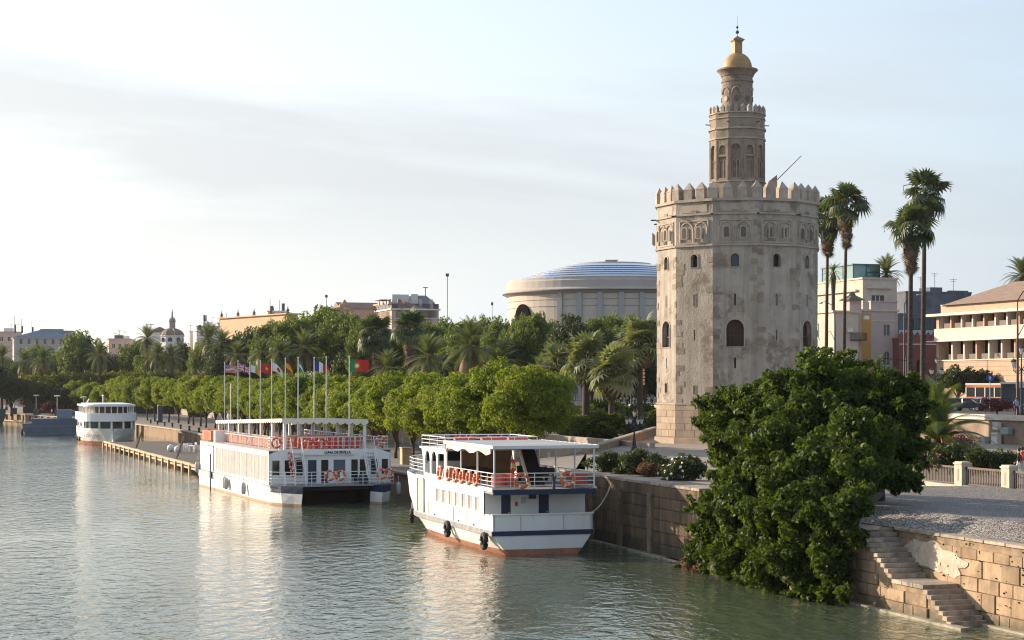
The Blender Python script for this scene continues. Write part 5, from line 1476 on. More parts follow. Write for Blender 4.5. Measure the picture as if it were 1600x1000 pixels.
big(1040,560,60,262,pd[0],'dark_tree','shadowy tree half hidden behind the tower', base_top=14, base_r=7)
for k,(x,y,h,lab) in enumerate(((18,585,34,'dark bushy tree at the far left edge above the green hulk'),(62,592,26,'dark bushy tree left of the red bush on the far quay'),(98,604,24,'dark low tree behind the red bush on the far quay'),(128,602,24,'dark tree above the stern of the white cruiser'),(-30,560,50,'dark tree cut by the left edge of the view'),(330,560,30,'dark low tree below the palms left of the flags'),(250,575,40,'dark low tree below the domed church'))):
    big(x,y,h,438 if x < 200 else 420,pd[k%2],'dark_tree',lab,LOW,base_top=14,base_r=7)
for x,yt,hp,d,v_,lab in ((355,512,40,385,pd[1],'dark green tree left of the flag poles under the palace'),(425,496,44,360,pv[2],'green tree rising in front of the palace roofline'),(540,486,60,322,pv[2],'broad green tree filling the belt left of the office block'),
      (610,510,40,300,pv[0],'green tree under the rose coloured building'),(668,498,46,292,pv[2],'green tree in front of the dark roof storey of the office block'),(725,494,44,285,pv[0],'green tree between the tall mast and the theatre'),(780,492,42,278,pv[1],'green tree covering the foot of the theatre arch'),
      (815,487,40,268,pv[2],'light green tree just left of the pine'),(925,488,44,268,pv[0],'light green tree just right of the pine'),(985,490,44,270,pv[1],'light green tree beside the tower edge'),(240,540,40,480,pv[1],'leafy tree below the church nave'),(320,530,34,450,pv[2],'leafy tree under the antenna mast'),(90,545,40,505,pv[0],'leafy tree before the right end of the blue roofed building'),(10,556,36,505,pv[2],'leafy tree at the far left below the skyline houses')):
    big(x,yt,hp,d,v_,'park_tree',lab,LOW if x < 330 else 4.0)
# lit hedges
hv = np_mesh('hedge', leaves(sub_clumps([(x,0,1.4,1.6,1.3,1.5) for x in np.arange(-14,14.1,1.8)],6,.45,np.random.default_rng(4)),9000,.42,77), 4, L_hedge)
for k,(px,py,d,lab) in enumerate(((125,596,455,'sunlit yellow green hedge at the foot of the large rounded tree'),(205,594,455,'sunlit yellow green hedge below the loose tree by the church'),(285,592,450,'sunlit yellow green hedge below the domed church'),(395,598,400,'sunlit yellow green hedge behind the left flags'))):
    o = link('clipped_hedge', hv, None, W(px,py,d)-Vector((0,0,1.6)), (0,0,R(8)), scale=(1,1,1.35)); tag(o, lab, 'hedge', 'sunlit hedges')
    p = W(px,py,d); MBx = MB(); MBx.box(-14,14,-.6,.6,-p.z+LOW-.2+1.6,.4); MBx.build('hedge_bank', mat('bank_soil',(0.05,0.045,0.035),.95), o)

# --- big fig tree spilling over the quay wall
fg = thing('fig_tree', 'huge dark leafy fig tree hanging over the quay wall down to the water', 'tree', Q(75.6,43,3.35))
fl0 = fg.location.copy()
def cl_t(px, py, t, rpx, fz=1.0):
    d = dT(px, t); r = rpx*d/F
    p = W(px, py, d) - fl0
    return (p.x, p.y, p.z, r, r, r*fz)
FC = [(1295,600,43,46),(1275,592,41,36),(1318,585,44,34),(1345,620,43,48),(1395,640,44,46),(1420,665,44,28),(1418,702,43.5,26),(1385,715,43,44),(1335,690,40,58),(1262,655,40,56),
      (1205,645,40,42),(1160,634,40,34),(1188,622,40.5,28),(1232,612,41,38),(1130,652,40,30),(1135,668,39.5,34),(1112,662,39.5,24),(1122,640,39.8,30),(1428,640,44,26),(1408,612,44,32),(1150,700,38.5,42),(1210,705,38,56),(1275,735,38,54),(1340,745,39,46),(1400,748,42,26),(1425,752,43,18),
      (1130,705,38.5,22),(1140,755,36.6,30),(1108,800,36.4,30),(1150,800,36.0,42),(1110,845,36.4,32),(1150,870,36.1,42),(1195,815,35.8,46),(1205,875,35.8,46),(1250,800,36.0,46),(1250,880,35.8,42),(1300,815,36.3,40),(1295,880,36.2,36),
      (1215,912,35.9,26),(1265,918,36.0,24),(1310,912,36.4,18),(1330,790,37,32),(1335,840,36.8,18),(1105,875,36.3,22),(1165,905,36.0,22),(1090,860,36.3,16),(1100,830,36.3,20),(1230,760,37,40),(1290,932,36.0,15),(1238,938,35.9,15),(1185,928,35.9,15),(1320,928,36.2,13),(1140,915,36,14),(1165,750,37,36)]
rngf = np.random.default_rng(21)
fcl = [cl_t(*c) for c in FC]
fs_ = sub_clumps(fcl, 15, .33, rngf, up=.2)
v = leaves(fs_, 100000, .225, 22, asp=.58, outw=.7, rnd=.6, upw=.35, droop=.6, shell=.24, jit=.6)
spr = []      # twigs of leaves that break the outline
for c in FC:
    for _ in range(8):
        cc = cl_t(*c); d = rngf.normal(size=3); d[2] = abs(d[2])*.4+.1; d /= np.linalg.norm(d); r = cc[3]
        p = np.array(cc[:3])+d*r*rngf.uniform(1.0,1.32); spr.append([*p, .22*r+.08, .22*r+.08, .16*r+.08])
v2 = leaves(np.array(spr), 15000, .26, 23, asp=.6, shell=.3)
v3 = leaves(np.array(fcl)*np.array([1,1,1,.68,.68,.68]), 12000, .42, 24, asp=.7, shell=.25, rnd=1.2)
link('crown', np_mesh('crown', np.concatenate([v, v2, v3]), 4, L_fig), fg)['kind'] = 'stuff'
li = []
for px,py,t in ((1295,610,43),(1390,650,44),(1335,700,40),(1262,665,40),(1160,650,40),(1210,720,38.5),(1120,770,37),(1200,830,36.3),(1290,850,36.5),(1150,880,36.4)):
    p = W(px,py,dT(px,t)) - fl0
    li.append([(Vector((0,0,.8)),.22),(p*.5+Vector((0,0,.6)),.13),(p,.04)])
link('trunk', trunk_mesh([(Vector((0,0,-.3)),.32),(Vector((0,0,.6)),.26),(Vector((-.2,-.1,2.2)),.22),(Vector((-.9,-.4,4.5)),.12)], li), fg)
dryc = [cl_t(1078,888,36.3,13),cl_t(1092,893,36.2,12),cl_t(1070,880,36.5,9)]
db = MB(); o = link('dry_shrub', np_mesh('dry_shrub', leaves(np.array([[*(np.array(c[:3])+np.array(fl0)),*c[3:]] for c in dryc]),1500,.24,31,asp=.35), 4, L_dry)); tag(o, 'brown dried shrub at the waterline under the fig tree', 'shrub')
wd = [cl_t(1058,890,36.0,9),cl_t(1080,872,36.2,12)]
o = link('water_weed', np_mesh('water_weed', leaves(np.array([[*(np.array(c[:3])+np.array(fl0)),*c[3:]] for c in wd]),900,.2,33,asp=.3), 4, L_ole)); tag(o, 'sparse green weed at the waterline left of the dried shrub', 'plant')

# --- shrubs
def shrub(px, py, d, rx, rz, m, n, size, lab, flowers=None, nf=0, name='oleander_shrub', seed=0, grp=None, asp=.3, fs=.16, ry=None):
    """px, py: middle of the bush"""
    c = W(px, py, d); base = c.z - rz
    t = thing(name, lab, 'shrub', (c.x, c.y, base), 0, grp)
    rng = np.random.default_rng(seed+500)
    ry = ry or rx*.8
    cl = [(rng.uniform(-.5,.5)*rx, rng.uniform(-.4,.4)*ry, rz*rng.uniform(.55,1.2), rx*.55, ry*.55, rz*.62) for _ in range(7)]
    sc = sub_clumps(cl, 8, .45, rng)
    link('foliage', np_mesh('foliage', leaves(sc, n, size, seed, asp=asp, upw=.5, shell=.22), 4, m), t)
    if flowers:
        link('blossom', np_mesh('blossom', leaves(np.array(cl)*np.array([1,1,1,1.18,1.18,1.18]), nf, fs, seed+9, asp=.95, shell=.05, outw=1.5, rnd=.3), 4, flowers), t)
    st_ = MB()
    for k in range(5): st_.tube([(0,0,-.1),(rng.uniform(-.3,.3)*rx,rng.uniform(-.3,.3)*ry,rz*.8)],.04,5)
    st_.build('stem', M_bark, t)
    return t
shrub(1070,732,99.5,1.45,.95,L_ole,5200,.24,'rounded oleander bush covered in white blossoms by the fig tree',M_wbl,130,seed=1,fs=.17)
shrub(1028,725,105,1.1,.85,L_ole,2600,.24,'small dry tinged oleander left of the white flowering bush',M_pbl,14,seed=2,fs=.13)
shrub(990,722,106,1.5,.95,L_ole,4600,.24,'thick green oleander in the middle of the quay top hedge',M_pbl,8,seed=3,fs=.13)
shrub(945,722,109,1.35,.85,L_ole,3800,.24,'green oleander nearest the ferry stern on the quay top',M_wbl,14,seed=4,fs=.12)
shrub(1015,735,103.5,.9,.6,L_dry,1300,.22,'low browned shrub at the front of the quay top hedge',seed=5)
shrub(968,738,106.5,.8,.5,L_ole,1200,.2,'low green shrub at the front of the quay top hedge',seed=6)
shrub(950,664,176,2.5,1.75,L_fig,6500,.36,'large glossy dark bush behind the slanting parapet',name='laurel_bush',seed=7,asp=.55)
shrub(985,668,186,1.6,1.6,L_dark,3000,.36,'dark bush at the parapet foot beside the lantern post',name='laurel_bush',seed=8,asp=.55)
shrub(1022,655,200,2.0,1.6,L_ole,3000,.36,'pale green bush against the left edge of the tower',name='laurel_bush',seed=9,asp=.5)
for q_,(px,py,d,rx,rz,lab) in enumerate(((922,652,196,2.2,1.7,'dark bush right of the last quayside tree, behind the glossy one'),(940,640,214,2.6,1.7,'bush between the bare palm trunk and the pale skirted palm'),(968,640,220,2.4,1.6,'bush under the pale skirted fan palm'),(1004,650,205,2.0,1.7,'bush at the foot of the palm leaning on the tower'),(905,668,178,2.0,1.5,'low bush where the parapet meets the quayside trees'),(880,655,205,2.6,1.9,'shaded bush under the silvery fan palm'))):
    shrub(px,py,d,rx,rz,L_fig if q_ % 2 else L_park,3600,.36,lab,name='laurel_bush',seed=120+q_,asp=.55)
for k,(px,py,d,rx,rz,lab) in enumerate(((1452,710,107,1.2,.95,'oleander at the fig tree end of the hedge behind the balustrade'),(1483,712,106,1.2,.95,'oleander with red blossoms second along the hedge behind the balustrade'),(1514,714,105,1.2,.9,'oleander between the two pale balustrade posts'),(1546,714,104,1.25,.88,'yellowish oleander above the last full rail of the balustrade'),(1571,717,103.5,.95,.85,'darker oleander at the walking people end of the hedge'))):
    shrub(px,py,d,rx*1.15,rz*1.08,L_ole,4600,.2,lab,M_pbl if k < 2 else None,40,seed=20+k,fs=.15)
shrub(1558,632,150,1.6,.75,L_redb,2000,.22,'reddish bush on top of the retaining wall before the bus',name='red_bush',seed=31)
shrub(1505,690,128,1.5,1.0,L_redb,1800,.2,'purple bougainvillea beneath the leaning palm',name='bougainvillea',seed=32)
shrub(87,634,445,4.0,2.4,L_redb,2600,.6,'rounded dark red bush on the far quay',name='red_bush',seed=33)
shrub(38,622,455,3.0,2.2,L_redb,1500,.6,'dull brown red bush near the far lamp posts',name='red_bush',seed=34)
lv = tree_variant(300, 2.6, 1.2, 4.6, 8, 5000, .34, L_dark, .12, sub=9, f=.4)
for px,ytop,h,lab in ((1497,570,1.0,'clipped dark laurel left of the pair before the brick building'),(1545,573,.9,'clipped dark laurel right of the pair, above the bus')):
    d = 240; k_ = F/d; zt = EYE+(600-ytop)/k_
    plant_tree('laurel_tree', lv, ((px-800)/F*d, d, 6.2), lab, scale=(1.25*h, 1.25*h, (zt-6.2)/4.6))

# ------------------------------------------------------------------ palms
def frond(L, rise, droop, n=26, wl=.72, lw=.13, m=None, name='frond', vee=.35, fold=.35):
    b = MB(); pts = []
    for k in range(n+1):
        u = k/n; pts.append(Vector((L*u*(1-.12*droop*u), 0, L*(rise*u - droop*u*u))))
    for k in range(0, n, 3):
        a, c = pts[k], pts[min(n,k+3)]; r = .035*(1-k/n)+.008
        b.poly([a+Vector((0,-r,0)), c+Vector((0,-r*.8,0)), c+Vector((0,r*.8,0)), a+Vector((0,r,0))])
    for k in range(3, n+1):
        u = k/n; t = (pts[k]-pts[k-1]).normalized()
        ll = wl*math.sin(PI*min(1,(u*.92+.12)))**.7*(L/3.6)
        for sg in (-1,1):
            tip = pts[k] + t*ll*.62 + Vector((0,sg*ll*.82,0)) + Vector((0,0,ll*(vee-fold*u)))*.5 - Vector((0,0,ll*.25))
            p = pts[k]; b.poly([p - t*lw*.5*L/3.6, p + t*lw*.5*L/3.6, tip] if sg > 0 else [p + t*lw*.5*L/3.6, p - t*lw*.5*L/3.6, tip])
    o = b.build(name, m or L_palm); me = o.data; bpy.data.objects.remove(o); return me
def fan(pet, rad, m, name='fan_leaf', droop=.35, nseg=15, spread=250):
    b = MB(); b.tube([(0,0,0),(pet*.6,0,.02),(pet,0,-.04*pet)],.022,4)
    c = Vector((pet*.96,0,-.03))
    for k in range(nseg):
        a = R(-spread/2+spread*k/(nseg-1)); w_ = R(spread/(nseg-1))*.62
        d = Vector((math.cos(a), math.sin(a), .10)); e1 = Vector((math.cos(a-w_), math.sin(a-w_), .02)); e2 = Vector((math.cos(a+w_), math.sin(a+w_), .02))
        mid = .58; p1, p2 = c+e1*rad*mid, c+e2*rad*mid; tip = c + d*rad - Vector((0,0,droop*rad))
        b.poly([c, p1, p2]); b.poly([p1, tip, p2])
    o = b.build(name, m); me = o.data; bpy.data.objects.remove(o); return me
FR = [frond(3.7,.55,.62), frond(3.6,.35,.72), frond(3.4,.15,.75)]
FRD = frond(3.3,.0,.85,m=L_palmd,lw=.10)
FN = [fan(1.0,.95,L_fan,droop=.30), fan(1.15,1.0,L_fan,droop=.8)]
FNL = [fan(1.0,1.05,L_fanl,droop=.28), fan(1.0,1.05,L_fanl,droop=.5)]
FND = fan(.75,.85,L_skirt,droop=.9,spread=150)
FRN = [frond(3.6,.75,.75,n=48,wl=.75,lw=.07,m=leaf_mat('leaf_young_palm',(0.055,0.085,0.022),(0.115,0.145,0.04),.3,.42,.6,(1.6,1.6,.6),.5)), frond(3.6,.6,1.0,n=48,wl=.75,lw=.07,m=MATS['leaf_young_palm'])]
FRN.append(frond(3.6,.25,1.05,n=48,wl=.72,lw=.07,m=MATS['leaf_young_palm']))
def rot_frond(o, az, el, roll=0):
    o.rotation_mode = 'QUATERNION'
    o.rotation_quaternion = (Matrix.Rotation(az,3,'Z') @ Matrix.Rotation(-el,3,'Y') @ Matrix.Rotation(roll,3,'X')).to_quaternion()
def date_palm(loc, h, L, lab, grp=None, seed=0, dry=10, n=62, tr=.28, lean=(0,0), meshes=None, elmax=80, elmin=-48):
    rg = random.Random(seed); t = thing('date_palm', lab, 'palm', loc, 0, grp)
    top = Vector((lean[0]*h, lean[1]*h, h))
    tm = trunk_mesh([(Vector((0,0,-.4)),tr*1.25),(top*.3,tr),(top*.85,tr*.95),(top-Vector((0,0,.5)),tr*1.55),(top+Vector((0,0,.25)),tr*.7)], [], M_pbark, 10)
    link('trunk', tm, t)
    ms = meshes or FR
    for k in range(n):
        u = k/(n-1); el = R(elmax + (elmin-elmax)*u**.85 + rg.uniform(-6,6)); az = k*2.39996+rg.uniform(-.15,.15)
        me = ms[0] if u < .35 else (ms[1] if u < .72 else ms[2])
        if k >= n-dry: me = FRD
        o = link('frond', me, t, top+Vector((0,0,.12-.35*u)), scale=(L/3.6*rg.uniform(.88,1.08),)*3); rot_frond(o, az, el, rg.uniform(-.25,.25))
    fb = MB()
    for k in range(9):
        a = rg.uniform(0,6.28); e = top+Vector((math.cos(a)*.9*L/3.6, math.sin(a)*.9*L/3.6, .25)); fb.tube([top, top.lerp(e,.6)+Vector((0,0,.25)), e-Vector((0,0,.3))],.05,4)
    fb.build('fruit_stalk', mat('fruit_stalk',(0.40,0.20,0.07),0.8), t)
    return t
def fan_palm(loc, h, lab, grp=None, seed=0, n=30, dead=26, Ls=1.0, tr=.2, skirt=2.2, lean=(0,0), light=False, elmin=-42):
    rg = random.Random(seed); t = thing('fan_palm', lab, 'palm', loc, 0, grp)
    top = Vector((lean[0]*h, lean[1]*h, h))
    tm = trunk_mesh([(Vector((0,0,-.4)),tr*1.5),(top*.12,tr*1.1),(top*.6,tr*.9),(top,tr*.75)], [], M_pbark, 9)
    link('trunk', tm, t)
    ms = FNL if light else FN
    for k in range(n):
        u = k/(n-1); el = R(74+(elmin-74)*u+rg.uniform(-14,14)); az = k*2.39996+rg.uniform(-.2,.2)
        o = link('fan_leaf', ms[0] if u < .5 else ms[1], t, top+Vector((0,0,.2-.4*u)), scale=(Ls*rg.uniform(.75,1.25),)*3); rot_frond(o, az, el, rg.uniform(-.5,.5))
    for k in range(dead):
        u = k/max(1,dead-1); az = k*2.39996+rg.uniform(-.3,.3); el = R(-52-32*u+rg.uniform(-6,6))
        o = link('dead_fan_leaf', FND, t, top+Vector((0,0,-.25-skirt*u)), scale=(Ls*rg.uniform(.85,1.1)*(1-.3*u),)*3); rot_frond(o, az, el, rg.uniform(-.4,.4))
    fb = MB()
    for k in range(12):
        a = rg.uniform(0,6.28); q = rg.uniform(1.2,2.2)*Ls; e = top+Vector((math.cos(a)*q, math.sin(a)*q, rg.uniform(-.3,.8))); fb.tube([top, top.lerp(e,.5)+Vector((0,0,.5)), e, e-Vector((0,0,.6))],.045,4)
    fb.build('flower_stalk', L_palmd, t)
    return t
def palm_at(px, pyc, d, fn, zg, **k):
    p = W(px, pyc, d); return fn(Vector((p.x,p.y,zg)), p.z-zg, **k)
# four tall washingtonias right of the tower
palm_at(1290,338,196,fan_palm,6.2,lab='tall fan palm half hidden by the right edge of the tower',seed=1,lean=(.012,0),Ls=1.25,skirt=3.2,dead=34,n=32)
palm_at(1317,318,192,fan_palm,6.2,lab='tall fan palm just clear of the tower with tan flower stalks',seed=2,lean=(.018,0),Ls=1.22,skirt=3.6,dead=30,n=28)
palm_at(1421,356,178,fan_palm,6.2,lab='fan palm with a thick grey skirt of dead leaves, shorter of the right pair',seed=3,lean=(.01,0),Ls=1.25,skirt=3.4,dead=50,n=27,tr=.26)
palm_at(1441,300,184,fan_palm,6.2,lab='tallest fan palm, standing behind the skirted one',seed=4,lean=(.012,0),Ls=1.3,skirt=2.6,dead=36,n=30,tr=.26)
palm_at(1385,428,300,date_palm,6.2,lab='date palm showing above the cream building roof',seed=5,L=3.7,n=60,dry=2)
palm_at(1597,432,262,date_palm,6.2,lab='date palm rising behind the brick building roof at the right edge',seed=6,L=3.6,n=60,dry=3)
palm_at(1302,428,262,date_palm,6.2,lab='small date palm seen in front of the glass penthouse',seed=7,L=2.0,n=26,dry=2)
palm_at(1466,690,122,date_palm,4.0,lab='young leaning palm with long arching green fronds behind the oleanders',seed=8,L=4.9,n=52,dry=0,meshes=FRN,tr=.38,elmax=84,elmin=-14)
palm_at(1228,612,118,date_palm,4.0,lab='small palm tuft peeping over the fig tree against the tower',seed=9,L=1.9,n=26,dry=0,meshes=FRN,tr=.2)
palm_at(1372,590,125,date_palm,4.0,lab='small palm tuft peeping over the fig tree towards the red building',seed=10,L=1.9,n=26,dry=0,meshes=FRN,tr=.2)
# promenade palms left of the tower
palm_at(1000,535,190,fan_palm,4.0,lab='broad fan palm leaning against the left edge of the tower',seed=11,Ls=1.55,n=44,dead=14,skirt=.9,tr=.34,light=True,elmin=-40)
palm_at(956,580,182,fan_palm,4.0,lab='pale fan palm with straw skirt above the glossy bush',seed=12,Ls=1.5,n=44,dead=18,skirt=1.0,tr=.36,light=True,elmin=-45)
palm_at(916,560,186,fan_palm,4.0,lab='fan palm with a thick bare trunk at the end of the quayside trees',seed=13,Ls=1.5,n=44,dead=10,skirt=.8,tr=.42,light=True,elmin=-45)
palm_at(878,578,192,fan_palm,4.0,lab='silvery fan palm rising behind the nearest quayside tree',seed=14,Ls=1.5,n=42,dead=8,skirt=.8,tr=.34,light=True,elmin=-45)
palm_at(735,546,214,date_palm,4.0,lab='golden lit date palm in the middle of the promenade',seed=15,L=4.3,n=70,dry=20)
palm_at(670,562,225,date_palm,4.0,lab='drooping dark date palm left of the golden one',seed=16,L=4.0,n=66,dry=12)
palm_at(783,570,212,date_palm,4.0,lab='green date palm right of the golden one',seed=17,L=3.5,n=60,dry=5)
palm_at(606,578,238,date_palm,4.0,lab='small bright date palm by the red flag',seed=18,L=3.2,n=56,dry=4)
palm_at(590,522,262,fan_palm,4.0,lab='dark tall fan palm in front of the pink building front',seed=19,Ls=1.6,n=40,dead=40,skirt=3.2)
palm_at(641,512,250,fan_palm,4.0,lab='tall fan palm with a shaggy brown beard before the office block',seed=20,Ls=1.4,n=36,dead=46,skirt=4.2)
palm_at(845,590,215,date_palm,4.0,lab='low date palm in the shade behind the quayside trees',seed=30,L=3.2,n=50,dry=3)
for k,(px,py,d,L,dry,lab) in enumerate(((476,545,300,3.8,14,'brown tinged date palm behind the Spanish flag'),(437,552,300,3.0,2,'silvery palm behind the red star flag'),(410,552,305,3.0,2,'silvery palm left of its twin behind the flags'),(370,556,320,3.0,3,'slim pale palm behind the British flag'),(326,532,400,4.4,10,'tall dark date palm left of the flag row'),(347,540,385,4.0,18,'straw coloured date palm next to the tall dark one'),
      (268,560,440,4.0,4,'date palm below the domed church, nearer the flags'),(246,556,440,4.0,4,'date palm below the domed church, nearer the large tree'),(230,530,470,4.0,6,'date palm rising from the loose tree by the church'),(156,556,450,4.2,2,'clear single date palm in front of the large rounded tree'),(66,562,460,4.2,8,'date palm under the blue roofed building'),(38,566,465,4.0,8,'brownish date palm at the left of the blue roofed building'),(3,560,470,4.2,5,'date palm cut by the left edge of the view'))):
    palm_at(px,py,d,date_palm,LOW if px < 300 else 3.0,lab=lab,seed=60+k,L=L*1.08,n=56,dry=dry,tr=.34)
# ------------------------------------------------------------------ buildings
M_cream2 = mat('render_cream', (0.62,0.53,0.43), 0.9, (0.54,0.45,0.36), 0.5, stain=(0.45,0.38,0.31), stain_scale=0.3)
M_pink   = mat('render_pinkgrey', (0.50,0.42,0.39), 0.9, (0.44,0.36,0.33), 0.4)
M_ochre  = mat('render_ochre', (0.50,0.31,0.09), 0.9, (0.44,0.27,0.08), 0.5)
M_redw   = mat('render_red', (0.27,0.105,0.085), 0.9, (0.22,0.085,0.07), 0.5)
M_brickw = mat('brick_buff', (0.50,0.36,0.26), 0.9, (0.43,0.30,0.21), 0.8, 0.3, 12)
M_whitew = mat('render_white', (0.74,0.71,0.66), 0.85, (0.66,0.63,0.58), 0.4)
M_greyb  = mat('render_darkgrey', (0.13,0.145,0.165), 0.9, (0.09,0.10,0.115), 0.35, stain=(0.2,0.2,0.21), stain_scale=0.4)
M_bluew  = mat('panel_blue', (0.11,0.15,0.20), 0.8, (0.08,0.11,0.15), 0.4)
M_win    = mat('city_window', (0.03,0.035,0.042), 0.12)
M_shut   = mat('green_shutter', (0.09,0.16,0.15), 0.7)
M_tileR  = mat('roof_tile', (0.29,0.205,0.155), 0.9, (0.22,0.155,0.115), 1.2, 0.5, 6)
M_slate  = mat('roof_bluegrey', (0.20,0.25,0.30), 0.7, (0.16,0.20,0.25), 0.6)
M_pinkw  = mat('render_rose', (0.60,0.45,0.37), 0.9, (0.55,0.40,0.33), 0.4)
M_conc   = mat('theatre_stone', (0.55,0.48,0.40), 0.85, (0.49,0.43,0.36), 0.3)
M_rim    = mat('theatre_rim', (0.44,0.40,0.35), 0.8, (0.39,0.35,0.31), 0.3)
M_metal  = mat('dome_metal', (0.66,0.72,0.80), 0.2, metal=1.0)
WINC = {}
def city(name, lab, px, d, wr, ll, z0, z1, wall_m, front=(), side=(), rot=QROT, roof=True, win_m=None, cornice=.35, group=None, trim=None, cat='building', inset=.22):
    """box building; root at its corner nearest the river and bridge. front: openings on the face towards the bridge (x inland, z),
    side: openings on the river face (x going away, z). Openings: (x0, x1, z0, z1, arched)"""
    p = W(px, 600, d); loc = Vector((p.x, p.y, z0)); t = thing(name, lab, cat, loc, rot, group)
    h = z1-z0; m = MB(); win_m = win_m or M_win
    # local +x = away along the quay, local +y = towards the river; inland is -y
    def op(o): return arch((o[0]+o[1])/2, o[2], o[1]-o[0], o[3]-o[2]) if len(o) > 4 and o[4] else rect(*o[:4])
    m.holed(rect(0,wr,0,h), [op(o) for o in front], (0,0,0), (0,-1,0), (0,0,1), inset)
    m.holed([(-b,z) for b,z in rect(0,ll,0,h)][::-1], [[(-b,z) for b,z in op(o)][::-1] for o in side], (0,0,0), (-1,0,0), (0,0,1), inset)
    m.poly([(ll,0,0),(ll,-wr,0),(ll,-wr,h),(ll,0,h)][::-1]); m.poly([(0,-wr,0),(ll,-wr,0),(ll,-wr,h),(0,-wr,h)])
    m.poly([(0,0,h-.02),(0,-wr,h-.02),(ll,-wr,h-.02),(ll,0,h-.02)][::-1])
    m.build('wall', wall_m, t)
    for f, ops in ((0,front),(1,side)):
        for o in ops:
            b = MB(); pts = op(o)
            if f == 0: b.poly([(inset*.9,-a,z) for a,z in pts]); 
            else: b.poly([(a,-inset*.9,z) for a,z in pts][::-1])
            wo = b.build('window', o[5] if len(o) > 5 else win_m, t)
            b = MB(); xm = (o[0]+o[1])/2
            for xx in ([xm] if o[1]-o[0] < 2.2 else [o[0]+(o[1]-o[0])*q/3 for q in (1,2)]):
                if f == 0: b.box(inset*.6,inset*.85,-xx-.05,-xx+.05,o[2],o[3]-.05)
                else: b.box(xx-.05,xx+.05,-inset*.85,-inset*.6,o[2],o[3]-.05)
            if f == 0: b.box(-.12,.05,-o[1]-.12,-o[0]+.12,o[2]-.14,o[2]-.02)
            else: b.box(o[0]-.12,o[1]+.12,-.05,.12,o[2]-.14,o[2]-.02)
            b.build('frame', trim or M_whitew, wo)
    if cornice:
        b = MB(); c = cornice
        b.box(-c,ll+c,-wr-c,c,h-.01,h+.28); b.build('cornice', trim or wall_m, t)
    return t
def grid(x0, x1, n, w_, z0, h, rows, dz, arched=False, m=None):
    out_ = []
    for r_ in range(rows):
        for k in range(n):
            xc = x0+(x1-x0)*(k+.5)/n; o = (xc-w_/2, xc+w_/2, z0+r_*dz, z0+r_*dz+h, arched)
            out_.append(o + ((m,) if m else ()))
    return out_
def gable(mb, x0, x1, y0, y1, z, rise, hip=0.0):
    a = [(x0,y0,z),(x1,y0,z),(x1,y1,z),(x0,y1,z)]; ym = (y0+y1)/2; r0, r1 = (x0+hip,ym,z+rise), (x1-hip,ym,z+rise)
    i = [mb.pt(p) for p in a]; j = [mb.pt(r0), mb.pt(r1)]
    mb.face((i[0],i[1],j[1],j[0])); mb.face((i[2],i[3],j[0],j[1])); mb.face((i[1],i[2],j[1])); mb.face((i[3],i[0],j[0])); mb.face(i[::-1])

# --- right of the tower
# cream block with roof terrace
def hz(py, d): return EYE+(600-py)*d/F
a = city('cream_house','tall cream house block with a corner and a wide picture window behind the palms',1348,285,6.2,22,6.2,hz(436,285),M_cream2,
     front=[(1.6,3.9,hz(474,285)-6.2,hz(461,285)-6.2)], side=[(2.5,4.2,13.6,15.6),(9,10.5,13.6,15.4)], cornice=.18)
b = MB(); h_ = hz(436,285)-6.2
b.box(-.5,.0,-5.2,-.8,h_-1.5,h_-1.2); b.box(1.5,20,0,.5,h_-1.9,h_-1.6); b.build('ledge', M_cream2, a)
b = MB(); b.box(-.3,-.0,-4.2,-1.3,hz(476,285)-6.2-.2,hz(474,285)-6.2-.02); b.build('sill', M_whitew, a)
gp = thing('glass_penthouse','greenish glass box on the roof behind the two tall palms','penthouse',W(1333,600,300)-Vector((0,0,EYE-hz(437,300))),QROT)
hh = hz(414,300)-hz(437,300)
b = MB(); b.box(0,11,-5,0,0,hh); b.build('glazing', mat('green_glass',(0.16,0.28,0.29),0.08,spec=0.8), gp)
b = MB()
for x in (0,3.6,7.2,11): 
    for y in (-5,0): b.box(x-.09,x+.09,y-.09,y+.09,-9,hh+.05)
for y in (-2.5,): b.box(-.09,.09,y-.09,y+.09,0,hh)
b.box(-.3,11.3,-5.3,.3,hh,hh+.22); b.box(-.05,.06,-5,-2.5,hh*.48,hh*.54); b.cyl((0,-4.9,0),(0,-2.6,hh),.05,n=4); b.build('frame', mat('teal_steel',(0.06,0.13,0.15),0.5), gp)
# ochre and pinkish town house with lookout turret
dT_ = 262
t1 = hz(486,dT_)-6.2
a = city('town_house','pinkish grey and ochre town house front with a slim lookout turret',1340,dT_,6.6,15,6.2,hz(486,dT_),M_pink,
     front=[(4.0-.5+.85,4.0+.5+.85,hz(524,dT_)-6.2,hz(507,dT_)-6.2,False,M_shut),(4.35,5.35,0.6,hz(549,dT_)-6.2,True,M_shut)], side=[(11.0,12.2,hz(526,dT_)-6.2,hz(505,dT_)-6.2,False,M_shut)], cornice=.22, trim=M_cream2)
b = MB(); b.box(-.06,-.001,-2.2,.0,.05,t1-.4); b.box(.0,8.5,.001,.07,.05,t1-.4); b.build('ochre_bay', M_ochre, a)
b = MB(); b.box(0,.5,-6.6,-2.2,t1+.28,t1+1.4); b.box(-.15,.65,-6.7,-2.1,t1+1.4,t1+1.55); b.build('parapet', M_pink, a)
b = MB(); b.box(-.08,-.002,-6.6,-2.2,t1-1.5,t1-1.35); b.box(-.08,-.002,-6.6,-2.2,5.9,6.05); b.box(-.12,.0,-6.6,-6.45,0,t1); b.build('moulding', M_cream2, a)
b = MB(); b.box(-1.0,-.1,-5.5,-4.15,.3,.42)
for y in np.arange(-5.5,-4.1,.19): b.box(-1.0,-.96,y,y+.04,.42,1.3)
b.box(-1.0,-.96,-5.5,-4.15,1.3,1.36); b.build('balcony', M_iron2, a)
tr_ = MB(); th = hz(470,dT_)-6.2
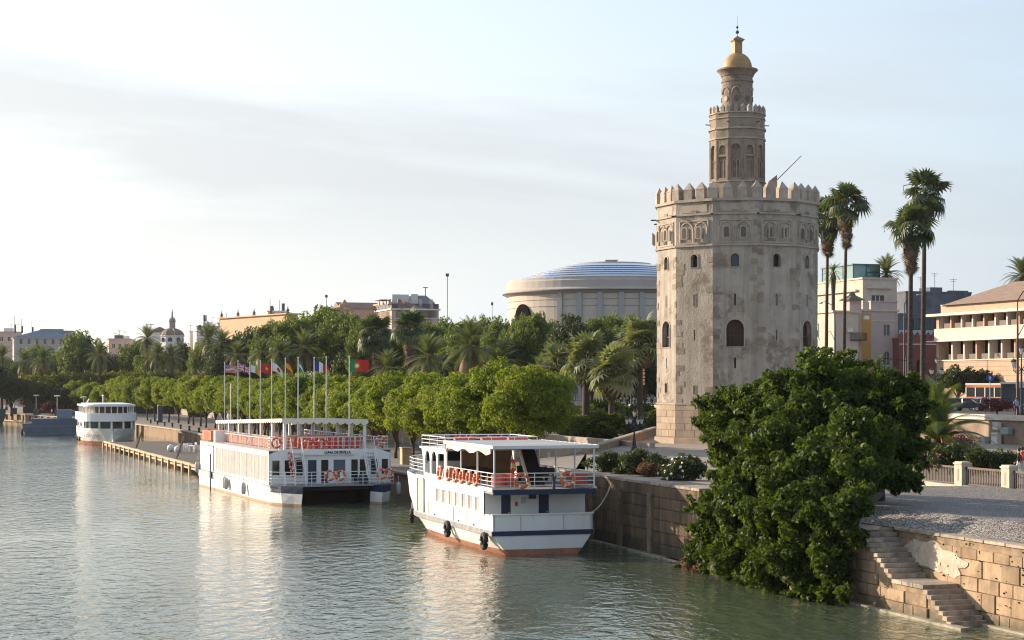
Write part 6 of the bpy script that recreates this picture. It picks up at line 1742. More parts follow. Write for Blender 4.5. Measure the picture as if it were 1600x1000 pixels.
tr_.holed(rect(-1.2,.75,0,th), [arch(-.08,hz(528,dT_)-6.2,.75,hz(506,dT_)-hz(528,dT_)), rect(-.5,.4,hz(568,dT_)-6.2,hz(550,dT_)-6.2)], (-1.6,1.0,0), (0,-1,0), (0,0,1), .2)
tr_.box(-1.58,.3,-.55,1.4,0,th) if False else None
for q in ([(-1.6,2.2,0),(-1.6,2.2,th),(.3,2.2,th),(.3,2.2,0)],[(-1.6,0.25,0),(.3,0.25,0),(.3,0.25,th),(-1.6,0.25,th)],[(.3,0.25,0),(.3,2.2,0),(.3,2.2,th),(.3,0.25,th)]): tr_.poly(q)
to = tr_.build('turret', M_pink, a)
b = MB(); b.box(-1.42,-1.40,0.3,2.15,hz(530,dT_)-6.2,hz(505,dT_)-6.2); b.box(-1.42,-1.40,0.6,1.5,hz(569,dT_)-6.2,hz(549,dT_)-6.2); b.build('shutter', M_shut, to)
rf = MB(); i = [rf.pt(p) for p in ((-2.2,-.2,th),(.9,-.2,th),(.9,2.7,th),(-2.2,2.7,th))]; j = [rf.pt(p) for p in ((-1.1,.9,th+.75),(-.2,.9,th+.75),(-.2,1.6,th+.75),(-1.1,1.6,th+.75))]; k_ = [rf.pt(p) for p in ((-.95,1.1,th+1.3),(-.4,1.1,th+1.3),(-.4,1.4,th+1.3),(-.95,1.4,th+1.3))]
for q in range(4): rf.face((i[q],i[(q+1)%4],j[(q+1)%4],j[q])); rf.face((j[q],j[(q+1)%4],k_[(q+1)%4],k_[q]))
rf.face(i[::-1]); rf.face(k_); rf.build('turret_roof', mat('old_tile',(0.15,0.14,0.10),0.9,(0.10,0.09,0.07),1.5), to)
b = MB(); zb_ = hz(533,dT_)-6.2; b.box(-2.7,-1.62,-.05,2.55,zb_,zb_+.15)
for y in np.arange(-.05,2.56,.17): b.box(-2.7,-2.66,y,y+.035,zb_+.15,zb_+1.1)
for y in (-.05,2.51):
    for x in np.arange(-2.6,-1.6,.17): b.box(x,x+.035,y,y+.035,zb_+.15,zb_+1.1)
b.box(-2.72,-2.65,-.05,2.55,zb_+1.1,zb_+1.16); b.build('balcony', M_iron2, to)
a = city('cream_annex','low cream house lit by the sun right beside the tower edge',1303,258,4,16,6.2,hz(488,258),M_cream2, side=[(4.5,6.0,hz(528,258)-6.2,hz(504,258)-6.2,False,M_shut),(10,11.5,hz(528,258)-6.2,hz(504,258)-6.2)], cornice=.3)
for x_, y_, z_ in ((-.35,-5.6,hz(500,dT_)-6.2),(-.35,-2.9,hz(520,dT_)-6.2)): MB().box(x_,0,y_,y_+.8,z_,z_+.55).build('air_conditioner', M_whitew, a)
# dark grey block, blue panel house and red battlemented house
a = city('grey_block','dark grey rear block with stained walls between the palms and brick building',1415,330,14,14,6.2,hz(457,330),M_greyb, front=grid(1,13,3,1.2,14,1.6,1,3), side=[], cornice=.1)
b = MB(); b.box(2,6,-9,-6.4,hz(457,330)-6.2,hz(447,330)-6.2); b.box(1,2,-14,-10,hz(457,330)-6.2,hz(452,330)-6.2); b.build('stair_housing', M_greyb, a)
b = MB(); hk = hz(457,330)-6.2
for (y,l) in ((-5,3.2),(-8,4),(-12,3)): b.cyl((3,y,hk),(3,y,hk+l),.05,n=4); b.cyl((3,y-.8,hk+l-.2),(3,y+.8,hk+l-.2),.03,n=4); b.cyl((3,y-.5,hk+l-.6),(3,y+.5,hk+l-.6),.03,n=4)
b.build('antenna', M_iron2, a)
a = city('blue_panel_house','blue grey panelled house above the red battlemented one',1408,285,9,10,6.2,hz(492,285),M_bluew, front=grid(.5,8.5,4,1.7,11.6,2.2,1,3), cornice=.1, trim=M_greyb)
d_ = 262; hr = hz(531,d_)-6.2
a = city('red_house','dark red house with white edged stepped battlements beside the brick building',1405,d_,7,10,6.2,hz(531,d_),M_redw, front=[(2.9,4.1,.4,hz(561,d_)-6.2,True),(.9,1.5,2.2,4.2,True),(5.4,6.0,2.2,4.2,True)], cornice=.12, trim=M_redw)
b = MB(); c_ = MB()
for k in range(8):
    y = -.1-k*.9; b.extr([(y,hr+.28),(y-.72,hr+.28),(y-.72,hr+.75),(y-.54,hr+.75),(y-.54,hr+1.05),(y-.36,hr+1.05),(y-.36,hr+1.25),(y-.18,hr+1.05),(y,hr+.75)],(0,0,0),(0,1,0),(0,0,1),(.3,0,0))
    c_.extr([(y-.9,hr+1.0),(y-.73,hr+.6),(y-.36,hr+1.34),(y+.01,hr+.8),(y+.01,hr+1.45),(y-.9,hr+1.45)],(.1,0,0),(0,1,0),(0,0,1),(.1,0,0))
b.build('battlement', M_redw, a); c_.build('battlement_edge', mat('pale_blue_edge',(0.42,0.50,0.58),0.8), a)
b = MB(); b.box(-.12,-.002,-7,0,hr-.7,hr-.55); b.build('moulding', M_whitew, a)

# buff brick office building with loggias
t_f = 135.0; dA = dT(1463, t_f); dB = dT(1640, t_f)
pA, pB = T(1463,t_f,6.2), T(1650,t_f,6.2); dv = (pA-pB); LB = dv.length
mb_rot = math.atan2(dv.y, dv.x)
a = thing('brick_office','buff brick office building with two tiers of deep set windows and a low tiled roof','building',pB,mb_rot)
zz = lambda py: hz(py, 243)-6.2
yo = 0.0
wallb = MB()
wallb.box(0,LB,-14,0,0,zz(562)); wallb.build('lower_wall', M_brickw, a)
cl_ = MB()
for z in np.arange(.6, zz(562)-.2, .62): cl_.box(-.02,LB+.03,-14.03,.035,z,z+.10)
cl_.build('brick_course', mat('brick_course',(0.40,0.28,0.195),0.9), a)
wallb = MB(); wallb.box(0,LB,-14,.35,zz(530),zz(511)); wallb.build('parapet_band', mat('office_band',(0.62,0.53,0.46),0.85,(0.57,0.48,0.41),.5), a)
wallb = MB(); wallb.box(0,LB-1.2,-14,0,zz(487),zz(474)); 
wallb.build('upper_wall', M_brickw, a)
b = MB(); b.box(-.5,LB+1.6,-14,1.1,zz(491),zz(487)); b.box(-.5,LB+1.2,-14,.9,zz(532),zz(530)-.01); b.box(-.3,LB+.2,-14,.15,zz(563),zz(561.5)+.02); b.build('eaves_slab', mat('slab_pale',(0.66,0.58,0.50),0.8), a)
for z0_, z1_, n_ in ((zz(561),zz(532),9),(zz(511),zz(491),10)):
    g = MB(); g.box(.2,LB-.6,-13.5,-1.5,z0_,z1_); 
    g.build('window_strip', mat('office_glass',(0.03,0.02,0.02),0.5,spec=0.15), a)
    for k in range(n_+1):
        x = .2+k*(LB-.9)/n_
        b = MB(); b.box(x-.16,x+.16,-1.5,-.2,z0_,z1_); b.build('column', M_brickw if k % 3 == 0 else MATS['slab_pale'], a)
        if k < n_:
            b = MB(); b.box(x+.5,x+.58,-1.52,-1.4,z0_,z1_); b.box(x+1.3,x+1.38,-1.52,-1.4,z0_,z1_); b.box(x+.16,x+2.2,-.55,-.5,z0_,z0_+.75); b.build('glazing_bar', mat('bronze_rail',(0.10,0.06,0.045),.6), a)
    b = MB(); b.box(LB-.7,LB,-14,0,z0_,z1_); b.build('end_pier', M_brickw, a)
rf = MB(); z_ = zz(474); gable(rf,-3,LB-2.2,-15,.6,z_,zz(438)-z_,6.0); rf.build('roof', M_tileR, a)
b = MB(); b.box(.0,LB-1.5,-.05,.25,zz(474),zz(472.6)); b.build('roof_edge', MATS['slab_pale'], a)
b = MB(); b.box(LB-9.5,LB-8.7,0,.06,zz(575),zz(571.5)); b.build('wall_vent', M_iron2, a)

# --- theatre drum
TD = 385; tc_ = W(955,600,TD); k_ = F/TD
tz = lambda py: hz(py, TD)-4.0
th_ = thing('round_theatre','large round theatre with ribbed metal dome and pale drum behind the trees','theatre',(tc_.x,tc_.y,4.0),0)
rD = 164/k_
dr = MB(); dr.lathe([(rD*.985,0),(rD*.985,tz(462))],72); dr.build('drum_wall', M_conc, th_)
rm = MB(); rm.lathe([(rD*.985,tz(466)),(rD*1.035,tz(461.5)),(rD*1.035,tz(459)),(rD*1.0,tz(456)),(rD*1.0,tz(446)),(rD*.985,tz(444)),(rD*.985,tz(441)),(rD*.92,tz(440.5))],72); rm.build('rim', M_rim, th_)
st_ = MB(); st_.lathe([(rD*1.037,tz(461.6)),(rD*1.037,tz(460.4))],72,cap=False); st_.build('rim_shadow_line', M_iron2, th_)  # black band laid on the rim as a shadow line, no recess cut
dm = MB(); prof_=[]
zs = [440,436,432,428,424,420,416.5]; rs_ = [.90,.84,.775,.70,.615,.525,.44]
for q,(r_,y_) in enumerate(zip(rs_, zs)):
    prof_.append((rD*r_, tz(y_))); 
    if q < len(rs_)-1: prof_.append((rD*(rs_[q+1]+.012), tz(zs[q+1]+.6)))
prof_.append((rD*.38,tz(414)))
dm.lathe(prof_,72); dm.build('dome', M_metal, th_)
for q in range(6):
    b = MB(); b.lathe([(rD*(rs_[q]+.002),tz(zs[q]+.5)),(rD*(rs_[q]+.012),tz(zs[q]+.2)),(rD*(rs_[q]+.012),tz(zs[q]-.3)),(rD*(rs_[q]-.006),tz(zs[q]-.6))],72,cap=False); b.build('dome_rib', mat('dome_rib',(0.30,0.34,0.40),0.5), th_)
b = MB(); b.lathe([(rD*.39,tz(414.5)),(rD*.38,tz(412.8)),(0.2,tz(412))],48); b.build('dome_cap', M_rim, th_)
b = MB(); b.box(-1.2,1.2,-1.2,1.2,tz(412.8),tz(407.5)); b.box(-1.4,1.4,-1.4,1.4,tz(407.5),tz(406.5)); b.build('dome_lantern', M_rim, th_)
for q in range(-6,6):
    a_ = R(-90+q*11.0+35)
    b = MB(); b.M = Matrix.Rotation(a_,4,'Z'); b.box(rD*.975,rD*1.004,-.55,.55,0,tz(464)); b.build('pilaster', mat('pilaster_grey',(0.36,0.35,0.34),0.7), th_)
b = MB()
for y_ in (474,484): b.lathe([(rD*.987,tz(y_+.4)),(rD*.99,tz(y_)),(rD*.987,tz(y_-.4))],72,cap=False)
b.build('joint_line', MATS['pilaster_grey'], th_)
ang = math.asin(-140/164)
b = MB(); b.M = Matrix.Rotation(ang,4,'Z') @ Matrix.Identity(4)
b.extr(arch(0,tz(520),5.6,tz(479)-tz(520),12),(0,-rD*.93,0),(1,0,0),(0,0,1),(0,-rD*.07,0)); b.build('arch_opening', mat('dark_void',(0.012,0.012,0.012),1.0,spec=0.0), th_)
b = MB(); b.box(9,16,24,31,tz(470),tz(402)); b.build('stage_tower', M_conc, th_)
b = MB(); b.box(9,16,23.9,24.0,tz(412),tz(404)); b.build('stage_louvre', M_greyb, th_)

# --- white modern office block and neighbours
dO = 345; zo = lambda py: hz(py,dO)-4
a = city('office_block','white modern office block with dark roof storey and grey sloping plant room',612,dO,9.5,13,4.0,hz(484,dO),M_pinkw, front=grid(.6,2.6,2,.6,zo(497),1.6,1,3)+grid(3,9.2,4,1.25,zo(496),1.2,1,3)+grid(.5,9,4,.7,zo(540),1.9,3,3.6), side=grid(.5,12.5,4,1.2,zo(500),1.8,1,3)+grid(.5,12.5,4,.9,zo(540),2.0,3,3.6), cornice=.3, trim=M_whitew)
b = MB(); h_ = zo(484); b.box(.0,12,-9.5,0,h_+.28,zo(474)); b.build('roof_storey', mat('bronze_storey',(0.10,0.085,0.09),0.5), a)
b = MB(); b.box(2,6,-4.0,-.6,zo(474),zo(459)); b.box(2,6,-5.8,-4.4,zo(474),zo(458)); b.build('lift_tower', M_whitew, a)
b = MB(); b.extr([(-5.8,zo(474)),(-9.4,zo(474)),(-9.4,zo(471)),(-7.6,zo(460)),(-5.8,zo(460))],(2.5,0,0),(0,1,0),(0,0,1),(6,0,0)); b.build('plant_room', mat('plant_grey',(0.28,0.30,0.34),0.7), a)
b = MB(); b.box(0,5,.0,2.2,zo(469),zo(468)); b.cyl((3,-7.6,zo(460)),(3,-7.6,zo(447)),.08,n=4); b.cyl((3,-8.1,zo(447)),(3,-7.1,zo(447)),.08,n=4); b.build('antenna', M_greyb, a)
a = city('rose_building','rose coloured building with a row of small windows left of the office block',608,352,2,22,4.0,hz(474,352),M_pinkw, side=grid(1,21,7,1.0,hz(493,352)-4,2.2,1,3)+grid(1,21,7,1.0,hz(510,352)-4,2.0,1,3)+grid(1,21,7,1.1,hz(545,352)-4,2.4,2,4.2), cornice=.3)
# ornate gable behind the tall tree
og = thing('ornate_gable','ornate baroque gable peeping over the tall broad tree','building',W(538,600,360)-Vector((0,0,EYE-4)),R(20))
b = MB(); zg_ = lambda py: hz(py,360)-4
b.box(-3,14,0,6,0,zg_(482)); b.build('wall', M_pinkw, og)
b = MB(); gable(b,-1,14,-.4,6.4,zg_(482),1.4,0); b.build('roof', M_tileR, og)
b = MB(); b.extr([(-1.9,zg_(484)),(1.9,zg_(484)),(1.9,zg_(481)),(1.1,zg_(480)),(1.0,zg_(476)),(.5,zg_(474)),(.25,zg_(470)),(0,zg_(467.5)),(-.25,zg_(470)),(-.5,zg_(474)),(-1,zg_(476)),(-1.1,zg_(480)),(-1.9,zg_(481))],(0,-.4,0),(1,0,0),(0,0,1),(0,.8,0)); b.lathe([(.05,zg_(482)),(.35,zg_(480)),(.1,zg_(477)),(.05,zg_(473))],6,(13.5,0)); b.build('gable_front', mat('gable_brown',(0.30,0.17,0.11),.8,(0.5,0.4,0.3),1.5), og)
# ornamented yellow palace
dP = 430; zp = lambda py: hz(py,dP)-3
a = city('palace','sunlit yellow palace roofline with pinnacles behind the dark tree',448,dP,3,37,3.0,hz(491,dP),mat('palace_yellow',(0.60,0.42,0.26),.85,(0.55,0.37,0.22),.4), rot=R(125), cornice=.5)
b = MB()
for x in (0,9,18,27,36.5):
    b.lathe([(.5,zp(491)),(.5,zp(488)),(.2,zp(487)),(.45,zp(485)),(.15,zp(482)),(.03,zp(477))],7,(x,-.3))
b.build('pinnacle', mat('pinnacle_brown',(0.20,0.13,0.10),.8), a)
a = city('roof_pavilion','small grey roof pavilion with chimneys above the palace',418,440,5,9,3.0,hz(487,440),M_whitew, front=grid(.5,4.5,2,.9,hz(494,440)-3,1.2,1,3), cornice=.2)
b = MB()
for x,y,l in ((1,-1,1.5),(2,-4,2.2),(6,-2,1.2)): MB().box(x,x+.7,y-.7,y,hz(487,440)-3,hz(487,440)-3+l).build('chimney', M_greyb, a)
b.cyl((2,-1,hz(487,440)-3),(2,-1,hz(466,440)-3),.06,n=4); b.cyl((2,-3.4,hz(487,440)-3),(2,-3.4,hz(468,440)-3),.06,n=4); b.build('antenna', M_greyb, a)
# domed church
dC = 620; zc_ = lambda py: hz(py,dC)-LOW
cp_ = W(269,600,dC)
ch = thing('domed_church','white church drum with a dark ribbed dome and slender lantern','church',(cp_.x,cp_.y,LOW),0)
kc = F/dC
b = MB(); b.lathe([(18/kc,0),(18/kc,zc_(526)),(19.5/kc,zc_(525.5)),(19.5/kc,zc_(524))],8,a0=R(22.5)); b.build('drum', M_whitew, ch)
for q in range(8):
    a_ = R(45*q); bb = MB(); bb.M = Matrix.Rotation(a_,4,'Z'); bb.extr(arch(0,zc_(534),1.5,zc_(527.5)-zc_(534)),(0,-18/kc*.935,0),(1,0,0),(0,0,1),(0,-.2,0)); bb.build('drum_window', M_win, ch)
b = MB(); b.lathe([(19/kc,zc_(524))]+[(18/kc*math.cos(PI/2*q/8),zc_(524)+ (zc_(513)-zc_(524))*math.sin(PI/2*q/8)) for q in range(0,8)],16); b.build('dome', mat('church_tile',(0.20,0.14,0.11),.8,(0.28,0.2,0.15),1.5), ch)
b = MB()
for q in range(8):
    a_ = R(22.5+45*q); b.tube([(18.4/kc*math.cos(PI/2*u/6)*math.cos(a_),18.4/kc*math.cos(PI/2*u/6)*math.sin(a_),zc_(524)+(zc_(513)-zc_(524))*math.sin(PI/2*u/6)) for u in range(6)],.14,4)
b.build('dome_rib', mat('church_rib',(0.45,0.38,0.3),.8), ch)
b = MB(); b.lathe([(5/kc,zc_(514)),(5/kc,zc_(503)),(5.8/kc,zc_(502.5)),(5.6/kc,zc_(501.5)),(4.6/kc,zc_(498)),(2.2/kc,zc_(496)),(1.4/kc,zc_(495)),(1.2/kc,zc_(489)),(.1/kc,zc_(482))],8); b.build('lantern', mat('church_lantern',(0.26,0.19,0.16),.8,(0.45,0.38,0.32),2), ch)
a = city('church_nave','low tiled church nave left of the dome',232,640,8,9,LOW,hz(519,640),M_whitew, cornice=0)
b = MB(); gable(b,-.5,9,-8.5,.5,hz(519,640)-LOW,2.0,0); b.build('roof', M_tileR, a)
b = MB(); b.cyl((1,-1,hz(515,640)-LOW),(1,-1,hz(505,640)-LOW),.12,n=4); b.cyl((1,-2.2,hz(507,640)-LOW),(1,.2,hz(507,640)-LOW),.1,n=4); b.build('cross', M_greyb, a)
# blue roofed building
dB_ = 620; zb2 = lambda py: hz(py,dB_)-LOW
a = city('blue_roof_building','long grey building with a pale blue hipped roof on the far left skyline',22,dB_,21,14,LOW,hz(528,dB_),mat('grey_render',(0.42,0.39,0.37),.9,(0.38,0.35,0.33),.3), front=grid(1,20,7,.9,zb2(538),1.8,1,3)+grid(1,20,7,.9,zb2(552),1.8,1,3), side=grid(1,13,4,1,zb2(538),1.8,1,3), cornice=.4, trim=M_whitew)
b = MB(); gable(b,-.8,14.6,-21.6,.6,zb2(527)+.0,3.2,4.5); o = b.build('roof', M_slate, a)
b = MB(); b.box(3,9,-17,-9,zb2(527),zb2(513)); b.box(6,8,-21,-16,zb2(527),zb2(515)); b.build('roof_plant', mat('roof_grey',(0.24,0.28,0.32),.8), a)
b = MB()
for x,y,l in ((3,-2.6,5),(4,-6.2,4.5),(2,-.2,6)): MB().box(x,x+.6,y-.6,y,zb2(520),zb2(520)+l*.5).build('chimney', M_greyb, a); MB().cyl((x,y,zb2(520)),(x,y,zb2(520)+l),.07,n=4).build('antenna', M_greyb, a)
for k,(px,pt,d,wr,ll,m,lab) in enumerate(((-6,519,640,9,9,M_pinkw,'pale flat roofed house at the far left edge of the skyline'),(170,530,650,8,8,M_pinkw,'small pink roofed house between the two big left trees'),(186,531,660,6,9,M_whitew,'small white house low between the trees left of the church'),(296,518,650,7,9,M_whitew,'white flat roofed house right of the dome, lower one'),(307,510,640,9,9,M_whitew,'white flat roofed house carrying the antenna mast'),(340,505,650,5,9,M_pinkw,'pale house between the antenna mast and the palace'))):
    a = city('skyline_house',lab,px,d,wr,ll,LOW,hz(pt,d),m,front=grid(.6,wr-.6,max(2,int(wr/2.5)),.9,hz(pt,d)-LOW-3.2,1.5,1,3), side=grid(.6,ll-.6,3,.9,hz(pt,d)-LOW-3.2,1.5,1,3), cornice=.25)
    b = MB(); hh_ = hz(pt,d)-LOW
    for q in range(3):
        x,y = random.uniform(1,ll-1), -random.uniform(.5,wr-.5); l = random.uniform(1.5,4); b.cyl((x,y,hh_),(x,y,hh_+l),.07,n=4); b.cyl((x,y-.7,hh_+l-.2),(x,y+.7,hh_+l-.2),.05,n=4)
    b.box(ll*.4,ll*.7,-wr*.7,-wr*.3,hh_,hh_+1.6); b.build('roof_clutter', M_greyb if k % 2 else M_whitew, a)
am = thing('antenna_mast','phone antenna mast with panel aerials on the white roof','mast',W(320,600,640)-Vector((0,0,EYE-hz(512,640))),0)
b = MB(); b.cyl((0,0,-1),(0,0,4.2),.18,n=6); b.build('pole', M_greyb, am)
b = MB()
for q in range(3): a_ = q*2.09; b.box(.45*math.cos(a_)-.2,.45*math.cos(a_)+.2,.45*math.sin(a_)-.12,.45*math.sin(a_)+.12,2.2,4.6)
b.box(-2.2,-1.4,-.4,.4,-.6,1.0); b.box(1.2,2.2,-.4,.4,-.6,.8); b.build('aerial_panel', M_greyb, am)
def mast(px, ytop, ybot, d, lab, r=.09, head=True):
    t = thing('thin_mast', lab, 'mast', Vector((W(px,600,d).x, d, hz(ybot,d))), 0); h = hz(ytop,d)-hz(ybot,d)
    MB().cyl((0,0,-6),(0,0,h),r,n=5).build('pole', mat('mast_grey',(0.35,0.36,0.37),.6), t)
    if head: MB().box(-r*3,r*3,-r*2,r*2,h-.1,h+.4).build('head', M_greyb, t)
mast(699,431,495,300,'tall thin mast standing alone left of the theatre'); mast(769,476,492,300,'short thin mast close to the theatre',.06)
mast(510,464,482,345,'thin mast with a small crossbar above the tall broad tree',.08)

# --- far quay sheds
for k,(px,py,d,wr,ll,h,lab) in enumerate(((42,640,475,7,5,6.2,'white kiosk between the dark trees on the far quay'),(104,640,480,8,5,6.0,'white kiosk behind the red bush on the far quay'))):
    a = city('white_kiosk',lab,px,d,wr,ll,LOW,LOW+h,M_whitew,front=grid(.5,wr-.5,3,1.3,1.0,1.6,2,2.6), side=grid(.5,ll-.5,2,1.3,1.0,1.6,2,2.6), cornice=.3)
# wall mounted cabinets under the street
for k,(px,y0,y1,w_,m,lab) in enumerate(((1559.5,660,671,7,M_whitew,'upper white meter cabinet on the retaining wall'),(1558.5,676,697,9,M_whitew,'lower tall white meter cabinet on the retaining wall'),(1574,668,678,12,mat('teal_sign',(0.25,0.36,0.37),.6),'pale teal notice board on the retaining wall'),(1539,682,696,9,M_grey,'grey electric cabinet behind the oleanders'))):
    d = dT(px,90.6); w2 = w_*d/F/.55; hh_ = (y1-y0)*d/F; p = T(px,90.6,EYE-(y1-600)*d/F)
    t = thing('wall_cabinet', lab, 'cabinet', p, QROT)
    MB().box(-w2/2,w2/2,-.1,.35,0,hh_).build('body', m, t)
    MB().box(-w2/2+.06,w2/2-.06,.35,.37,hh_*.72,hh_*.9).build('louvre', M_grey, t)
# ------------------------------------------------------------------ flagpoles
M_pole = mat('flagpole_white', (0.72,0.72,0.70), 0.4)
FLC = {k: mat('flag_'+k, c, 0.85) for k, c in dict(red=(0.62,0.03,0.03), white=(0.78,0.77,0.74), blue=(0.03,0.06,0.28), yellow=(0.80,0.50,0.03), green=(0.02,0.25,0.09), black=(0.02,0.02,0.02), gold=(0.70,0.42,0.06), orange=(0.65,0.28,0.05)).items()}
FK = list(FLC)
def fcol(c): return FK.index(c)
def stripes(seq, vert=False):
    def f(u, v):
        w = u if vert else v; return fcol(seq[min(len(seq)-1, int(w*len(seq)))])
    return f
def usa(u, v):
    if u < .42 and v < .54:
        return fcol('white') if (int(u*24)+int(v*14)) % 4 == 0 else fcol('blue')
    return fcol('red' if int(v*13) % 2 == 0 else 'white')
def uk(u, v):
    x, y = u-.5, v-.5
    if abs(x) < .055 or abs(y) < .085: return fcol('red')
    if abs(x) < .11 or abs(y) < .16: return fcol('white')
    d = min(abs(y-x), abs(y+x))
    return fcol('red') if d < .04 else fcol('white') if d < .11 else fcol('blue')
def disc(bg, fg, r=.28, cx=.5):
    return lambda u, v: fcol(fg) if ((u-cx)*1.5)**2+(v-.5)**2 < r*r else fcol(bg)
def star_red(u, v):
    x, y = (u-.5)*1.5, v-.5; r = math.hypot(x,y); a = math.atan2(x,-y)
    return fcol('yellow') if r < .13+.12*max(0,math.cos(5*a)) else fcol('red')
def portugal(u, v):
    x, y = (u-.36)*1.5, v-.5; r = math.hypot(x,y)
    if r < .10: return fcol('white')
    if r < .2: return fcol('yellow')
    return fcol('green') if u < .30 else fcol('red')
def spain(u, v):
    if .25 < v < .75: return fcol('red') if math.hypot((u-.32)*1.5, v-.5) < .1 else fcol('yellow')
    return fcol('red')
def flagpole(px, ytop, pat, lab, droop, wlen=1.75, drop=1.2, sweep=0.0, t=40.0, dens=30):
    d = dT(px, t); p = T(px, t, LOW); h = EYE+(600-ytop)*d/F-LOW
    f = thing('flagpole', lab, 'flagpole', p, 0, 'row of flagpoles behind the catamaran')
    b = MB(); b.cyl((0,0,-.1),(0,0,h),.085,.05,8); b.lathe([(.02,h),(.09,h+.04),(.09,h+.12),(.02,h+.17)],8); b.build('pole', M_pole, f)
    b = MB(); nu, nv = dens, int(dens*.7)
    z0 = h-.25; g = []
    for i in range(nu+1):
        u = i/nu; row_ = []
        for j in range(nv+1):
            v = j/nv
            fall = droop*u*u*wlen*.6 + droop*u*.25
            x = .09 + wlen*u*(1-.28*droop) + sweep*u*v
            y = .13*math.sin(u*7.5+v*1.6)*u**.5
            row_.append(b.pt((x, y, z0 - drop*v*(1-.25*droop*u) - fall)))
        g.append(row_)
    for i in range(nu):
        for j in range(nv):
            b.cur = pat((i+.5)/nu, (j+.5)/nv); b.face((g[i][j], g[i+1][j], g[i+1][j+1], g[i][j+1]))
    b.build('flag', [FLC[k] for k in FK], f, smooth=True)
flagpole(351,567,usa,'flagpole flying the American stars and stripes, first of the row',.15,1.75,1.2)
flagpole(372,565,uk,'flagpole flying the British union flag',.45,1.8,1.15)
flagpole(390.5,567,stripes(['white','white','orange','gold'],True),'flagpole with a white flag ending in orange folds',.7,1.6,1.0)
flagpole(407,565,star_red,'flagpole flying a red flag with a yellow star',.35,1.65,1.2)
flagpole(424.5,563,disc('white','red',.26,.62),'flagpole flying a white flag with a red disc',.9,1.7,1.1)
flagpole(446,561,spain,'flagpole flying the folded red and yellow Spanish flag',1.15,1.15,1.1)
flagpole(466,560,stripes(['green','white','green']),'flagpole flying a green and white striped flag hanging down',1.6,1.25,1.1)
flagpole(491,560,stripes(['blue','white','red'],True),'flagpole flying the blue white and red French flag',.55,1.6,1.2)
flagpole(510,559,stripes(['black','red','gold']),'flagpole with a black red and gold flag furled against it',1.7,.55,1.5)
flagpole(546,558,portugal,'flagpole flying a red and green flag with a yellow emblem, last of the row',.05,1.9,1.25)

# ------------------------------------------------------------------ lamps and posts
M_lglass = mat('lantern_glass', (0.62,0.60,0.54), 0.35)
M_blackp = mat('post_black', (0.022,0.022,0.024), 0.5)
def candelabra(loc, h, lab, s=1.0, arms=4):
    t = thing('street_lamp', lab, 'street lamp', loc, .4)
    b = MB(); b.lathe([(.30*s,0),(.30*s,.25),(.2*s,.35),(.16*s,.9),(.09*s,1.1),(.07*s,h*.72),(.1*s,h*.74),(.05*s,h*.8),(.04*s,h)],8); b.build('pole', M_blackp, t)
    b = MB(); spots = [(0,0,h)]
    for k in range(arms):
        a = 2*PI*k/arms; e = (.78*s*math.cos(a), .78*s*math.sin(a)); z = h*.78
        b.tube([(0,0,z-.35*s),(e[0]*.5,e[1]*.5,z-.5*s),(e[0],e[1],z-.2*s),(e[0],e[1],z)],.03*s,5); b.torus((e[0]*.45,e[1]*.45,z-.1*s),(-e[1],e[0],0),.2*s,.022*s,12,4); spots.append((*e,z))
    b.build('arm', M_blackp, t)
    for (x,y,z) in spots:
        l = MB(); l.lathe([(.08*s,z),(.2*s,z+.42*s),(.21*s,z+.44*s)],6,(x,y)); lo_ = l.build('lantern', M_lglass, t)
        c = MB(); c.lathe([(.24*s,z+.44*s),(.12*s,z+.6*s),(.03*s,z+.68*s),(.01*s,z+.85*s)],6,(x,y)); c.build('lantern_cap', M_blackp, lo_)
def gr(px, py, z):
    d = (EYE-z)*F/(py-600); return Vector(((px-800)/F*d, d, z))
candelabra(gr(991,704,4.0), 2.75, 'black five lantern lamp post in front of the slanting parapet', .85)
def atd(px, d, z): return Vector(((px-800)/F*d, d, z))
candelabra(atd(1463.5,205,6.2), 5.6, 'black lantern cluster lamp before the corner of the brick building', 1.0)
candelabra(atd(1380,200,6.2), 4.0, 'black lantern cluster lamp at the foot of the pinkish town house', 1.0)
candelabra(atd(1596,178,6.2), 6.2, 'large black lantern cluster lamp at the right edge of the view', 1.3)
def tall_lamp(px, d, ytop, lab, side=1, col=None):
    t = thing('street_lamp', lab, 'street lamp', atd(px,d,6.2), 0); h = hz(ytop,d)-6.2; m = col or mat('lamp_brown',(0.07,0.035,0.03),.55)
    b = MB(); b.tube([(0,0,0),(0,0,h*.8)],.11,8,rs=[.15,.09]); b.tube([(0,0,h*.8),(.0,0,h*.9),(side*.5,0,h*.965),(side*1.3,0,h),(side*2.0,0,h*.99)],.06,6); b.build('pole', m, t)
    b = MB(); b.tube([(0,0,h*.62),(side*.7,0,h*.72),(side*1.5,0,h*.70)],.045,6); b.build('lower_arm', m, t)
    b = MB(); b.hexa([(side*1.7-.1,-.13,h*.985-.12),(side*1.7+.6*side,-.13,h*.985-.1),(side*1.7+.6*side,.13,h*.985-.1),(side*1.7-.1,.13,h*.985-.12)],[(side*1.7-.1,-.1,h*.985+.06),(side*1.7+.55*side,-.1,h*.985+.04),(side*1.7+.55*side,.1,h*.985+.04),(side*1.7-.1,.1,h*.985+.06)]); b.build('lamp_head', M_grey, t)
tall_lamp(1413,225,457,'tall slim curved street lamp in front of the red house',1)
tall_lamp(1590,170,449,'tall brown curved street lamp at the right edge, its arm bending right',1)
tall_lamp(1305,250,471,'street lamp arm reaching left in front of the cream annex',-1,M_greyb)
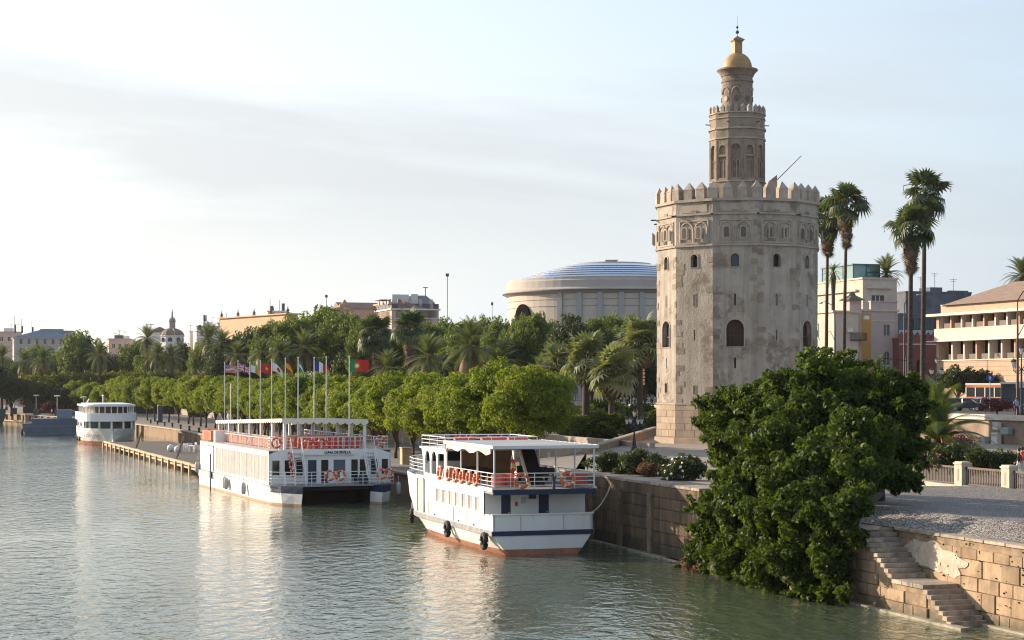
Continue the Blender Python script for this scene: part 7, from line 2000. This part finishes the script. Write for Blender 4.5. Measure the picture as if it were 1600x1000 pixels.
for k,(px,d,ytop,lab) in enumerate(((22.5,438,617,'lamp post with a white disc head, farthest left on the far quay'),(56.5,425,619,'lamp post with a white disc head, middle of three on the far quay'),(89.5,412,620,'lamp post with a white disc head, before the red bush on the far quay'),(131,395,622,'lamp post with a white disc head behind the white cruiser'))):
    t = thing('quay_lamp', lab, 'street lamp', atd(px,d,LOW), 0, 'disc headed lamps on the far quay'); h = hz(ytop,d)-LOW
    b = MB(); b.cyl((0,0,0),(0,0,h),.10,n=6); b.build('pole', M_grey, t)
    b = MB(); b.lathe([(.1,h),(.75,h+.12),(.75,h+.28),(.1,h+.36)],12); b.build('lamp_head', M_whitew, t)
    b = MB(); b.box(-.5,.5,-.5,.5,0,1.6); b.build('base_block', mat('lamp_base',(0.10,0.085,0.08),.9), t)
    if k == 0: b = MB(); b.box(-2.2,-.9,-.2,.2,1.9,2.2); b.box(.9,2.6,-.2,.2,1.9,2.2); b.build('cross_sign', M_whitew, t)
# traffic light on a bracket
t = thing('traffic_light','traffic light on a long horizontal arm over the street before the town house','traffic light',atd(1416,215,6.2),0)
b = MB(); h = hz(563,215)-6.2; b.cyl((0,0,0),(0,0,h+.3),.09,n=6); b.cyl((0,0,h),(-2.9,0,h+.25),.06,n=6); b.build('pole', M_blackp, t)
b = MB(); b.box(-3.1,-2.75,-.15,.15,h-.4,h+.65); b.build('signal_box', M_blackp, t)
b = MB()
for z in (-.25,.1,.45): b.cyl((-2.93,-.15,h+z),(-2.93,-.2,h+z),.1,n=8)
b.build('lens', mat('lens_pale',(0.5,0.55,0.5),.3), t)
t = thing('road_sign','round blue traffic sign on a pole above the bus roof','sign',atd(1547,205,6.2),R(-10)); h = hz(591,205)-6.2
b = MB(); b.cyl((0,0.06,0),(0,0.06,h+.4),.05,n=6); b.build('pole', M_grey, t); b = MB(); b.cyl((0,0,h),(0,.04,h),.42,n=16); b.build('disc', mat('sign_blue',(0.02,0.07,0.35),.5), t)
b = MB(); b.box(-.06,.06,-.02,-.005,h-.22,h+.2); b.poly([(-.2,-.012,h+.02),(.2,-.012,h+.02),(0,-.012,h+.27)]); b.build('arrow', M_whitew, t)
t = thing('shop_banner','tall pile of yellow lit round signs on a post left of the tower','sign',atd(1004,205,5.2),0)
b = MB(); b.cyl((0,0,0),(0,0,6.0),.06,n=6); b.build('pole', M_blackp, t)
z0 = hz(602,205)-5.2
for k in range(5):
    b = MB(); b.lathe([(.12,z0+k*.40),(.27,z0+k*.40+.06),(.27,z0+k*.40+.28),(.12,z0+k*.40+.33)],10); b.build('yellow_disc', mat('banner_yellow',(0.75,0.50,0.16),.6), t)
t = thing('info_sign','white rectangular sign on a post beside the people near the tower','sign',atd(985.5,235,5.6),0); h = hz(604,235)-5.6
MB().cyl((0,.05,0),(0,.05,h),.05,n=6).build('pole', M_grey, t); MB().box(-.22,.22,-.03,.03,h-.0,h+.85).build('panel', M_whitew, t)

# ------------------------------------------------------------------ vehicles
M_tyre = M_rubber
def car(loc, rot, body_m, lab, kind='hatch', L=4.1, lower=None):
    t = thing('parked_car', lab, 'car', loc, rot)
    Wd = .86
    prof = {'hatch': [(-2.0,.35),(2.0,.35),(2.05,.62),(1.95,.86),(1.0,.98),(-1.9,1.02),(-2.05,.9),(-2.05,.5)]}['hatch']
    b = MB(); b.extr(prof,(0,-Wd,0),(1,0,0),(0,0,1),(0,2*Wd,0)); b.build('body', body_m, t)
    if lower:
        b = MB(); b.box(-2.06,2.06,-Wd-.012,Wd+.012,.30,.66); b.build('lower_body', lower, t)
    cab = [(-1.95,1.0),(1.05,.97),(.35,1.46),(-1.55,1.5)]
    b = MB(); lo_=[(-1.95,-.8),(1.05,-.8),(1.05,.8),(-1.95,.8)]; up_=[(-1.55,-.62),(.35,-.62),(.35,.62),(-1.55,.62)]
    b.hexa([(x,y,.99) for x,y in lo_],[(x,y,1.45) for x,y in up_]); b.build('glasshouse', M_win, t)
    b = MB(); b.box(-1.6,.4,-.65,.65,1.45,1.52)
    for sg in (-1,1):
        for xa,xb in ((1.05,.35),(-.45,-.5),(-1.95,-1.55)): b.cyl((xa,sg*.81,.98),(xb,sg*.63,1.46),.05,n=4)
    b.build('roof', body_m, t)
    for x in (-1.3,1.3):
        for sg in (-1,1):
            b = MB(); b.cyl((x,sg*(Wd-.18),.32),(x,sg*(Wd+.02),.32),.32,n=14); w_ = b.build('wheel', M_tyre, t)
            b = MB(); b.cyl((x,sg*(Wd),.32),(x,sg*(Wd+.03),.32),.19,n=10); b.build('rim', M_grey, w_)
    for sg in (-1,1):
        b = MB(); b.box(1.93,2.06,sg*.6-.17,sg*.6+.17,.66,.82); b.build('headlight', mat('headlight',(0.7,0.7,0.68),.2), t)
        b = MB(); b.box(-2.08,-2.0,sg*.65-.12,sg*.65+.12,.7,.95); b.build('tail_light', mat('tail_light',(0.4,0.02,0.02),.3), t)
        b = MB(); b.box(.75,.95,sg*.95-.1,sg*.95+.1,.98,1.1); b.build('mirror', body_m, t)
    return t
car(atd(1543,212,6.2), R(-46), mat('car_paleblue',(0.36,0.46,0.58),.25), 'pale blue hatchback with dark blue lower half stopped in front of the bus', lower=mat('car_darkblue',(0.02,0.05,0.14),.25))
car(atd(1504,216,6.2), R(-30), mat('car_white',(0.72,0.72,0.72),.3), 'white car half hidden by the long palm fronds')
car(atd(1513,208,6.2), R(-32), mat('car_navy',(0.02,0.03,0.06),.25), 'dark blue car just in front of the white one by the palm fronds')
car(atd(1571,210,6.2), R(-25), MATS['car_navy'], 'dark blue car under the blue traffic sign, right of the hatchback')
car(atd(1021,285,6.7), R(170), MATS['car_white'], 'white car parked against the left edge of the tower')
t = thing('city_bus','orange and red city bus with wide windows waiting before the brick building','bus',atd(1562,228,6.2),R(-52))
b = MB(); b.box(-4.4,6,-1.25,1.25,.35,1.55); b.build('lower_body', mat('bus_orange',(0.60,0.22,0.04),.4,(0.48,0.11,0.03),.25), t)
b = MB(); b.box(-4.4,6,-1.25,1.25,2.75,3.1); b.build('upper_body', mat('bus_red',(0.38,0.05,0.05),.4,(0.55,0.2,0.04),.22), t)
b = MB(); b.box(-4.35,5.95,-1.2,1.2,1.55,2.75); b.build('glazing', M_win, t)
b = MB()
for k in range(8): x = -4.4+k*1.48; b.box(x,x+.14,-1.26,1.26,1.55,2.75)
b.build('window_pillar', M_whitew, t)
b = MB(); b.box(-4.4,6,-1.28,1.28,3.1,3.3); b.build('roof', M_whitew, t)
for x in (-2.7,3.9):
    for sg in (-1,1):
        b = MB(); b.cyl((x,sg*1.0,.48),(x,sg*1.28,.48),.48,n=14); b.build('wheel', M_tyre, t)
for sg in (-1,1): b = MB(); b.box(-4.45,-4.38,sg*.9-.18,sg*.9+.18,.7,.95); b.build('headlight', MATS['headlight'], t)
t = thing('bus_shelter','glass bus shelter with a white roof edge at the right end of the bus','shelter',atd(1592,214,6.2),R(-15))
b = MB(); b.box(-2.2,2.4,-.8,.8,3.2,3.42); b.build('roof', M_whitew, t); b = MB(); b.box(-2.1,-2.0,-.7,.7,.2,3.2); b.box(-2.1,2.3,.65,.7,.6,3.2); b.build('glass_panel', mat('shelter_glass',(0.10,0.12,0.13),.15), t)
b = MB(); b.box(-.4,2.3,-.72,-.68,2.75,3.5); b.build('sign_panel', mat('shelter_sign',(0.55,0.62,0.66),.5), t)
for x in (-2.05,2.3): MB().cyl((x,-.7,0),(x,-.7,3.2),.05,n=6).build('post', M_greyb, t)

# ------------------------------------------------------------------ people
def person_meshes():
    out_ = []
    for pose in range(2):
        st_ = .26 if pose else .10
        V = dict(pel=(0,0,.95), wa=(0,0,1.12), ch=(0,0,1.36), ne=(0,0,1.50), he=(0.02,0,1.60), ht=(0.02,0,1.72),
                 hl=(0,.10,.90), kl=(st_*.7,.10,.50), al=(st_*.3,.11,.09), tl=(st_*.3+.17,.12,.03), hr=(0,-.10,.90), kr=(-st_*.1,-.10,.49), ar=(-st_,-.11,.10), tr=(-st_+.16,-.12,.03),
                 sl=(0,.19,1.42), el=(-.06-.1*pose,.25,1.14), wl=(.02-.12*pose,.25,.90), gl=(.05-.12*pose,.25,.80), sr=(0,-.19,1.42), er=(-.04+.08*pose,-.25,1.14), wr=(.06+.16*pose,-.25,.92), gr=(.10+.2*pose,-.25,.82))
        Rr = dict(pel=.15,wa=.13,ch=.16,ne=.06,he=.095,ht=.08,hl=.10,kl=.065,al=.045,tl=.04,hr=.10,kr=.065,ar=.045,tr=.04,sl=.07,el=.05,wl=.035,gl=.04,sr=.07,er=.05,wr=.035,gr=.04)
        E = 'pel-wa wa-ch ch-ne ne-he he-ht pel-hl hl-kl kl-al al-tl pel-hr hr-kr kr-ar ar-tr ch-sl sl-el el-wl wl-gl ch-sr sr-er er-wr wr-gr'.split()
        ks = list(V); me = bpy.data.meshes.new('person')
        me.from_pydata([V[k] for k in ks], [tuple(ks.index(q) for q in e.split('-')) for e in E], [])
        o = bpy.data.objects.new('person', me); C.objects.link(o)
        o.modifiers.new('skin','SKIN'); 
        sk = me.skin_vertices[0].data if me.skin_vertices else None
        if sk is None:
            me.attributes; 
        for i, k in enumerate(ks):
            me.skin_vertices[0].data[i].radius = (Rr[k],)*2; me.skin_vertices[0].data[i].use_root = (k == 'pel')
        s_ = o.modifiers.new('sub','SUBSURF'); s_.levels = s_.render_levels = 1
        dg = bpy.context.evaluated_depsgraph_get(); m2 = bpy.data.meshes.new_from_object(o.evaluated_get(dg))
        bpy.data.objects.remove(o); out_.append(m2)
    return out_
PM_ = person_meshes()
SKIN = mat('skin', (0.50,0.30,0.21), .6)
CL = {k: mat('cloth_'+k, c, .9) for k, c in dict(black=(0.02,0.02,0.022), navy=(0.03,0.04,0.09), white=(0.7,0.69,0.66), blue=(0.25,0.34,0.48), red=(0.42,0.08,0.06), tan=(0.38,0.29,0.20), grey=(0.2,0.2,0.2), teal=(0.05,0.25,0.25), pale=(0.6,0.57,0.5)).items()}
HAIR = mat('hair_dark', (0.03,0.02,0.015), .7)
def person(loc, rot, top, legs, lab, pose=0, grp=None, short=False):
    me = PM_[pose].copy(); me.materials.clear()
    for m in (CL[top], CL[legs], SKIN, M_rubber): me.materials.append(m)
    for p in me.polygons:
        c = p.center; z = c.z
        p.material_index = 2 if z > 1.475 or (abs(c.y) > .205 and z < (1.25 if short else .9) and z > .6) or (short and z < .5 and z > .12) else (3 if z < .1 else (1 if z < .98 and abs(c.y) < .205 else 0))
        p.use_smooth = True
    me.name = 'person'
    o = link('person', me, None, loc, (0,0,rot)); tag(o, lab, 'person', grp)
    b = MB(); b.lathe([(.0,1.77),(.06,1.765),(.098,1.72),(.104,1.66),(.09,1.58),(.05,1.55)],10,(-.012,0)); b.build('hair', HAIR, o, smooth=True)
    b = MB(); b.box(.095,.125,-.012,.012,1.60,1.64); b.box(.088,.104,.025,.045,1.645,1.655); b.box(.088,.104,-.045,-.025,1.645,1.655); b.build('face_feature', mat('face_shade',(0.25,0.13,0.09),.6), o)
    return o
person(atd(1592,101.5,4.0), R(160), 'black','white','person in a black top and white trousers walking behind the balustrade at the right edge',1)
person(atd(1597,103,4.0), R(150), 'red','pale','person in a red top close behind the one in black at the right edge',1)
person(atd(1588,168,6.32), R(-90), 'blue','navy','person in a pale blue shirt on the pavement above the meter cabinets',0)
person(atd(970,240,5.9), R(-60), 'navy','blue','person in blue near the white sign left of the tower',1)
person(atd(980,238,5.9), R(-100), 'black','black','person dressed all in black beside the white sign left of the tower',0)
person(atd(990.5,238,5.9), R(30), 'black','grey','person in black with grey trousers right of the white sign',1)
person(atd(1018.5,255,6.2), R(100), 'grey','black','person standing in front of the white car by the tower',0)
person(atd(53,428,LOW), R(10), 'white','tan','person in a white top by the middle lamp on the far quay',0)
person(atd(81,418,LOW), R(-30), 'white','black','person in a white top and black trousers walking before the red bush',1)
person(atd(98,395,LOW), R(60), 'white','black','person sitting height figure in white above the barge cabin',0)
person(atd(116,405,LOW), R(-70), 'teal','black','person in a teal top near the bow of the white cruiser',1)
person(atd(113,404,LOW), R(-20), 'grey','navy','person in grey beside the one in teal near the cruiser',0)
# far quay bench, timber box by the catamaran and bollards
for k,(px,t_,lab) in enumerate(((634,41.5,'wooden planter box on the quay right of the catamaran bow'),(250,41.0,'dark steel cabinet on the quay behind the cruiser bow'))):
    o = thing('planter_box' if k == 0 else 'quay_cabinet', lab, 'box', T(px,t_,LOW), QROT)
    b = MB(); b.box(-.45,.45,-.45,.45,0,1.5 if k == 0 else 3.2); b.build('body', M_beam if k == 0 else M_greyb, o); b = MB(); b.box(-.5,.5,-.5,.5,1.5 if k == 0 else 3.2,1.6 if k == 0 else 3.35); b.build('lid', M_beam if k == 0 else M_grey, o)
bo = None
for k in range(22):
    s = 112+k*11.0
    if s < 138: continue
    p = Q(s, 38.4, LOW)
    if bo is None:
        b = MB(); b.lathe([(.22,0),(.18,.1),(.15,.5),(.24,.55),(.24,.68),(.1,.75)],10); bo = b.build('bollard', M_blackp, None, p)
    else: bo = link('bollard', bo.data, None, p)
    tag(bo, 'black iron mooring bollard along the edge of the low quay', 'bollard', 'bollards along the low quay')
# white chain posts seen between the trunks
po = None
for k in range(40):
    p = Q(160+k*4.0, 55.4, LOW)
    if po is None:
        b = MB(); b.cyl((0,0,0),(0,0,1.0),.12,n=6); po = b.build('white_post', M_whitew, None, p, (0,0,QROT))
    else: po = link('white_post', po.data, None, p, (0,0,QROT))
    tag(po, 'small pale post in the line under the quayside trees', 'post', 'pale posts under the trees')
# ------------------------------------------------------------------ thin summer haze over the river
hzm = bpy.data.materials.new('haze'); hzm.use_nodes = True
_t = hzm.node_tree; _t.nodes.clear()
_o = _t.nodes.new('ShaderNodeOutputMaterial'); _v = _t.nodes.new('ShaderNodeVolumePrincipled')
_v.inputs['Color'].default_value = (0.93, 0.95, 1.0, 1)
_v.inputs['Density'].default_value = 0.00004
_v.inputs['Anisotropy'].default_value = 0.3
_t.links.new(_v.outputs[0], _o.inputs['Volume'])
hb = MB(); hb.box(-1400, 700, -350, 2650, -3.2, 75)
hb.build('haze', hzm, kind='stuff')
